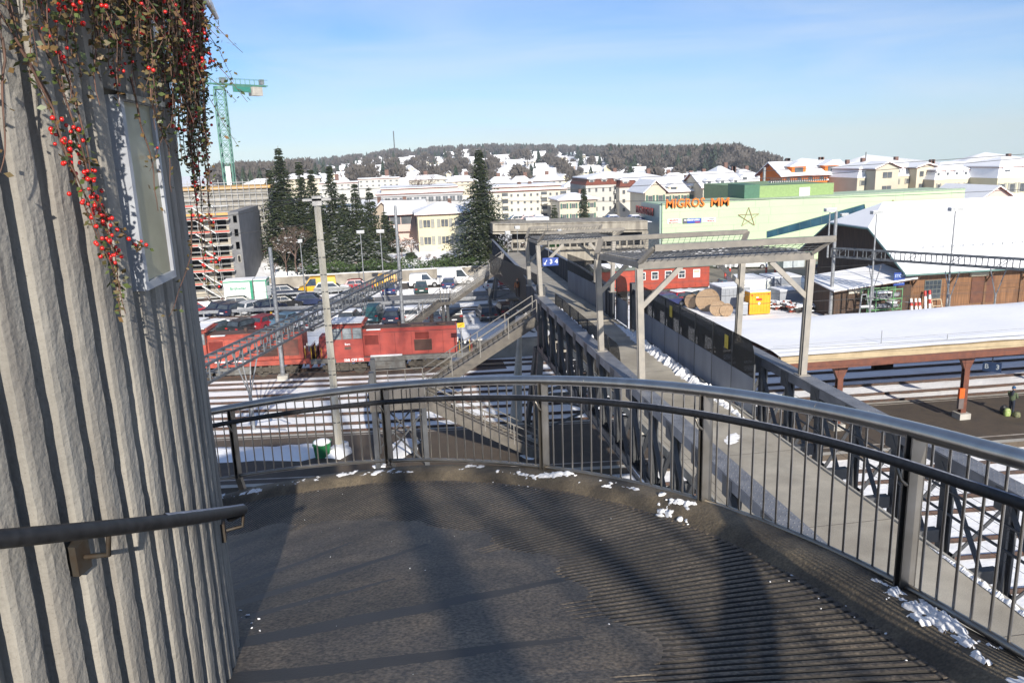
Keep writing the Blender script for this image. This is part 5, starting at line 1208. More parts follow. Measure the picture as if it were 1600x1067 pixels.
o=thing('trestle_frame','leaning grey metal frame beside the drums left of the rack','metal frame',(rk0.x-.5,68,0)); b=MB(); x=rk0.x-.6
for a,c in (((x-.5,68,0),(x-.1,68.3,2.6)),((x+.9,68,0),(x+.4,68.3,2.6)),((x-.3,68.1,1.4),(x+.7,68.1,1.4)),((x-.1,68.3,2.6),(x+.4,68.3,2.6))): b.bar(a,c,.1,.1)
b.build('bars',GALV,o); b=MB(); b.obox((x+.3,68.1,1.5),1.2,.4,.1); b.build('snow',SNOW,o)
# red white poles leaning on the shed
for k,(u,vt) in enumerate(((1425,466),(1432,466),(1438,466),(1446,454),(1453,453))):
    p=A(u,489,69.6); t=A(u+3 if k>2 else u+1,vt,70.2); o=thing('marker_pole',['first from the left of the red and white poles by the shed','second of the red and white poles by the shed','third, mostly white pole by the shed','fourth, tall pole with red top by the shed','fifth and rightmost tall red banded pole by the shed'][k],'pole',(p.x,69.6,0),0,'red and white poles leaning on the shed')
    p0=V((p.x,69.6,.1)); t=V((p.x+.12,70.1,t.z)); cs='rwrw' if k!=2 else 'wwrw'
    if k>2: cs='wwrwr' if k==4 else 'wwwr'
    n=len(cs); MR=mat('pole_red',(.5,.04,.03),.5)
    for m_,nm in ((MR,'red_band'),(WHITE,'white_band')):
        b=MB()
        for i,ch_ in enumerate(cs[::1] if k<3 else cs):
            idx=i
            if (ch_=='r')==(m_ is MR): b.tube([p0.lerp(t,idx/n),p0.lerp(t,(idx+1)/n)],.13,8)
        if b.v: b.build(nm,m_,o)
b=MB(); p=A(1466,490,69.5); 
for a,c in (((p.x-.5,69.5,.1),(p.x-.5,70,1.3)),((p.x+.5,69.5,.1),(p.x+.5,70,1.3)),((p.x-.5,70,1.3),(p.x+.5,70,1.3)),((p.x-.5,69.55,.2),(p.x+.5,69.55,.2)),((p.x-.5,69.8,.7),(p.x+.5,69.8,.7))): b.bar(a,c,.09,.06)
tag(b.build('slatted_pallet',mat('pale_wood',(.5,.42,.3),.8)),'pale wooden frame leaning against the shed right of the poles','frame')
# ---- platform roof
rf=thing('platform_roof','long flat platform roof under smooth snow with cream and brown fascia on brown posts','platform roof',(40,44,0))
rx0=20.4; rx1=75; ry0=39.3; ry1=48.9; zt=5.15
b=MB(); b.box(rx0,ry0+.3,zt-.35,rx1,ry1-.3,zt); b.build('roof_slab',BROWN,rf)
b=MB(); b.box(rx0-.02,ry0+.26,zt-.02,rx1,ry0+.3,zt+.12);b.box(rx0,ry0,zt-.28,rx1,ry0+.26,zt+.1); b.build('cream_fascia',mat('fascia_cream',(.42,.33,.2),.6,c2=(.35,.27,.16),sc=2),rf)
b=MB(); b.box(rx0,ry0+.05,zt-.75,rx1,ry0+.3,zt-.282); b.box(rx0,ry1-.3,zt-.6,rx1,ry1,zt-.05); b.box(rx0-.03,ry0+.1,zt-.6,rx0,ry1-.1,zt-.05); b.build('brown_fascia',BROWN,rf)
b=MB(); nx_,ny_=60,10; rows=[]
for i in range(nx_+1):
    for j in range(ny_+1):
        x=rx0+(rx1-rx0)*i/nx_; y=ry0+.12+(ry1-ry0-.2)*j/ny_; z=zt+.13+.09*min(1,j,ny_-j)+.06*noise.noise(V((x*.4,y*.5,0)))+.1*(j/ny_-.5)**2; b.v.append((x,y,z))
for i in range(nx_):
    for j in range(ny_): a=i*(ny_+1)+j; b.f.append((a,a+ny_+1,a+ny_+2,a+1)); b.m.append(0); b.sm.append(True)
b.build('roof_snow',MT['shed_snow'],rf)
b=MB(); 
for q in range(6): pass
b.tube([(rx0,ry0+1.0,zt+.5),(rx1,ry0+1.0,zt+.55)],.01,4); b.tube([(rx0,ry0+.4,zt+.3),(rx1,ry0+.4,zt+.3)],.01,4)
for u in (1378,1481): p=A(u,520,ry0+1.0); b.bar((p.x,ry0+1.0,zt+.1),(p.x,ry0+1.0,zt+1.0 if u<1400 else zt+.5),.03,.03)
b.build('safety_line',GALV,rf)
for xc in (24.6,32.6,44,56):
    yc=40.4; b=MB(); b.box(xc-.17,yc-.14,.75,xc+.17,yc-.11,zt-.9); b.box(xc-.17,yc+.11,.75,xc+.17,yc+.14,zt-.9); b.box(xc-.02,yc-.11,.75,xc+.02,yc+.11,zt-.9)
    b.prism([(xc-.17,yc-.12,zt-1.7),(xc+.17,yc-.12,zt-1.7),(xc+.45,yc-.12,zt-1.05),(xc+1.5,yc-.12,zt-.76),(xc-1.5,yc-.12,zt-.76),(xc-.45,yc-.12,zt-1.05)],(0,.24,0))
    pc=b.build('post',BROWN,rf); b=MB(); b.box(xc-.35,yc-.35,.4,xc+.35,yc+.35,.76); b.build('plinth',CONCL,pc)
    b=MB(); b.bar((xc,yc,zt-.5),(xc,ry1-.5,zt-.4),.2,.25); b.build('rafter',BROWN,pc)
b=MB(); 
for k in range(2): b.box(26.0,ry0+.06,zt-1.02,27.2,ry0+.3,zt-.752)
b.build('gutter_bracket',BROWN,rf)
tk=thing('ticket_validator','orange ticket box mounted on the brown platform post','ticket box',(32.2,40.1,1)); b=MB(); b.box(32.08,40.05,1.75,32.4,40.22,2.35); b.build('box',mat('orange_box',(.75,.13,.02),.4),tk); b=MB(); b.box(32.08,40.05,1.1,32.4,40.22,1.74); b.build('lower_box',mat('box_grey',(.15,.12,.11),.5),tk)
# B 3 sign
ps=A(1550,573,41.5); sg=thing('platform_sign','dark blue hanging platform sign with the letter B and number 3','sign',(ps.x,41.5,ps.z+.4))
d=V((.72,-.69,0)); nrm=V((-.69,-.72,0)); c=V((ps.x,41.5,ps.z)); DB=mat('sign_dark_blue',(.015,.035,.09),.4); hw=.5;hh=.3
c0=c; b=MB(); b.bar(c0-d*hw,c0+d*hw,.08,hh*2); b.build('board',DB,sg)
SG=mat('sign_letters_grey',(.35,.4,.45),.5)
text('B',.42,c0-d*.28+nrm*.045,d,(0,0,1),SG,sg,'letter',.004,.004); text('3',.42,c0+d*.3+nrm*.045,d,(0,0,1),SG,sg,'numeral',.004,.008)
b=MB(); b.bar(c0+V((0,0,hh)),(c0.x,c0.y,zt-.36),.04,.04); b.build('hanger',STEEL,sg)
# grit bin
gp_=G(505,713,.4); gbn=thing('grit_bin','green grit bin with a thick snow cap beside the concrete mast','grit bin',gp_)
b=MB(); 
for (s0,z0_,s1,z1_) in ((.38,0,.46,.8),): b.add([(gp_.x+a*s0,gp_.y+c_*s0,gp_.z+z0_) for a,c_ in ((-1,-.8),(1,-.8),(1,.8),(-1,.8))]+[(gp_.x+a*s1,gp_.y+c_*s1,gp_.z+z1_) for a,c_ in ((-1,-.8),(1,-.8),(1,.8),(-1,.8))],[(0,3,2,1),(4,5,6,7),(0,1,5,4),(1,2,6,5),(2,3,7,6),(3,0,4,7)])
b.build('bin',mat('bin_green',(.02,.16,.05),.4),gbn); b=MB(); b.box(gp_.x-.5,gp_.y-.42,gp_.z+.8,gp_.x+.5,gp_.y+.42,gp_.z+.86); b.build('lid',MT['bin_green'],gbn); b=MB(); b.ball((gp_.x,gp_.y,gp_.z+.86),.5,12,6,sz=.35); b.build('snow_cap',SNOW,gbn)
# yellow bolt sign on stair + marker post
p=A(720,508,58); b=MB(); b.obox(p,.55,.04,.36,0); ys=thing('hazard_sign','yellow high voltage sign with a red arrow shape near the upper stairs','sign',p); b.build('board',mat('hazard_yellow',(.8,.5,.02),.5),ys)
b=MB(); b.bar(p+V((-.15,-.03,-.08)),p+V((.0,-.03,.02)),.03,.03,up=(0,1,0)); b.bar(p+V((.0,-.03,.02)),p+V((-.05,-.03,-.02)),.03,.03,up=(0,1,0)); b.bar(p+V((-.05,-.03,-.0)),p+V((.17,-.03,.1)),.03,.03,up=(0,1,0)); b.build('bolt',mat('sign_red',(.6,.05,.03),.5),ys)
b=MB(); b.tube([(p.x,p.y+.05,0),(p.x,p.y+.05,p.z-.1)],.04,6); b.build('post',GALV,ys)
p=G(424,490); o=thing('marker_post','thin sign post with yellow and black bands and a white plate by the guardrail','post',p); b=MB(); b.tube([p,p+V((0,0,2.6))],.04,6); b.build('pole',GALV,o); b=MB(); b.obox(p+V((0,-.06,.6)),.22,.1,.22); b.obox(p+V((0,-.06,.15)),.22,.1,.22); b.build('yellow_band',YEL,o); b=MB(); b.obox(p+V((0,-.06,2.7)),.5,.05,1.1); b.build('plate',mat('grey_plate',(.4,.42,.42),.5),o)
p=G(689,450); o=thing('road_sign','white rectangular sign on a post between the two white vans','sign',p); b=MB(); b.tube([p,p+V((0,0,1.9))],.04,6); b.build('pole',GALV,o); b=MB(); b.obox(p+V((0,-.06,2.1)),.75,.05,.75); b.build('plate',WHITE,o)
p=G(675,509); o=thing('rusty_stump','rusty round post standing just behind the right locomotive','post',p); b=MB(); b.cyl(p,.2,1.4,10); b.build('post',mat('rusty_post',(.3,.2,.14),.9,c2=(.16,.08,.05),sc=4),o); b=MB(); b.cyl(p+V((0,0,1.4)),.26,.2,10); b.build('cap',BROWN,o)
# ================= GREEN HALL, VIADUCT, TOWN =================
HY=110.0; P=lambda u,v,Y=HY:A(u,v,Y)
HG=mat('hall_pale_green',(.46,.58,.37),.5,c2=(.43,.55,.345),sc=.2)
hl=thing('green_hall','huge pale green clad supermarket hall with orange rooftop lettering','building',(60,HY+10,0))
a=P(1035,320);c=P(1508,296); xa,xc=a.x,c.x; za,zc=a.z,c.z
b=MB(); b.prism([(xa,HY,-.2),(xc,HY,-.2),(xc,HY,zc),(xa,HY,za)],(0,9,0)); b.build('wall',HG,hl)
b=MB(); n=22
for k in range(1,8):
    t=k/8; z0=za*t;z1=zc*t; b.prism([(xa,HY-.015,z0),(xc,HY-.015,z1),(xc,HY-.015,z1+.035),(xa,HY-.015,z0+.035)],(0,.012,0))
rr=random.Random(5)
for k in range(8):
    for i in range(9):
        x=xa+1+(xc-xa-2)*(i+rr.random())/9; f=(x-xa)/(xc-xa); zt=(za+(zc-za)*f); z0=zt*k/8; b.box(x,HY-.014,z0,x+.05,HY-.003,z0+zt/8)
b.build('cladding_joints',mat('joint_green',(.36,.48,.3),.6),hl)
b=MB(); b.prism([(xa-.05,HY-.1,za-.02),(xc,HY-.1,zc-.02),(xc,HY-.1,zc+.2),(xa-.05,HY-.1,za+.2)],(0,.6,0)); b.build('parapet_cap',mat('hall_cap',(.3,.38,.28),.5),hl)
b=MB(); b.prism([(xa-.3,HY+.3,-.2),(xa-.3,HY+9,-.2),(xa-.3,HY+9,za-.1),(xa-.3,HY+.3,za-.1)],(.29,0,0)); b.build('side_wall',mat('hall_side_shade',(.25,.34,.31),.4,c2=(.3,.38,.35),sc=.4),hl)  # side wall colour made darker and greyer, its shade painted in
OR=mat('orange_letters',(.85,.2,.01),.5); 
def ltr(s,u0,u1,v,size,mm,Y=HY-.25,ext=.12,bold=.03,name='lettering'):
    p0=P(u0,v,Y);p1=P(u1,v,Y); t=text(s,size,(0,0,0),(1,0,0),(0,0,1),mm,hl,name,ext,bold)
    xs=[q.co.x for q in t.data.vertices]; off=V((hl.location.x,hl.location.y,hl.location.z)); x0,x1=min(xs),max(xs); sc_=(p1.x-p0.x)/(x1-x0)
    cx=(x0+x1)/2; cz=-hl.location.z
    for q in t.data.vertices: 
        q.co.x=(q.co.x-cx)*sc_+(p0.x+p1.x)/2-off.x; q.co.y=q.co.y-(-hl.location.y)+Y-off.y; q.co.z=q.co.z+(p0.z+p1.z)/2-off.z+0
    t.data.update(); return t
t=ltr('MIGROS',1041,1101,318,1.75,OR,bold=.025); t=ltr('MM',1111,1139,316.5,1.6,OR,bold=.025)
RDL=mat('dark_red_letters',(.35,.04,.03),.5)
text('MIGROS MM',1.5,(xa-.45,HY+7,za-1.3),(0,-1,0),(0,0,1),RDL,hl,'side_lettering',.08,.04)
def board(u0,u1,v0,v1,m,nm='sign_board'):
    p0=P(u0,v1);p1=P(u1,v0); b=MB(); b.box(p0.x,HY-.12,p0.z,p1.x,HY-.02,p1.z); return b.build(nm,m,hl),p0,p1
SB=mat('board_blue',(.03,.08,.42),.5); SGY=mat('board_grey',(.1,.11,.12),.5)
board(1042.5,1064,342,350,WL_); board(1066.5,1073,341.3,349.5,SGY); board(1073.3,1095,340.8,349.3,SB); board(1096,1118,340,347.6,WL_)
RDT=mat('red_letters',(.6,.06,.03),.5)
ltr('MIGROS',1046,1060,344.6,.32,RDT,HY-.14,.01,.012); ltr('RESTAURANT',1045,1061,348.1,.22,mat('brown_letters',(.4,.15,.02),.5),HY-.14,.01,.01)
ltr('m-electronics',1069,1093,343.6,.42,WL_,HY-.14,.01,.012); ltr('MIGROS',1086,1094,347.4,.2,RDT,HY-.14,.01,.01)
ltr('DO IT + GARDEN',1098,1116,342.2,.24,SGY,HY-.14,.01,.004); ltr('MIGROS',1105,1116,345.3,.24,RDT,HY-.14,.01,.008)
# slanted window strip
pp=[P(1198,362),P(1350,319.5),P(1352,335),P(1198,372)]; b=MB(); b.prism([V((p.x,HY-.05,p.z)) for p in pp],(0,.045,0)); b.build('slanted_window',mat('slant_glass',(.015,.05,.08),.15,c2=(.03,.09,.13),sc=.5),hl)
b=MB(); 
for i in range(9): t=i/9; q0=pp[0].lerp(pp[1],t);q1=pp[3].lerp(pp[2],t); b.bar((q0.x,HY-.06,q0.z),(q1.x,HY-.06,q1.z),.05,.05,up=(0,1,0))
b.bar((pp[0].x,HY-.07,pp[0].z),(pp[1].x,HY-.07,pp[1].z),.08,.14,up=(0,1,0)); b.bar((pp[1].x,HY-.07,pp[1].z),(pp[2].x,HY-.07,pp[2].z),.08,.14,up=(0,1,0)); b.build('window_mullions',mat('mullion',(.05,.1,.11),.5),hl)
# roof plant rooms
p0=P(1163,305,114);p1=P(1303,290,114); b=MB(); b.box(p0.x,114,za-1,p1.x,130,p0.z+.95+.3); b.build('green_rooftop_block',mat('block_green',(.25,.36,.14),.5),hl)
b=MB(); b.box(p0.x-.02,113.95,za-1,p0.x+2.4,120,p0.z+1.5); b.build('dark_green_block',mat('block_dgreen',(.06,.16,.1),.6),hl)
zt=p0.z+1.55; b=MB(); r_=random.Random(2)
for i in range(26): x=p0.x+4.5+i*(p1.x-p0.x-5)/26; b.bar((x,115,zt),(x+.45,115,zt+.55),.08,.05); b.box(x,114.9,zt,x+.07,115.1,zt+.6)
b.box(p0.x+4.5,114.9,zt+.55,p1.x-.5,115.2,zt+.62)
b.build('rooftop_frames',STEEL,hl); b=MB(); 
for i in range(26): x=p0.x+4.6+i*(p1.x-p0.x-5)/26; b.obox((x+.3,115.6,zt+.18),.4,1.0,.2)
b.build('roof_snow',SNOW,hl)
b=MB(); q=P(1258,296,113.9); b.box(q.x-.9,113.9,za,q.x+.8,113.98,q.z+.3); b.build('white_vent',WHITE,hl)
# christmas star outlines
for (cu,cv,w_,h_,lab) in ((1170,340,36,32,'left star outline of thin light strings on the green facade'),(1395,327,38,30,'right star outline of light strings, partly behind the shed roof')):
    cc=P(cu,cv,HY-.2); sx=w_/2/F_PX*112*1.02; sz=h_/2/F_PX*112; st_=thing('star_decoration',lab,'decoration',cc,0,'star outlines on the facade'); pts=[V((cc.x+sx*math.sin(2*PI*k*2/5),HY-.12,cc.z+sz*math.cos(2*PI*k*2/5))) for k in range(6)]
    b=MB(); 
    for a_,c_ in zip(pts[:-1],pts[1:]): b.bar(a_,c_,.07,.07,up=(0,1,0))
    b.build('light_string',mat('star_string',(.4,.3,.15),.6),st_)
q=P(1295,300,113)
# viaduct / parking deck at left of hall
vd=thing('parking_viaduct','weathered grey concrete parking deck with dark openings left of the green hall','viaduct',(25,HY+2,0))
VC=mat('viaduct_concrete',(.36,.33,.27),.9,c2=(.2,.18,.15),sc=.8,stretch=(2,1,.5),det=7)
x0=P(776,360).x; x1=xa-.35; zt0=P(790,351).z; zt1=P(1005,345).z; zb0=P(790,362).z; zb1=P(1005,357).z
def vpr(u0,v0,u1,v1,u2,v2,u3,v3,Y,dep,m,nm):
    L_=[P(u0,v0,Y),P(u1,v1,Y),P(u2,v2,Y),P(u3,v3,Y)]; b=MB(); b.prism([V((p.x,Y,p.z)) for p in L_],(0,dep,0)); return b.build(nm,m,vd)
vpr(770,362,1012,359,1012,345,770,350,HY-2,8,VC,'upper_parapet')
vpr(868,409,1010,404,1010,388,868,392,HY-3,.4,VC,'lower_parapet')
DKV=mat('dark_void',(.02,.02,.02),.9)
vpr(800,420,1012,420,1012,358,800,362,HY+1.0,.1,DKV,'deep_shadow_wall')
vpr(770,366,1012,362.5,1012,360.5,770,363.5,HY-2.1,4,VC,'deck_slab')
vpr(870,395,1010,391,1010,387,870,391,HY-2.5,5,VC,'lower_deck_slab')
for u in (880,920,962,1008):
    p=P(u,400,HY-2.3); b=MB(); b.box(p.x-.45,HY-2.3,0,p.x+.45,HY-1.4,P(u,362,HY-2.3).z); b.build('column',VC,vd)
b=MB(); p=P(870,392,HY-2.8); b.box(p.x-.3,HY-2.8,0,p.x+1.5,HY+.9,p.z); b.build('pier',VC,vd)
b=MB(); 
for i in range(60):
    u=872+i*1.5; p=P(u,372,HY-3.2)
q0,q1=P(800,377,HY-4),P(1012,372,HY-4); b.bar((q0.x,HY-4,q0.z),(q1.x,HY-4,q1.z),.25,.4); b.bar((q0.x,HY-4,q0.z-1.1),(q1.x,HY-4,q1.z-1.1),.25,.3)
for i in range(20): q=q0.lerp(q1,i/19); b.bar((q.x,HY-4,q.z),(q.x,HY-4,q.z-1.1),.2,.12)
b.build('railing_beams',VC,vd)
b=MB(); b.prism([V((p.x,HY-2,p.z)) for p in (P(770,350.4),P(1012,345.4),P(1012,344.9),P(770,349.6))],(0,8,0)); b.build('snow',SNOW,vd)
for u,c,l in ((812,(.1,.1,.12),'dark car roof showing over the viaduct parapet, left'),(828,RD,'red car on the viaduct deck'),(845,(.05,.06,.1),'dark car on the viaduct deck beside the red one'),(960,(.03,.07,.25),'blue car at the right end of the viaduct deck'),(994,(.03,.05,.2),'second blue car close to the hall on the viaduct deck')):
    p=P(u,351,HY+1.5); 
    car('sedan',u,351,0,c,l,1,z=p.z-.6)
tag((lambda b:b.build('delivery_truck',WHITE))(MB().box(P(822,347,HY+3).x,HY+3,P(822,350,HY+3).z,P(858,347,HY+3).x,HY+5,P(822,341,HY+3).z)),'long white flat topped truck body on the viaduct road','truck')
gg=MB(); gg.prism([V((p.x,HY-1.7,p.z)) for p in (P(855,389,HY-1.7),P(876,389,HY-1.7),P(874,380,HY-1.7),P(862,380,HY-1.7))],(0,.5,0)); gg.prism([V((p.x,HY-3.3,p.z)) for p in (P(845,408,HY-3.3),P(868,407,HY-3.3),P(866,399,HY-3.3),P(850,399,HY-3.3))],(0,.5,0)); tag(gg.build('green_tarp',mat('tarp_green',(.1,.33,.05),.6)),'bright green tarpaulins under the viaduct end','tarpaulin')
# retaining wall + hedge
rw=thing('retaining_wall','long beige concrete retaining wall behind the vans','wall',(0,109,0)); q0,q1=P(430,447,110.5),P(775,428,110.5)
b=MB(); b.box(-24,110.5,0,17,110.9,1.55); b.build('wall',CONC,rw)
b=MB(); b.box(-24,110.45,1.55,17,111.0,1.63); b.build('snow_cap',SNOW,rw)
# ---------- houses ----------
WINM=mat('far_window',(.06,.07,.08),.3,c2=(.12,.13,.14),sc=.6); SHUT=mat('shutter_grey',(.3,.3,.27),.7); TILE=mat('red_tiles',(.18,.05,.03),.8,c2=(.12,.04,.025),sc=2)
def wallm(c): return mat('wall_%02d_%02d_%02d'%tuple(int(x*99) for x in c),c,.85,c2=tuple(x*.88 for x in c),sc=.25)
def house(name,lab,u0,u1,vb,ve,vr,Y,wc,rows,cols,roof='gable',dep=None,balc=(),grp='town buildings behind the tracks',frame=WHITE,snow=SNOW,dorm=0,chim=1,wsz=(.45,.5),cat='building',over=.5,ridge='x',zext=4,shut=None):
    um=(u0+u1)/2; p0=A(u0,vb,Y);p1=A(u1,vb,Y); xa,xb=p0.x,p1.x; zb=min(p0.z,p1.z); ze=A(um,ve,Y).z; dep=dep or (xb-xa)*.6; zr=A(um,vr,Y+dep/2 if roof!='flat' else Y).z; w_=xb-xa
    o=thing(name,lab,cat,((xa+xb)/2,Y+dep/2,zb),0,grp); W=wallm(wc)
    b=MB(); b.box(xa,Y,zb-zext,xb,Y+dep,ze)
    if roof=='gable' and ridge=='y': b.prism([(xa,Y+.001,ze),(xb,Y+.001,ze),((xa+xb)/2,Y+.001,zr)],(0,dep,0))
    b.build('wall',W,o)
    rb=MB(); sb=MB(); e=over*max(1,w_/16)
    def pl(P,up=.12):
        rb.prism([V(p) for p in P],(0,0,.1)); sb.prism([V(p)+V((0,0,.102)) for p in P],(0,0,up+.12*Y/200))
    if roof=='gable' and ridge=='x':
        b=MB(); b.prism([(xa,Y,ze),(xa,Y+dep,ze),(xa,Y+dep/2,zr)],(w_,0,0)); b.build('gable',W,o)
        s=(zr-ze)/(dep/2)*e
        pl([(xa-e,Y-e,ze-s),(xb+e,Y-e,ze-s),(xb+e,Y+dep/2,zr),(xa-e,Y+dep/2,zr)]); pl([(xa-e,Y+dep/2,zr),(xb+e,Y+dep/2,zr),(xb+e,Y+dep+e,ze-s),(xa-e,Y+dep+e,ze-s)])
    elif roof=='gable':
        s=(zr-ze)/(w_/2)*e; xm=(xa+xb)/2
        pl([(xa-e,Y-e,ze-s),(xm,Y-e,zr),(xm,Y+dep+e,zr),(xa-e,Y+dep+e,ze-s)]); pl([(xm,Y-e,zr),(xb+e,Y-e,ze-s),(xb+e,Y+dep+e,ze-s),(xm,Y+dep+e,zr)])
    elif roof in('hip','mansard'):
        zk=ze
        if roof=='mansard':
            zk=ze+(zr-ze)*.55; q=w_*.045
            mb=MB(); mb.add([(xa-e*.3,Y-e*.3,ze),(xb+e*.3,Y-e*.3,ze),(xb+e*.3,Y+dep+e*.3,ze),(xa-e*.3,Y+dep+e*.3,ze),(xa+q,Y+q,zk),(xb-q,Y+q,zk),(xb-q,Y+dep-q,zk),(xa+q,Y+dep-q,zk)],[(0,1,5,4),(1,2,6,5),(2,3,7,6),(3,0,4,7)])
            mb.build('mansard_slope',TILE if dorm>=0 else snow,o)
            xa2,xb2,ya2,yb2=xa+q-e*.4,xb-q+e*.4,Y+q-e*.4,Y+dep-q+e*.4
        else: xa2,xb2,ya2,yb2=xa-e,xb+e,Y-e,Y+dep+e
        h=min((xb2-xa2)/2-.1,(yb2-ya2)/2); ym=(ya2+yb2)/2
        A1,A2=(xa2+h*.9,ym,zr),(xb2-h*.9,ym,zr)
        for Pq in ([(xa2,ya2,zk),(xb2,ya2,zk),A2,A1],[(xb2,yb2,zk),(xa2,yb2,zk),A1,A2],[(xa2,yb2,zk),(xa2,ya2,zk),A1],[(xb2,ya2,zk),(xb2,yb2,zk),A2]): pl(Pq)
    else:
        rb.box(xa-.2,Y-.2,ze,xb+.2,Y+dep+.2,ze+.25); sb.box(xa-.1,Y-.1,ze+.252,xb+.1,Y+dep+.1,ze+.5)
        if roof=='attic': zz=zr; b=MB(); b.box(xa+w_*.06,Y+1.2,ze+.25,xb-w_*.06,Y+dep,zz); b.build('attic_storey',wallm((.5,.48,.42)),o); rb.box(xa+w_*.05,Y+.9,zz,xb-w_*.05,Y+dep,zz+.2); sb.box(xa+w_*.05,Y+.9,zz+.202,xb-w_*.05,Y+dep,zz+.5)
    ro=rb.build('roof',TILE,o); sb.build('roof_snow',snow,ro)
    r_=random.Random(int(u0*7))
    for k in range(chim): cx=xa+w_*r_.uniform(.2,.8); b=MB(); b.box(cx-.35*Y/150,Y+dep*.5,zr-.5,cx+.35*Y/150,Y+dep*.5+.7,zr+.9*Y/150); b.build('chimney',mat('chimney_m',(.16,.09,.07),.8),ro)
    # windows
    me=None; cnt=0; fh=(ze-zb)/max(rows,1); bw=w_/max(cols,1); ww,wh=bw*wsz[0],fh*wsz[1]
    for r in range(rows):
        for c_ in range(cols):
            if cnt>=100: break
            x=xa+bw*(c_+.5); z=zb+fh*(r+.5)
            if (c_ in balc):
                continue
            if me is None:
                b=MB(); b.box(-ww/2,-.09,-wh/2,ww/2,-.001,wh/2); f=b.build('window',frame,o); me=f.data
                b=MB(); b.box(-ww*.42,-.11,-wh*.42,-ww*.03,-.091,wh*.42); b.box(ww*.03,-.11,-wh*.42,ww*.42,-.091,wh*.42); g_=b.build('pane',WINM,None); gm=g_.data; g_.parent=f
                if shut: b=MB(); b.box(-ww*.95,-.1,-wh/2,-ww*.52,-.002,wh/2); b.box(ww*.52,-.1,-wh/2,ww*.95,-.002,wh/2); s_=b.build('shutter',shut,None); s_.parent=f; sm_=s_.data
            else:
                f=bpy.data.objects.new('window',me); col.objects.link(f); f.parent=o
                g_=bpy.data.objects.new('pane',gm); col.objects.link(g_); g_.parent=f
                if shut: s_=bpy.data.objects.new('shutter',sm_); col.objects.link(s_); s_.parent=f
            f.location=V((x,Y,z))-V(o.location); cnt+=1
    for c_ in balc:
        for r in range(rows):
            x=xa+bw*(c_+.5); z=zb+fh*r
            b=MB(); b.box(x-bw*.5,Y-.9,z+fh*.08,x+bw*.5,Y-.001,z+fh*.14); b.box(x-bw*.5,Y-.95,z+fh*.14,x+bw*.5,Y-.88,z+fh*.45); bb=b.build('balcony',W,o); b=MB(); b.box(x-bw*.46,Y-.03,z+fh*.15,x+bw*.46,Y-.002,z+fh*.85); b.build('balcony_door',WINM,bb)
    for k in range(abs(dorm)):
        x=xa+w_*(k+.5)/abs(dorm); dz=(zr-ze); y=Y+.3; bw2=w_/abs(dorm)*.42; t_=dz*(.72 if 'orange' in name else .5)
        b=MB(); b.box(x-bw2/2,y,ze+dz*.06,x+bw2/2,y+dep*.3,ze+t_); d=b.build('dormer',wallm(wc) if dorm>0 else snow,o)
        b=MB(); b.box(x-bw2*.3,y-.06,ze+dz*.14,x+bw2*.3,y-.002,ze+t_*.85); b.build('dormer_window',WINM,d)
        b=MB(); b.prism([(x-bw2*.7,y-.3,ze+t_-.05),(x+bw2*.7,y-.3,ze+t_-.05),(x,y-.3,ze+t_+bw2*.35)],(0,dep*.3,0)); b.build('dormer_snow',snow,d)
    return o,xa,xb,zb,ze,zr
CR=(.58,.52,.4); PK=(.6,.45,.4); LG=(.5,.49,.45); CRM=(.58,.55,.46)
house('yellow_house','pale yellow villa with a low hipped snowy roof left of the big spruce',655,738,386,335,318,126,(.64,.58,.4),2,3,'hip',shut=SHUT,dep=10)
o,xa,xb,zb,ze,zr=house('chalet','pink chalet with gabled snow roof and veranda, left of the yellow villa',610,662,362,333,315,135,PK,1,3,'gable',dep=9,balc=(0,1),over=.8)
house('grey_house','grey gabled house between the snowy conifers and the pink chalet',583,612,345,332,315,140,(.4,.34,.27),1,2,'gable',dep=8,ridge='y')
house('office_block','long low grey office building with ribbon windows and blue awnings under the skyline',590,725,335,303,293,200,(.42,.42,.42),2,12,'attic',dep=20,wsz=(.8,.5),chim=0)
house('apartment_block','broad cream five storey apartment block with balconies right of the big spruce',765,886,352,299,291,180,CRM,5,12,'attic',dep=14,balc=(2,8,11),wsz=(.36,.42),chim=2)
house('small_house','cream cube shaped house with hipped roof behind the small spruce',875,932,345,313,303,165,CR,2,4,'hip',dep=10,shut=mat('green_shutter',(.05,.13,.1),.6))
house('old_apartment_house','large grey old apartment house with red mansard floor and white balconies',916,1012,345,288,270,175,LG,4,9,'mansard',dep=16,balc=(4,),dorm=5,wsz=(.32,.5))
house('old_apartment_house','light facade of the old apartment house right part with red mansard windows',968,1048,345,292,271,172,(.6,.57,.5),4,6,'mansard',dep=15,dorm=4,wsz=(.35,.5))
house('gabled_house','cream house with a steep gable directly above the hall corner',1008,1040,322,299,282,150,CR,1,2,'gable',dep=10,ridge='y',chim=0,shut=mat('green_shutter',(.05,.13,.1),.6))
house('gabled_house','long cream house with snowy roof and two red dormers above the hall lettering',1036,1104,320,299,281,155,CR,1,5,'gable',dep=12,dorm=2,chim=1,shut=MT['green_shutter'])
house('gabled_house','white roofed house with two dark gablets right of the long cream house',1098,1160,315,292,270,150,CR,1,4,'gable',dep=12,dorm=-3)
house('gabled_house','steep white pyramid roof behind the hall roof edge',1120,1160,300,281,261,200,LG,1,3,'hip',dep=14)
house('gabled_house','broad white hipped roof with chimneys left of the orange house',1150,1205,300,284,266,190,LG,1,4,'hip',dep=14,dorm=-2,chim=3)
o,xa,xb,zb,ze,zr=house('orange_house','bright orange half timbered house with snowy roof and many chimneys',1222,1325,296,272,253,150,(.7,.17,.015),2,6,'gable',dep=10,dorm=2,chim=4,over=.8,wsz=(.3,.5))
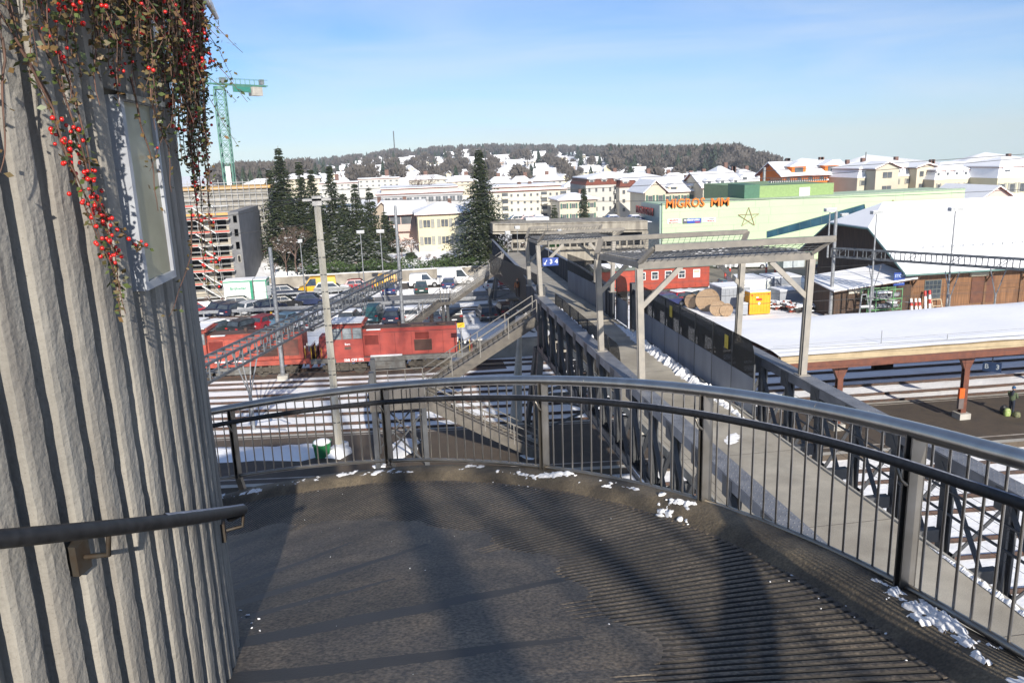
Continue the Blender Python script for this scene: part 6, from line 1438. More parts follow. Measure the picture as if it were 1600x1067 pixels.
house('grey_villa','grey villa behind the orange house with dark chimney',1327,1366,300,268,256,165,LG,2,3,'hip',dep=9)
house('mansard_villa','beige mansard villa with a tall gable bay, centre right of the skyline',1338,1460,305,276,252,140,(.55,.5,.38),2,7,'mansard',dep=12,dorm=-3,chim=2,shut=SHUT,wsz=(.3,.55))
house('gable_bay','beige gabled bay in front of the mansard villa',1366,1402,305,263,254,137,(.5,.46,.36),2,1,'gable',dep=5,ridge='y',chim=0,grp=None)
house('gable_bay','cream gabled bay at the right end of the mansard villa',1430,1460,300,262,256,138,CR,2,2,'gable',dep=5,ridge='y',chim=0,grp=None)
house('mansard_house','long cream mansard house with a row of small dormers at the right skyline',1458,1570,306,279,254,135,CR,1,8,'mansard',dep=12,dorm=-8,chim=2,shut=SHUT,wsz=(.28,.6))
house('mansard_house','cream house with round dormers at the right edge of the picture',1556,1650,306,277,246,128,(.6,.56,.4),1,6,'mansard',dep=12,dorm=-3,chim=1,shut=SHUT)
house('pink_house','pale pink gabled house with two small windows behind the shed roof',1513,1596,335,322,289,118,(.62,.47,.42),1,5,'gable',dep=12,ridge='y',chim=0,wsz=(.18,.75),over=.6)
for (u0,u1,vb,ve,vr,Y,c,l) in ((385,440,300,288,281,260,LG,'low snowy roof left of the tallest fir'),(440,500,290,280,273,300,CR,'white roofed house between the firs'),(500,560,298,287,280,260,LG,'flat white block behind the conifers'),(560,625,292,280,274,320,LG,'long flat snowy block below the hill'),(640,700,290,281,275,290,CRM,'cream terrace row under the hill, left'),(700,745,291,284,276,270,CR,'cream terrace row right beside the big spruce'),(765,800,300,287,278,260,CR,'house with dark red roof edge right of the big spruce'),(800,830,296,286,277,270,LG,'grey house behind the cream apartment block'),(832,880,292,283,275,280,LG,'snowy long house over the apartment block'),(884,925,305,292,283,230,LG,'small grey house left of the old apartment house'),(1040,1072,290,279,272,230,LG,'far white roof between the chimneys'),(1072,1100,288,281,274,240,CR,'far cream house with a thin chimney'),(1205,1228,292,284,272,210,LG,'narrow white roof left of the orange house')):
    house('town_house',l,u0,u1,vb,ve,vr,Y,c,2,max(3,int((u1-u0)/9)),'hip' if 'flat' not in l else 'flat',chim=1,wsz=(.4,.4))
# thin steel chimney, smoke
p=A(1193,305,130); t=A(1190,262,130); tag(MB().tube([p,(p.x,130,t.z)],.25,8).build('steel_chimney',GALV),'slim steel chimney pipe rising above the hall roof','chimney')
for u,v0,v1,Y,l in ((1323,300,278,150,'short antenna mast beside the orange house'),(1352,256,238,170,'lattice antenna above the grey villa'),(617,240,205,900,'thin radio mast on the hill crest')):
    p=A(u,v0,Y);t=A(u,v1,Y); tag(MB().tube([p,(p.x,Y,t.z)],.1 if Y<300 else .6,5).build('antenna_mast',STEEL),l,'antenna','antenna masts')
# ---------- hill houses ----------
hr_=random.Random(21); WLS=[(.6,.55,.42),(.55,.52,.46),(.62,.6,.56),(.5,.38,.3),(.66,.6,.4)]
HM=[]
for k in range(5):
    a=MB(); w_,d_,h_=1,.75,.62; a.box(-.5,-.37,-.5,.5,.37,h_); a.prism([(-.5,-.37,h_),(-.5,.37,h_),(-.5,0,h_+.36)],(1,0,0)); me=bpy.data.meshes.new('wall'); me.from_pydata(a.v,[],a.f); me.materials.append(wallm(WLS[k])); 
    a2=MB(); a2.prism([(-.6,-.5,h_-.1),(.6,-.5,h_-.1),(.6,0,h_+.38),(-.6,0,h_+.38)],(0,0,.09)); a2.prism([(-.6,0,h_+.38),(.6,0,h_+.38),(.6,.5,h_-.1),(-.6,.5,h_-.1)],(0,0,.09)); m2=bpy.data.meshes.new('roof'); m2.from_pydata(a2.v,[],a2.f); m2.materials.append(ROOFSNOW)
    a3=MB()
    for x in (-.32,0,.32): a3.box(x-.08,-.38,.05,x+.08,-.371,.25); a3.box(x-.08,-.38,.36,x+.08,-.371,.54)
    m3=bpy.data.meshes.new('windows'); m3.from_pydata(a3.v,[],a3.f); m3.materials.append(WINM); HM.append((me,m2,m3))
placed=[]
adj=['small','tall','wide','low','narrow','bright','pale','plain']
def hillhouse(u,d,s,rot,k):
    r=ray(u,240); q=V((r.x,r.y,0)).normalized()*d; z=gz(q.x,q.y); sp=(800+F_PX*((q+V((0,0,z))-CAM).dot(RT))/((q+V((0,0,z))-CAM).dot(FW)))
    side='west' if u<560 else ('below the crest, left of the big spruce' if u<740 else 'right of the big spruce')
    rg='at the far left' if u<520 else ('left of the big spruce' if u<745 else ('right of the big spruce' if u<900 else 'below the right hand wood')); o=thing('hill_house','%s house with snow roof, %s hillside %s'%(['beige','stone grey','pale','brownish','yellowish'][k],'low on the' if d<600 else ('halfway up the' if d<900 else 'high on the'),rg),'house',(q.x,q.y,z),R(rot),'houses scattered over the snowy hillside')
    for nm,me in zip(('wall','roof','windows'),HM[k]):
        c_=bpy.data.objects.new(nm,me); col.objects.link(c_); c_.parent=o; c_.scale=(s,s*.8,s*.62)
    return q
tries=0
while len(placed)<190 and tries<4000:
    tries+=1; d=hr_.uniform(350,1230); u=hr_.uniform(350,1080) if d>420 else hr_.uniform(380,960)
    if 960<u and d>800: continue
    r=ray(u,240); q=V((r.x,r.y,0)).normalized()*d
    if d>930 and 640<u<940 and hr_.random()<.85: continue
    if any((q-p_).length<13+d*.009 for p_ in placed): continue
    placed.append(q); hillhouse(u,d,hr_.uniform(7.5,13)*(.7+d/2600),hr_.choice((-25,-10,0,8,20,75,100))+hr_.uniform(-8,8),hr_.randrange(5))
# ================= CONSTRUCTION SITE & CRANE =================
BY=105; bl0=A(288,450,BY).x; bl1=A(386,450,BY).x; bz=A(340,336,BY).z
cb=thing('construction_building','raw concrete building under construction with scaffolding along its open floors','building',(bl0+4,BY+6,0)); 
RAW=mat('raw_concrete',(.42,.38,.31),.9,c2=(.32,.29,.24),sc=.6); GREYC=mat('grey_render',(.2,.2,.2),.9,c2=(.15,.15,.155),sc=.7)
xs_=A(364,400,BY).x; LFT=bl0-16; nf=6; fh=(bz-.6)/nf
b=MB()
for i in range(nf+1): b.box(LFT,BY,.4+fh*i-.25,xs_,BY+14,.4+fh*i)
for i in range(nf):
    z0=.4+fh*i; 
    for x in [LFT+3.2*k for k in range(8)]+[xs_-.4]: 
        if x<xs_: b.box(x,BY+.15,z0+.001,x+.9,BY+.5,z0+fh-.251)
b.box(LFT,BY+.1,0,xs_,BY+13,.149); b.box(LFT,BY+.02,.402,xs_,BY+.2,fh*.55)
b.build('floor_slabs',RAW,cb)
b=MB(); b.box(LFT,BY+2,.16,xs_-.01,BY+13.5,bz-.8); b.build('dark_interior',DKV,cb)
b=MB(); b.box(xs_+.001,BY-.3,0,bl1,BY+15,bz+.3); tw=b.build('stair_tower',GREYC,cb)
b=MB(); b.box(LFT,BY-.2,bz-.05,xs_,BY+.1,bz+.25); b.build('timber_edge',mat('formwork_timber',(.6,.36,.12),.7),cb)
for (u0,u1,v) in ((374,379,343),(380,384,343),(376.5,381,364),(382,386,364),(379,382.5,384),(384,388,384),(380,384,405)):
    p=A(u0,v+5,BY-.3);q=A(u1,v-7,BY-.3); x0_=min(max(p.x,xs_+.1),bl1-.7); 
    b=MB(); b.box(x0_,BY-.36,p.z,x0_+.45,BY-.301,q.z); f=b.build('window',CONCL,tw); b=MB(); b.box(x0_+.07,BY-.38,p.z+.08,x0_+.38,BY-.361,q.z-.08); b.build('pane',DKV,f)
sc_=thing('scaffolding','silver scaffolding with white planks, stair flights and red toe boards on open floors','scaffolding',(bl0+3,BY-1,0))
b=MB(); t=MB(); rd_=MB(); st_=MB()
xsS=[LFT+2.1*k for k in range(14) if LFT+2.1*k<xs_+.2]; nl=7; lh=(bz+.8)/nl
for x in xsS:
    for y in (BY-.4,BY-1.4): b.tube([(x,y,0),(x,y,bz+1.4)],.035,4)
for i in range(nl+1):
    z=.3+lh*i
    for y in (BY-.4,BY-1.4): b.tube([(LFT,y,z),(xs_+.3,y,z)],.03,4); b.tube([(LFT,y,z+.9),(xs_+.3,y,z+.9)],.025,4)
    t.box(LFT,BY-1.4,z,xs_+.3,BY-.5,z+.06)
    if i: rd_.box(LFT+(3 if i%2 else 0),BY-1.46,z+.09,xs_+.2-(4 if i%3==1 else 0),BY-1.42,z+.26)
    x=A(322+i%2*3,400,BY-2).x
    st_.bar((x-.9,BY-1.9,z+lh),(x+1.3,BY-1.9,z),.5,.1)
for k in range(5): x=xsS[-1-k]; b.bar((x,BY-1.42,.3+k%2*lh),(x-2.1,BY-1.42,.3+lh*(2+k%2)),.05,.05)
b.build('tubes',mat('scaffold_steel',(.55,.55,.54),.5,.3),sc_); t.build('planks',mat('scaffold_plank',(.6,.6,.57),.6,c2=(.4,.4,.38),sc=2),sc_); rd_.build('toe_boards',mat('toe_red',(.55,.08,.05),.6),sc_); st_.build('stair_flights',mat('scaffold_stair',(.65,.65,.62),.5),sc_)
# second construction block behind
Y2=122; s2=thing('construction_building','second shell building farther back wrapped in dense scaffolding under an orange timber edge','building',(A(400,300,Y2).x,Y2+5,2))
xa=A(300,300,Y2).x; xb=A(418,300,Y2).x; zt=A(400,290,Y2).z
b=MB(); b.box(xa-14,Y2,2,xb,Y2+12,zt-.4); b.build('shell',mat('shell_dark',(.2,.19,.17),.9,c2=(.35,.33,.29),sc=1.0),s2)
b=MB(); b.box(xa-14,Y2-.2,zt-.4,xb+.5,Y2+12,zt-.05); b.build('timber_edge',MT['formwork_timber'],s2)
sb=thing('scaffolding','dense scaffolding grid on the rear shell building beside the crane','scaffolding',(A(400,300,Y2).x,Y2-1,2)); b=MB()
x=xa-8
while x<xb+.5: b.tube([(x,Y2-.6,2),(x,Y2-.6,zt+1)],.05,4); x+=.85
z=3
while z<zt+1: b.tube([(xa-8,Y2-.65,z),(xb,Y2-.65,z)],.05,4); z+=.8
b.build('tubes',MT['scaffold_steel'],sb)
b=MB()
for k,z in enumerate((4,6,8,10)): b.box(xa-6+k,Y2-.8,z,xb-1-k,Y2-.72,z+.16)
b.build('toe_boards',MT['toe_red'],sb)
# low house/roof between
tag(MB().box(A(300,318,115).x-14,115,6.6,A(357,318,115).x,121,7.3).build('snowy_low_roof',SNOW),'flat snowy slab edge between the two construction blocks','roof')
# crane
cr=thing('tower_crane','green lattice tower crane with counterweight rising behind the construction site','crane',(A(360,300,150).x,150,2)); CG=mat('crane_green',(.06,.18,.13),.5,c2=(.09,.22,.17),sc=1)
cx0=A(362,310,150).x; zt=A(348,140,150).z; hw=.85
b=MB()
for sx in (-hw,hw):
    for sy in (-hw,hw): b.bar((cx0+sx,150+sy,2),(cx0+sx,150+sy,zt),.2,.2)
n=int((zt-2)/1.7)
for i in range(n):
    z=2+(zt-2)*i/n; z1=2+(zt-2)*(i+1)/n
    for sy in (-hw,hw): b.bar((cx0-hw,150+sy,z),(cx0+hw,150+sy,z1) if i%2 else (cx0+hw,150+sy,z1),.09,.09); b.bar((cx0-hw,150+sy,z1),(cx0+hw,150+sy,z1),.08,.08); b.bar((cx0+hw,150+sy,z),(cx0-hw,150+sy,z1),.09,.09)
    for sx in (-hw,hw): b.bar((cx0+sx,150-hw,z),(cx0+sx,150+hw,z1),.09,.09)
b.build('mast',CG,cr)
b=MB(); b.cyl((cx0,150,zt),1.0,.5,14); b.build('slewing_ring',CG,cr)
jd=V((math.cos(R(42)),math.sin(R(42)),0)); jz=zt+.9; c0=V((cx0,150,jz)); js=V((-jd.y,jd.x,0))
b=MB(); e=c0+jd*9.5; 
b.bar(c0-jd*1,e,.25,.35); 
for s in (-.6,.6): b.bar(c0-jd*1+js*s,e+js*s,.12,.16)
for i in range(10):
    p=c0+jd*(i*.95)
    for s in (-.65,.65): b.bar(p+js*s,p+js*s+V((0,0,1.0)),.06,.06)
for s in (-.65,.65): b.bar(c0+js*s+V((0,0,1)),e+js*s+V((0,0,1)),.06,.06)
b.build('counter_jib',CG,cr)
b=MB(); o_=c0-jd*1; L_=45; ap=V((0,0,1.6))
for s in (-.7,.7): b.bar(o_+js*s,o_-jd*L_+js*s,.16,.16)
b.bar(o_+ap,o_-jd*L_+ap,.16,.16)
for i in range(30):
    p=o_-jd*(i*1.5);q=o_-jd*(i*1.5+.75);r_=o_-jd*(i*1.5+1.5)
    for s in (-.7,.7): b.bar(p+js*s,q+ap,.08,.08); b.bar(q+ap,r_+js*s,.08,.08)
b.build('jib',CG,cr)
b=MB(); q=c0+jd*7.2; b.obox(q-V((0,0,1.0)),2.0,1.5,1.5,R(42)); b.build('counterweight',CONCL,cr)
b=MB(); q=c0+jd*4-V((0,0,.75))-js*.7; b.obox(q,3.6,.08,1.1,R(42)); sgb=b.build('name_board',CG,cr); 
b=MB(); b.obox(q-js*.06,3.2,.03,.75,R(42)); b.build('board_face',mat('board_teal',(.04,.22,.17),.5),sgb)
b=MB(); b.obox(c0+jd*8.6+V((0,0,.7)),.7,.8,.9,R(42)); b.obox(c0+jd*.8+V((0,0,.7)),.9,.8,.9,R(42)); b.build('winch_box',GALV,cr)
p=A(361,278,149); b=MB(); b.box(cx0-.3,148.9,p.z-2.0,cx0+.5,148.95,p.z+2.0); b.build('white_banner',WHITE,cr)
# traffic: worker & orange items on the site
# ================= TREES =================
NEED=mat('needles',(.035,.055,.02),.8,c2=(.07,.085,.03),sc=.7); NEED2=mat('needles_dark',(.018,.035,.02),.8,c2=(.035,.05,.025),sc=.7)
def conifer_mesh(h,r,seed,dens=1.0,snow=.15,up=.0,leafs=.42,narrow=1.0,snow_low=False):
    rr=random.Random(seed); N_=MB(); S_=MB(); T_=MB()
    T_.tube([(0,0,0),(0,0,h*.5),(0,0,h)],[h*.014+.08,h*.009+.04,.02],7)
    nl=int(h*3.9*dens)
    for i in range(nl):
        t=(i+rr.random())/nl; z=h*(.03+.96*t); R_=r*((1-t)**1.02+.02)*(.6+.55*rr.random())*narrow+.08
        nb=int(15+15*(1-t))
        for k in range(nb):
            a=rr.uniform(0,2*PI); L_=R_*rr.uniform(.65,1.12); d=V((math.cos(a),math.sin(a),0)); s=V((-d.y,d.x,0)); zj=rr.uniform(-.022,.022)*h*min(1,3*(1.02-t)); dr=rr.uniform(.1,.62)
            m_=max(2,int(L_/.42)); 
            for j in range(m_):
                q=(j+.4+rr.random()*.6)/m_; c=d*(L_*q)+V((0,0,max(.2,z+zj-dr*L_*q+up*L_*q*q))); w_=1.45*leafs*(1.15-q*.55)*rr.uniform(.6,1.2)
                for ss in (-1,1):
                    e=c+s*ss*w_*rr.uniform(.5,1)+d*w_*.5+V((0,0,-w_*rr.uniform(.1,.55))); f_=c+d*w_*.75+V((0,0,-w_*.15))
                    N_.add([c,e,f_],[(0,1,2)],0 if rr.random()<.6 else 1)
                if rr.random()<snow*(1.6 if (snow_low and t<.5) else 1): 
                    x=w_*.75; up_=V((0,0,.07)); S_.add([c+up_-s*x*.5,c+up_+d*x,c+up_+s*x*.5-V((0,0,.03)),c+up_-d*x*.3],[(0,1,2,3)])
    def mk(mb,nm,ms):
        me=bpy.data.meshes.new(nm); me.from_pydata([tuple(v_) for v_ in mb.v],[],mb.f)
        for m_ in ms: me.materials.append(m_)
        if len(ms)>1: me.polygons.foreach_set('material_index',mb.m)
        return me
    return mk(T_,'trunk',[BARK]),mk(N_,'crown',[NEED,NEED2]),(mk(S_,'snow',[SNOW]) if S_.v else None)
def plant(meshes,name,lab,cat,loc,rz,grp,sc=1.0):
    o=thing(name,lab,cat,loc,rz,grp); o.scale=(sc,sc,sc)
    for me in meshes:
        if me is None: continue
        c=bpy.data.objects.new(me.name.split('.')[0],me); col.objects.link(c); c.parent=o
    return o
def tall(u,vt,Y,wpx,lab,seed,snow=.12,zb=2.0,name='spruce_tree',dens=1.0,grp='conifers behind the retaining wall',**k):
    t=A(u,vt,Y); h=t.z-zb; r=wpx/2/F_PX*Y*1.75
    return plant(conifer_mesh(h,r,seed,dens,snow,**k),name,lab,'tree',(t.x,Y,zb),0,grp)
tall(748,232,114,82,'largest slender spruce with dark green spire, standing left of the footbridge',1,.12,dens=1.25)
tall(434,228,122,74,'tallest dark fir with broad snow free crown left of the concrete mast',2,.07,dens=1.15)
tall(466,250,120,46,'slim dark fir just right of the tallest fir',3,.08)
tall(484,262,126,36,'half hidden narrow fir left of the mast head',33,.1)
tall(514,257,124,44,'snow dusted spire shaped fir right of the concrete mast',4,.3)
tall(553,285,126,38,'dark rounded pine behind the snowy conifers',5,.08)
tall(576,292,121,34,'narrow cypress like fir with yellowish green crown',6,.15)
tall(600,330,130,24,'low conifer left of the pink chalet',8,.2)
tall(912,291,150,26,'small dark spruce in front of the cream cube house',7,.05,zb=0,name='spruce_tree')
tall(866,320,150,22,'small fir beside the cream apartment block',9,.08,zb=0)
for k,(u,vt,w_,Y,l) in enumerate(((505,362,60,115,'bushy snow laden conifer at the foot of the firs, left'),(535,352,62,116,'large snow laden conifer in the middle of the group'),(567,355,56,115,'snow laden conifer behind the twin lamps'),(590,378,46,114,'rightmost snow laden conifer by the lamp pair'),(478,385,44,116,'low snowy conifer behind the mast, left'),(641,392,26,118,'dark green small fir on the snowy slope'),(700,395,60,116,'spreading low fir at the foot of the largest spruce'),(775,392,40,116,'low fir at the right foot of the largest spruce'))):
    tall(u,vt,Y,w_,l,40+k,.55 if k<5 else .22,name='snowy_conifer' if k<5 else 'low_fir',grp='low conifers on the slope',leafs=.5,dens=1.3)
def bare_mesh(h,seed,m=None,snow=0,spread=.5,levels=4,bend=.35,r0=None,trunk=.3):
    rr=random.Random(seed); B=MB(); S_=MB(); W_=MB()
    def grow(p,d,L_,r,lv):
        q=p+d*L_; mid=p.lerp(q,.5)+V((rr.uniform(-1,1),rr.uniform(-1,1),0))*L_*.06
        (W_ if lv<levels-1 else B).tube([p,mid,q],[r,r*.8,r*.6],5 if lv<2 else 3,cap=False,sm=False)
        if lv==0: 
            for k in range(3): B.tube([q,q+V((rr.uniform(-1,1),rr.uniform(-1,1),rr.uniform(.2,1)))*L_*.6],[max(.012,r*.5),.006],3,cap=False,sm=False)
            if snow and rr.random()<snow: S_.obox(mid+V((0,0,r)),L_*.6,.05,.05,rr.uniform(0,3))
            return
        n=rr.choice((3,4,4,5)) if lv>1 else 4
        for k in range(n):
            a=2*PI*k/n+rr.uniform(-.6,.6); t=spread*rr.uniform(.5,1.3); e=(d+V((math.cos(a)*t,math.sin(a)*t,rr.uniform(-.1,.25)))).normalized()
            grow(p.lerp(q,rr.uniform(.45,1)),e,L_*rr.uniform(.55,.8),r*.55,lv-1)
    grow(V((0,0,0)),V((0,0,1)),h*trunk,r0 or h*.018,levels)
    out=[]
    for mb,nm,ms in ((W_,'trunk',BARK),(B,'branches',m or BARK),(S_,'snow',SNOW)):
        if mb.v: me=bpy.data.meshes.new(nm); me.from_pydata([tuple(v_) for v_ in mb.v],[],mb.f); me.materials.append(ms); out.append(me)
    return out
TWG=mat('twig_brown',(.12,.075,.055),.9,c2=(.17,.12,.1),sc=1); TWR=mat('twig_reddish',(.17,.07,.045),.9,c2=(.12,.06,.04),sc=1)
for k,(u,vb,vt,Y,l,rd,sn,zb) in enumerate(((455,450,330,111.5,'tall pale bare birch left of the mast',0,.1,2),(440,450,345,112,'slender bare birch with several stems on the slope',0,.1,2),(640,400,352,118,'bare twiggy tree before the pink chalet',0,.5,2),(625,405,358,117,'bare frosted shrub tree by the lamp pair',0,.5,2),(655,425,385,115,'reddish bare bush below the yellow villa',1,.2,2),(678,425,378,114,'brown bare bush left of the largest spruce',1,.2,2),(812,375,340,112,'bare snowy tree behind the bridge bend',0,.7,0),(833,375,345,111,'bare fruit tree in front of the viaduct',0,.5,0),(858,400,372,107,'small bare tree under the viaduct end',0,.4,0),(790,390,350,113,'bare snow dusted tree right of the largest spruce',0,.8,0),(320,462,438,101,'brown leafless bush at the left by the parked cars',1,.1,0),(345,470,445,101,'low brown bush left of the site cabins',1,.1,0),(700,360,300,150,'bare brown tree between the villas',0,.1,2),(655,300,255,210,'large bare brown tree below the hill, left of the big spruce',0,0,1),(680,300,262,215,'bare brown tree above the office block',0,0,1),(770,508,490,79,'snowy tangled scrub behind the dark grey estate car',1,.5,0),(735,508,490,79,'brown scrub at the end of the parked row',1,.3,0),(800,510,494,79,'low brown scrub under the bridge',1,.3,0),(1018,340,300,140,'bare tree in front of the old apartment house',0,.2,0))):
    t=A(u,vt,Y); h=t.z-zb; 
    tr_=.16 if rd else .3
    plant(bare_mesh(h*.95,100+k,TWR if rd else TWG,sn,.75 if rd else .5,4 if h>4 else 3,trunk=tr_ if rd else .33),'bare_tree' if not rd else 'bare_bush',l,'tree' if not rd else 'bush',(t.x,Y,zb),0,'leafless trees and bushes')
for k,(u,vt,w_,Y,l) in enumerate(((420,262,50,128,'fir partly hidden behind the left edge of the tallest fir'),(450,300,50,118,'dark lower fir filling the gap below the tallest fir'),(497,300,50,121,'fir behind the concrete mast, middle height'),(535,300,52,130,'dark fir behind the snow dusted spire fir'),(565,318,40,119,'dark low fir right of the rounded pine'),(528,330,50,118,'snow flecked fir in the middle of the clump'),(610,345,30,128,'small dark fir before the grey gabled house'),(482,330,48,117,'dark fir foot clump behind the mast'))):
    tall(u,vt,Y,w_,l,70+k,.12,dens=1.1)
for k,(u,vt,Y,l) in enumerate(((425,385,112.5,'brown thicket left of the birches'),(470,400,112.5,'brown thicket at the foot of the firs'),(520,400,113,'brown undergrowth in front of the snowy conifers'),(556,395,113,'brown undergrowth by the twin lamps'),(600,392,113,'frosted thicket right of the snowy conifers'),(618,375,116,'frosted bare shrub below the pink chalet'),(668,392,116,'red brown thicket below the villa'),(640,385,120,'frosted brown shrub by the chalet wall'),(720,400,113,'brown thicket at the spruce foot'))):
    t=A(u,vt,Y); plant(bare_mesh(max(3,(t.z-2)*1.1),500+k,TWR if k%2 else TWG,.3,.8,4,trunk=.14),'bare_bush',l,'bush',(t.x,Y,2),0,'leafless trees and bushes')
# ivy hedge above wall
hd=MB(); r_=random.Random(6); GH=mat('hedge_green',(.07,.12,.03),.8,c2=(.035,.06,.02),sc=.8)
for i in range(9000):
    x=r_.uniform(-15,17); z=1.6+r_.uniform(0,1.3)*abs(1+.6*noise.noise(V((x*.4,0,0)))); y=r_.uniform(110.8,112.2)
    if -13>x: continue
    if x>2 and z>2.8: continue
    s=r_.uniform(.12,.28); a=V((r_.uniform(-1,1),r_.uniform(-1,1),r_.uniform(-1,1)))*s; c=V((r_.uniform(-1,1),r_.uniform(-1,1),r_.uniform(-1,1)))*s; hd.add([(x,y,z),V((x,y,z))+a,V((x,y,z))+c],[(0,1,2)])
o=hd.build('ivy_cover',GH); tag(o,kind='stuff'); 
# scree slope at construction site
sl_=MB(); P4=[A(385,445,108),A(442,447,110.4),A(418,396,122),A(400,396,122)]
n=14; rows=[]
for i in range(n+1):
    for j in range(9):
        p=P4[0].lerp(P4[3],i/n).lerp(P4[1].lerp(P4[2],i/n),j/8); p=p+V((0,0,.25*noise.noise(p*.8)+.15*noise.noise(p*2.5))); sl_.v.append(tuple(p))
for i in range(n):
    for j in range(8): a=i*9+j; sl_.f.append((a,a+1,a+10,a+9)); sl_.m.append(0); sl_.sm.append(True)
tag(sl_.build('snowy_slope',mat('slope_snow',(.75,.75,.76),.8,c2=(.4,.36,.32),sc=.7,lo=.45,hi=.8,det=8)),kind='structure')
# hill trees : conifers & bare crowns as individuals, ridge forest as stuff
def lowcon(seed,h=12):
    rr=random.Random(seed); N_=MB()
    for i in range(11):
        t=i/11; z=h*(.12+.86*t); R_=h*.2*(1-t)+.3
        for k in range(7):
            a=rr.uniform(0,2*PI); d=V((math.cos(a),math.sin(a),0)); s=V((-d.y,d.x,0)); c=d*R_*rr.uniform(.7,1.25)
            N_.add([V((0,0,z+h*.08)),c+s*R_*.5+V((0,0,z-h*.06)),c*1.1+V((0,0,z-h*.1)),c-s*R_*.5+V((0,0,z-h*.05))],[(0,1,2,3)],0)
    me=bpy.data.meshes.new('crown'); me.from_pydata([tuple(v_) for v_ in N_.v],[],N_.f); me.materials.append(NEED2)
    T_=MB(); T_.tube([(0,0,-1),(0,0,h*.3)],.25,5); m2=bpy.data.meshes.new('trunk'); m2.from_pydata([tuple(v_) for v_ in T_.v],[],T_.f); m2.materials.append(BARK); return me,m2
def lowbare(seed,h=11,m=TWG):
    rr=random.Random(seed); N_=MB()
    for i in range(150):
        a=rr.uniform(0,2*PI); el=rr.uniform(-.15,1.45); rad=h*.42*rr.uniform(.35,1)**.5; c=V((math.cos(a)*math.cos(el)*rad,math.sin(a)*math.cos(el)*rad,h*.5+math.sin(el)*rad*1.05)); o_=V((c.x*.35,c.y*.35,h*.3+.35*(c.z-h*.3))); s=V((rr.uniform(-1,1),rr.uniform(-1,1),rr.uniform(-.3,.3)))*.16
        N_.add([o_-s,o_+s,c+s*.4,c-s*.4],[(0,1,2,3)]); N_.add([o_.lerp(c,.6),c+V((rr.uniform(-1,1),rr.uniform(-1,1),rr.uniform(0,1.6))),c+V((rr.uniform(-1,1),rr.uniform(-1,1),rr.uniform(0,1)))],[(0,1,2)])
    me=bpy.data.meshes.new('crown'); me.from_pydata([tuple(v_) for v_ in N_.v],[],N_.f); me.materials.append(m)
    T_=MB(); T_.tube([(0,0,-1),(0,0,h*.45)],[.35,.2],5); m2=bpy.data.meshes.new('trunk'); m2.from_pydata([tuple(v_) for v_ in T_.v],[],T_.f); m2.materials.append(BARK); return me,m2
LC=[lowcon(i) for i in range(4)]; TWF=mat('twig_far',(.085,.075,.065),.95,c2=(.12,.105,.09),sc=.05); LB=[lowbare(i,m=TWF) for i in range(4)]
tr=random.Random(31); cnt=0; tries=0
while cnt<460 and tries<14000:
    tries+=1; d=tr.uniform(330,1250); u=tr.uniform(340,1240)
    if u>1080 and d<500: continue
    r=ray(u,240); q=V((r.x,r.y,0)).normalized()*d
    if 930<d<1230 and 640<u<940 and tr.random()<.8: continue
    if any((q-p_).length<11 for p_ in placed): continue
    con=tr.random()<.45; me=tr.choice(LC if con else LB); s=tr.uniform(.6,1.35)*(.8+d/2600)
    plant(me,'hill_conifer' if con else 'hill_bare_tree',('%s %s on the hillside, %s'%('small' if s<.95 else 'large','dark conifer' if con else 'leafless brown tree','left half' if u<745 else 'right half')),'tree',(q.x,q.y,gz(q.x,q.y)),tr.uniform(0,6),'conifers on the hillside' if con else 'leafless trees on the hillside',s); cnt+=1
# ridge forests
def forest(name,spec,seed):
    rr=random.Random(seed); N_={0:MB(),1:MB()}
    for (u0,u1,d0,d1,n,pc,s0,s1) in spec:
        for i in range(n):
            u=rr.uniform(u0,u1); d=rr.uniform(d0,d1); r=ray(u,240); q=V((r.x,r.y,0)).normalized()*d; z=gz(q.x,q.y); con=rr.random()<pc; me=rr.choice(LC if con else LB)[0]; s=rr.uniform(s0,s1); a=rr.uniform(0,6); ca,sa=math.cos(a)*s,math.sin(a)*s
            N_[0 if con else 1].add([(q.x+v_.co.x*ca-v_.co.y*sa,q.y+v_.co.x*sa+v_.co.y*ca,z+v_.co.z*s) for v_ in me.vertices],[tuple(p.vertices) for p in me.polygons])
    for k,nm,m_ in ((0,name+'_conifers',NEED2),(1,name+'_leafless',TWF)):
        if N_[k].v: tag(N_[k].build(nm,m_),kind='stuff')
forest('ridge_forest',[(330,480,480,620,170,.05,1.0,1.6),(470,640,1180,1330,120,.4,1.1,1.7),(640,950,1240,1340,260,.6,1.0,1.7),(900,1010,1000,1250,110,.4,1.1,1.8)],5)
forest('right_forest',[(950,1240,640,1050,520,.35,1.2,1.9),(1040,1330,800,1100,330,.8,1.2,1.9),(1180,1340,700,950,120,.6,1.1,1.7)],9)
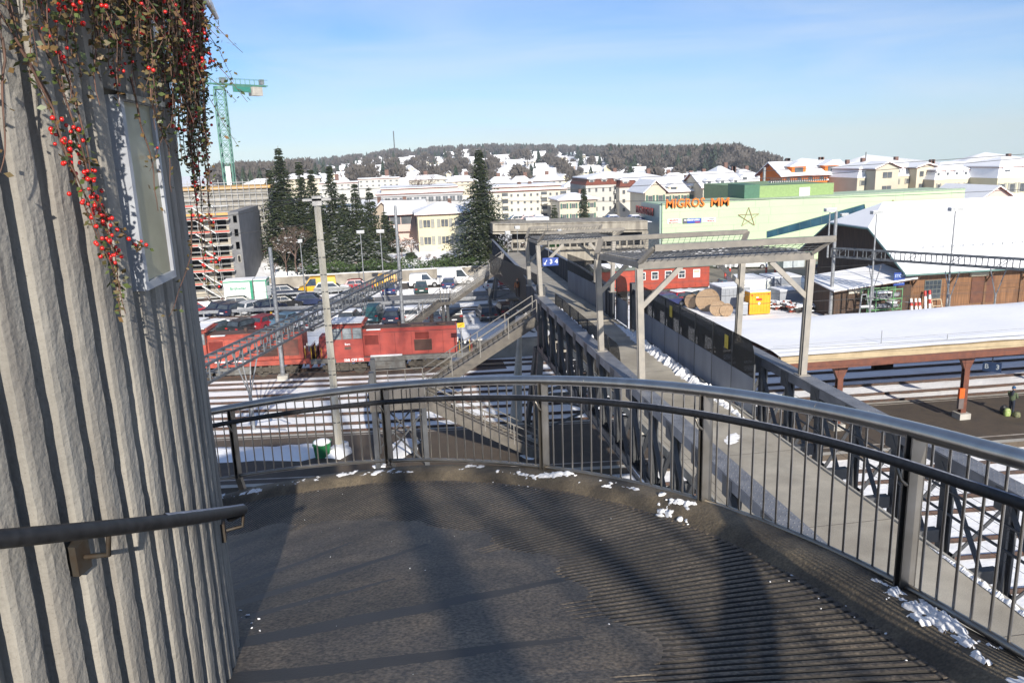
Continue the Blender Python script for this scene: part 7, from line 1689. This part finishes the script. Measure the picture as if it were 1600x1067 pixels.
# ================= PEOPLE =================
SKIN=mat('skin',(.5,.3,.22),.6)
def person(lab,base,h,face,coat,legs,hat=None,hair=None,sit=0,pose='hold',cat='person'):
    """continuous skinned body; face = heading in degrees"""
    o=thing('person',lab,cat,base,R(face)); s=h/1.75
    def skin(nm,chains,m,sub=1):
        vs=[];es=[];rad=[]
        for ch_ in chains:
            st_=None
            for (p,r) in ch_:
                f=None
                for i,v_ in enumerate(vs):
                    if (V(v_)-V(p)).length<1e-4: f=i
                if f is None: vs.append(tuple(p)); rad.append(r); f=len(vs)-1
                if st_ is not None and st_!=f: es.append((st_,f))
                st_=f
        me=bpy.data.meshes.new(nm); me.from_pydata([tuple(x*s for x in v_) for v_ in vs],es,[]); q=bpy.data.objects.new(nm,me); col.objects.link(q)
        sk=q.modifiers.new('s','SKIN'); ly=me.skin_vertices[0].data if me.skin_vertices else None
        if ly:
            for i,r in enumerate(rad): ly[i].radius=(r*s,r*s)
            ly[0].use_root=True
        else: sk_l=None
        sb=q.modifiers.new('u','SUBSURF'); sb.levels=sub; sb.render_levels=sub
        dg=bpy.context.evaluated_depsgraph_get(); ev=q.evaluated_get(dg); m2=bpy.data.meshes.new_from_object(ev); m2.materials.clear(); m2.materials.append(m); m2.name=nm
        for p in m2.polygons: p.use_smooth=True
        q.modifiers.clear(); q.data=m2; q.parent=o; return q
    hp=(0,0,.93); L_=[(hp,.13),((0,-.09,.9),.1),((.0,-.1,.5),.07),((-.02,-.11,.09),.05),((.12,-.12,.04),.045)]; R__=[(hp,.13),((0,.09,.9),.1),((.05,.1,.5),.07),((.02,.11,.09),.05),((.17,.13,.04),.045)]
    body=skin('body',[L_,R__,[(hp,.13),((0,0,1.2),.14),((0,0,1.42),.13),((.01,0,1.5),.06),((.03,0,1.56),.06),((.04,0,1.66),.1),((.03,0,1.7),.09)]],legs)
    if pose=='hold':
        ar=[[((0,sg*.0,1.4),.15),((0,sg*.2,1.39),.085),((.06,sg*.24,1.12),.065),((.3,sg*.12,1.08),.05)] for sg in (-1,1)]
    else: ar=[[((0,sg*.0,1.4),.15),((0,sg*.2,1.39),.085),((-.02,sg*.25,1.12),.065),((.08,sg*.25,.88),.05)] for sg in (-1,1)]
    skin('coat',[[((0,0,.86),.19),((0,0,1.1),.17),((0,0,1.4),.15)]]+ar,coat)
    hands=MB()
    for sg in (-1,1):
        e=V((.33,sg*.1,1.07)) if pose=='hold' else V((.1,sg*.25,.82)); hands.ball(e*s,.04*s,8,6)
        d=V((1,0,-.25)) if pose=='hold' else V((.1,0,-1))
        for k in range(4): off=V((0,(k-1.5)*.02,0)); hands.tube([(e+off)*s,(e+off+d*.05)*s,(e+off+d*.07+V((0,0,-.025)))*s],[.0105*s,.009*s,.007*s],5)
        hands.tube([(e+V((0,-sg*.03,.01)))*s,(e+V((.03,-sg*.055,.0)))*s],[.011*s,.008*s],5)
    hands.build('hands',mat('gloves',(.03,.03,.03),.7) if pose=='hold' else SKIN,None).parent=o
    hd_=MB(); hd_.ball(V((.045,0,1.655))*s,.098*s,12,10,sz=1.25); hd_.ball(V((.145,0,1.64))*s,.016*s,6,5,sz=1.4); hd_.ball(V((.03,.1,1.65))*s,.022*s,6,5); hd_.ball(V((.03,-.1,1.65))*s,.022*s,6,5); hd_.build('head',SKIN,None).parent=o
    ey=MB(); 
    for sg in (-1,1): ey.ball(V((.132,sg*.035,1.67))*s,.011*s,6,5)
    ey.bar(V((.135,-.025,1.595))*s,V((.135,.025,1.595))*s,.008*s,.006*s); ey.build('eyes_and_mouth',DARK,None).parent=o
    hb_=MB(); c=V((.03,0,1.70))*s
    hb_.ball(c,.108*s,12,8,sz=1.0); v2=[(x-.012*s if x>.09*s+c.x*0 else x,y,z if z>1.66*s else 1.66*s+(z-1.66*s)*.4) for x,y,z in hb_.v]; hb_.v=v2
    hb_.build('hat' if hat else 'hair',hat or hair,None).parent=o
    return o
pb_=G(1579,649,.4)
person('person in olive green jacket and blue woollen cap standing on the platform, hands together',pb_,1.78,18,mat('olive_jacket',(.1,.13,.07),.8,c2=(.07,.09,.05),sc=6),mat('dark_trousers',(.015,.02,.035),.8),hat=mat('blue_cap',(.02,.09,.22),.9))
mp_=MB(); mp_.obox(pb_+V((.43,.06,1.1)),.16,.2,.015,R(18)); tag(mp_.build('phone',DARK),'dark phone sized thing held by the person on the platform','phone')
def bag(p,sx,sy,sz,m,lab,name='rucksack'):
    o=thing(name,lab,'bag',p); b=MB(); 
    prof=[(.5,0),(.55,.3),(.5,.75),(.3,1)]; n=10; rows=[]
    for f,z in prof: rows.append([(p.x+sx*f*math.copysign(abs(math.cos(2*PI*k/n))**.6,math.cos(2*PI*k/n)),p.y+sy*f*math.copysign(abs(math.sin(2*PI*k/n))**.6,math.sin(2*PI*k/n)),p.z+sz*z) for k in range(n)])
    for i in range(3): b.add(rows[i]+rows[i+1],[(k,(k+1)%n,(k+1)%n+n,k+n) for k in range(n)],0,True)
    b.add(rows[3],[tuple(range(n))]); b.build('bag_body',m,o); b=MB(); b.tube([(p.x-.06,p.y,p.z+sz),(p.x-.05,p.y,p.z+sz+.08),(p.x+.05,p.y,p.z+sz+.08),(p.x+.06,p.y,p.z+sz)],.012,5); b.build('handle',DARK,o)
bag(G(1568,646,.4),.4,.3,.5,DARK,'black bag standing left of the person on the platform'); bag(G(1573,649,.4),.35,.3,.45,mat('bag_green',(.2,.35,.06),.6,c2=(.4,.42,.2),sc=8),'bright green patterned bag at the feet of the person on the platform'); bag(G(1588,651,.4),.35,.35,.32,mat('bag_olive',(.06,.07,.04),.8,c2=(.2,.2,.1),sc=8),'low olive bag right of the person on the platform')
q=AX(811,410,9.3); dz=ZD-.35
person('person with reddish hair in dark clothes walking on the far footbridge',(A(812,402,56).x,56,6.75),1.72,-95,mat('dark_coat',(.03,.025,.025),.8),mat('brown_trousers',(.06,.04,.03),.8),hair=mat('red_hair',(.3,.08,.03),.8),pose='walk')
person('smaller person in orange brown jacket beside the reddish haired one',(A(807,405,54.5).x,54.5,6.8),1.3,-95,mat('rust_coat',(.35,.13,.05),.8),MT['brown_trousers'],hair=mat('brown_hair',(.12,.06,.03),.8),pose='walk')
# unseen trees added south of the camera to cast shade on the ramp
SHADE_CASTERS=((1.4,-9.5,.3,31,'thick unseen tree added to shade the ramp, middle'),(2.9,-11,.1,31,'slender unseen tree added to shade the ramp, right'))
for k,(x,y,r0,h,l) in enumerate(SHADE_CASTERS):
    plant(bare_mesh(h,300+k,BARK,0,.45,4,r0=r0,trunk=.62),'shade_caster_tree',l,'tree',(x,y,6),0,'unseen trees added to shade the ramp')
# light haze in the valley air
hz_=MB(); hz_.box(-1600,-200,-330,1700,1900,75); hm=bpy.data.materials.new('haze'); hm.use_nodes=True; t=hm.node_tree; t.nodes.clear(); vo=t.nodes.new('ShaderNodeVolumePrincipled'); mo=t.nodes.new('ShaderNodeOutputMaterial'); vo.inputs['Density'].default_value=.00022; vo.inputs['Color'].default_value=(.8,.88,1,1); t.links.new(vo.outputs[0],mo.inputs['Volume'])
tag(hz_.build('haze',hm),kind='stuff')
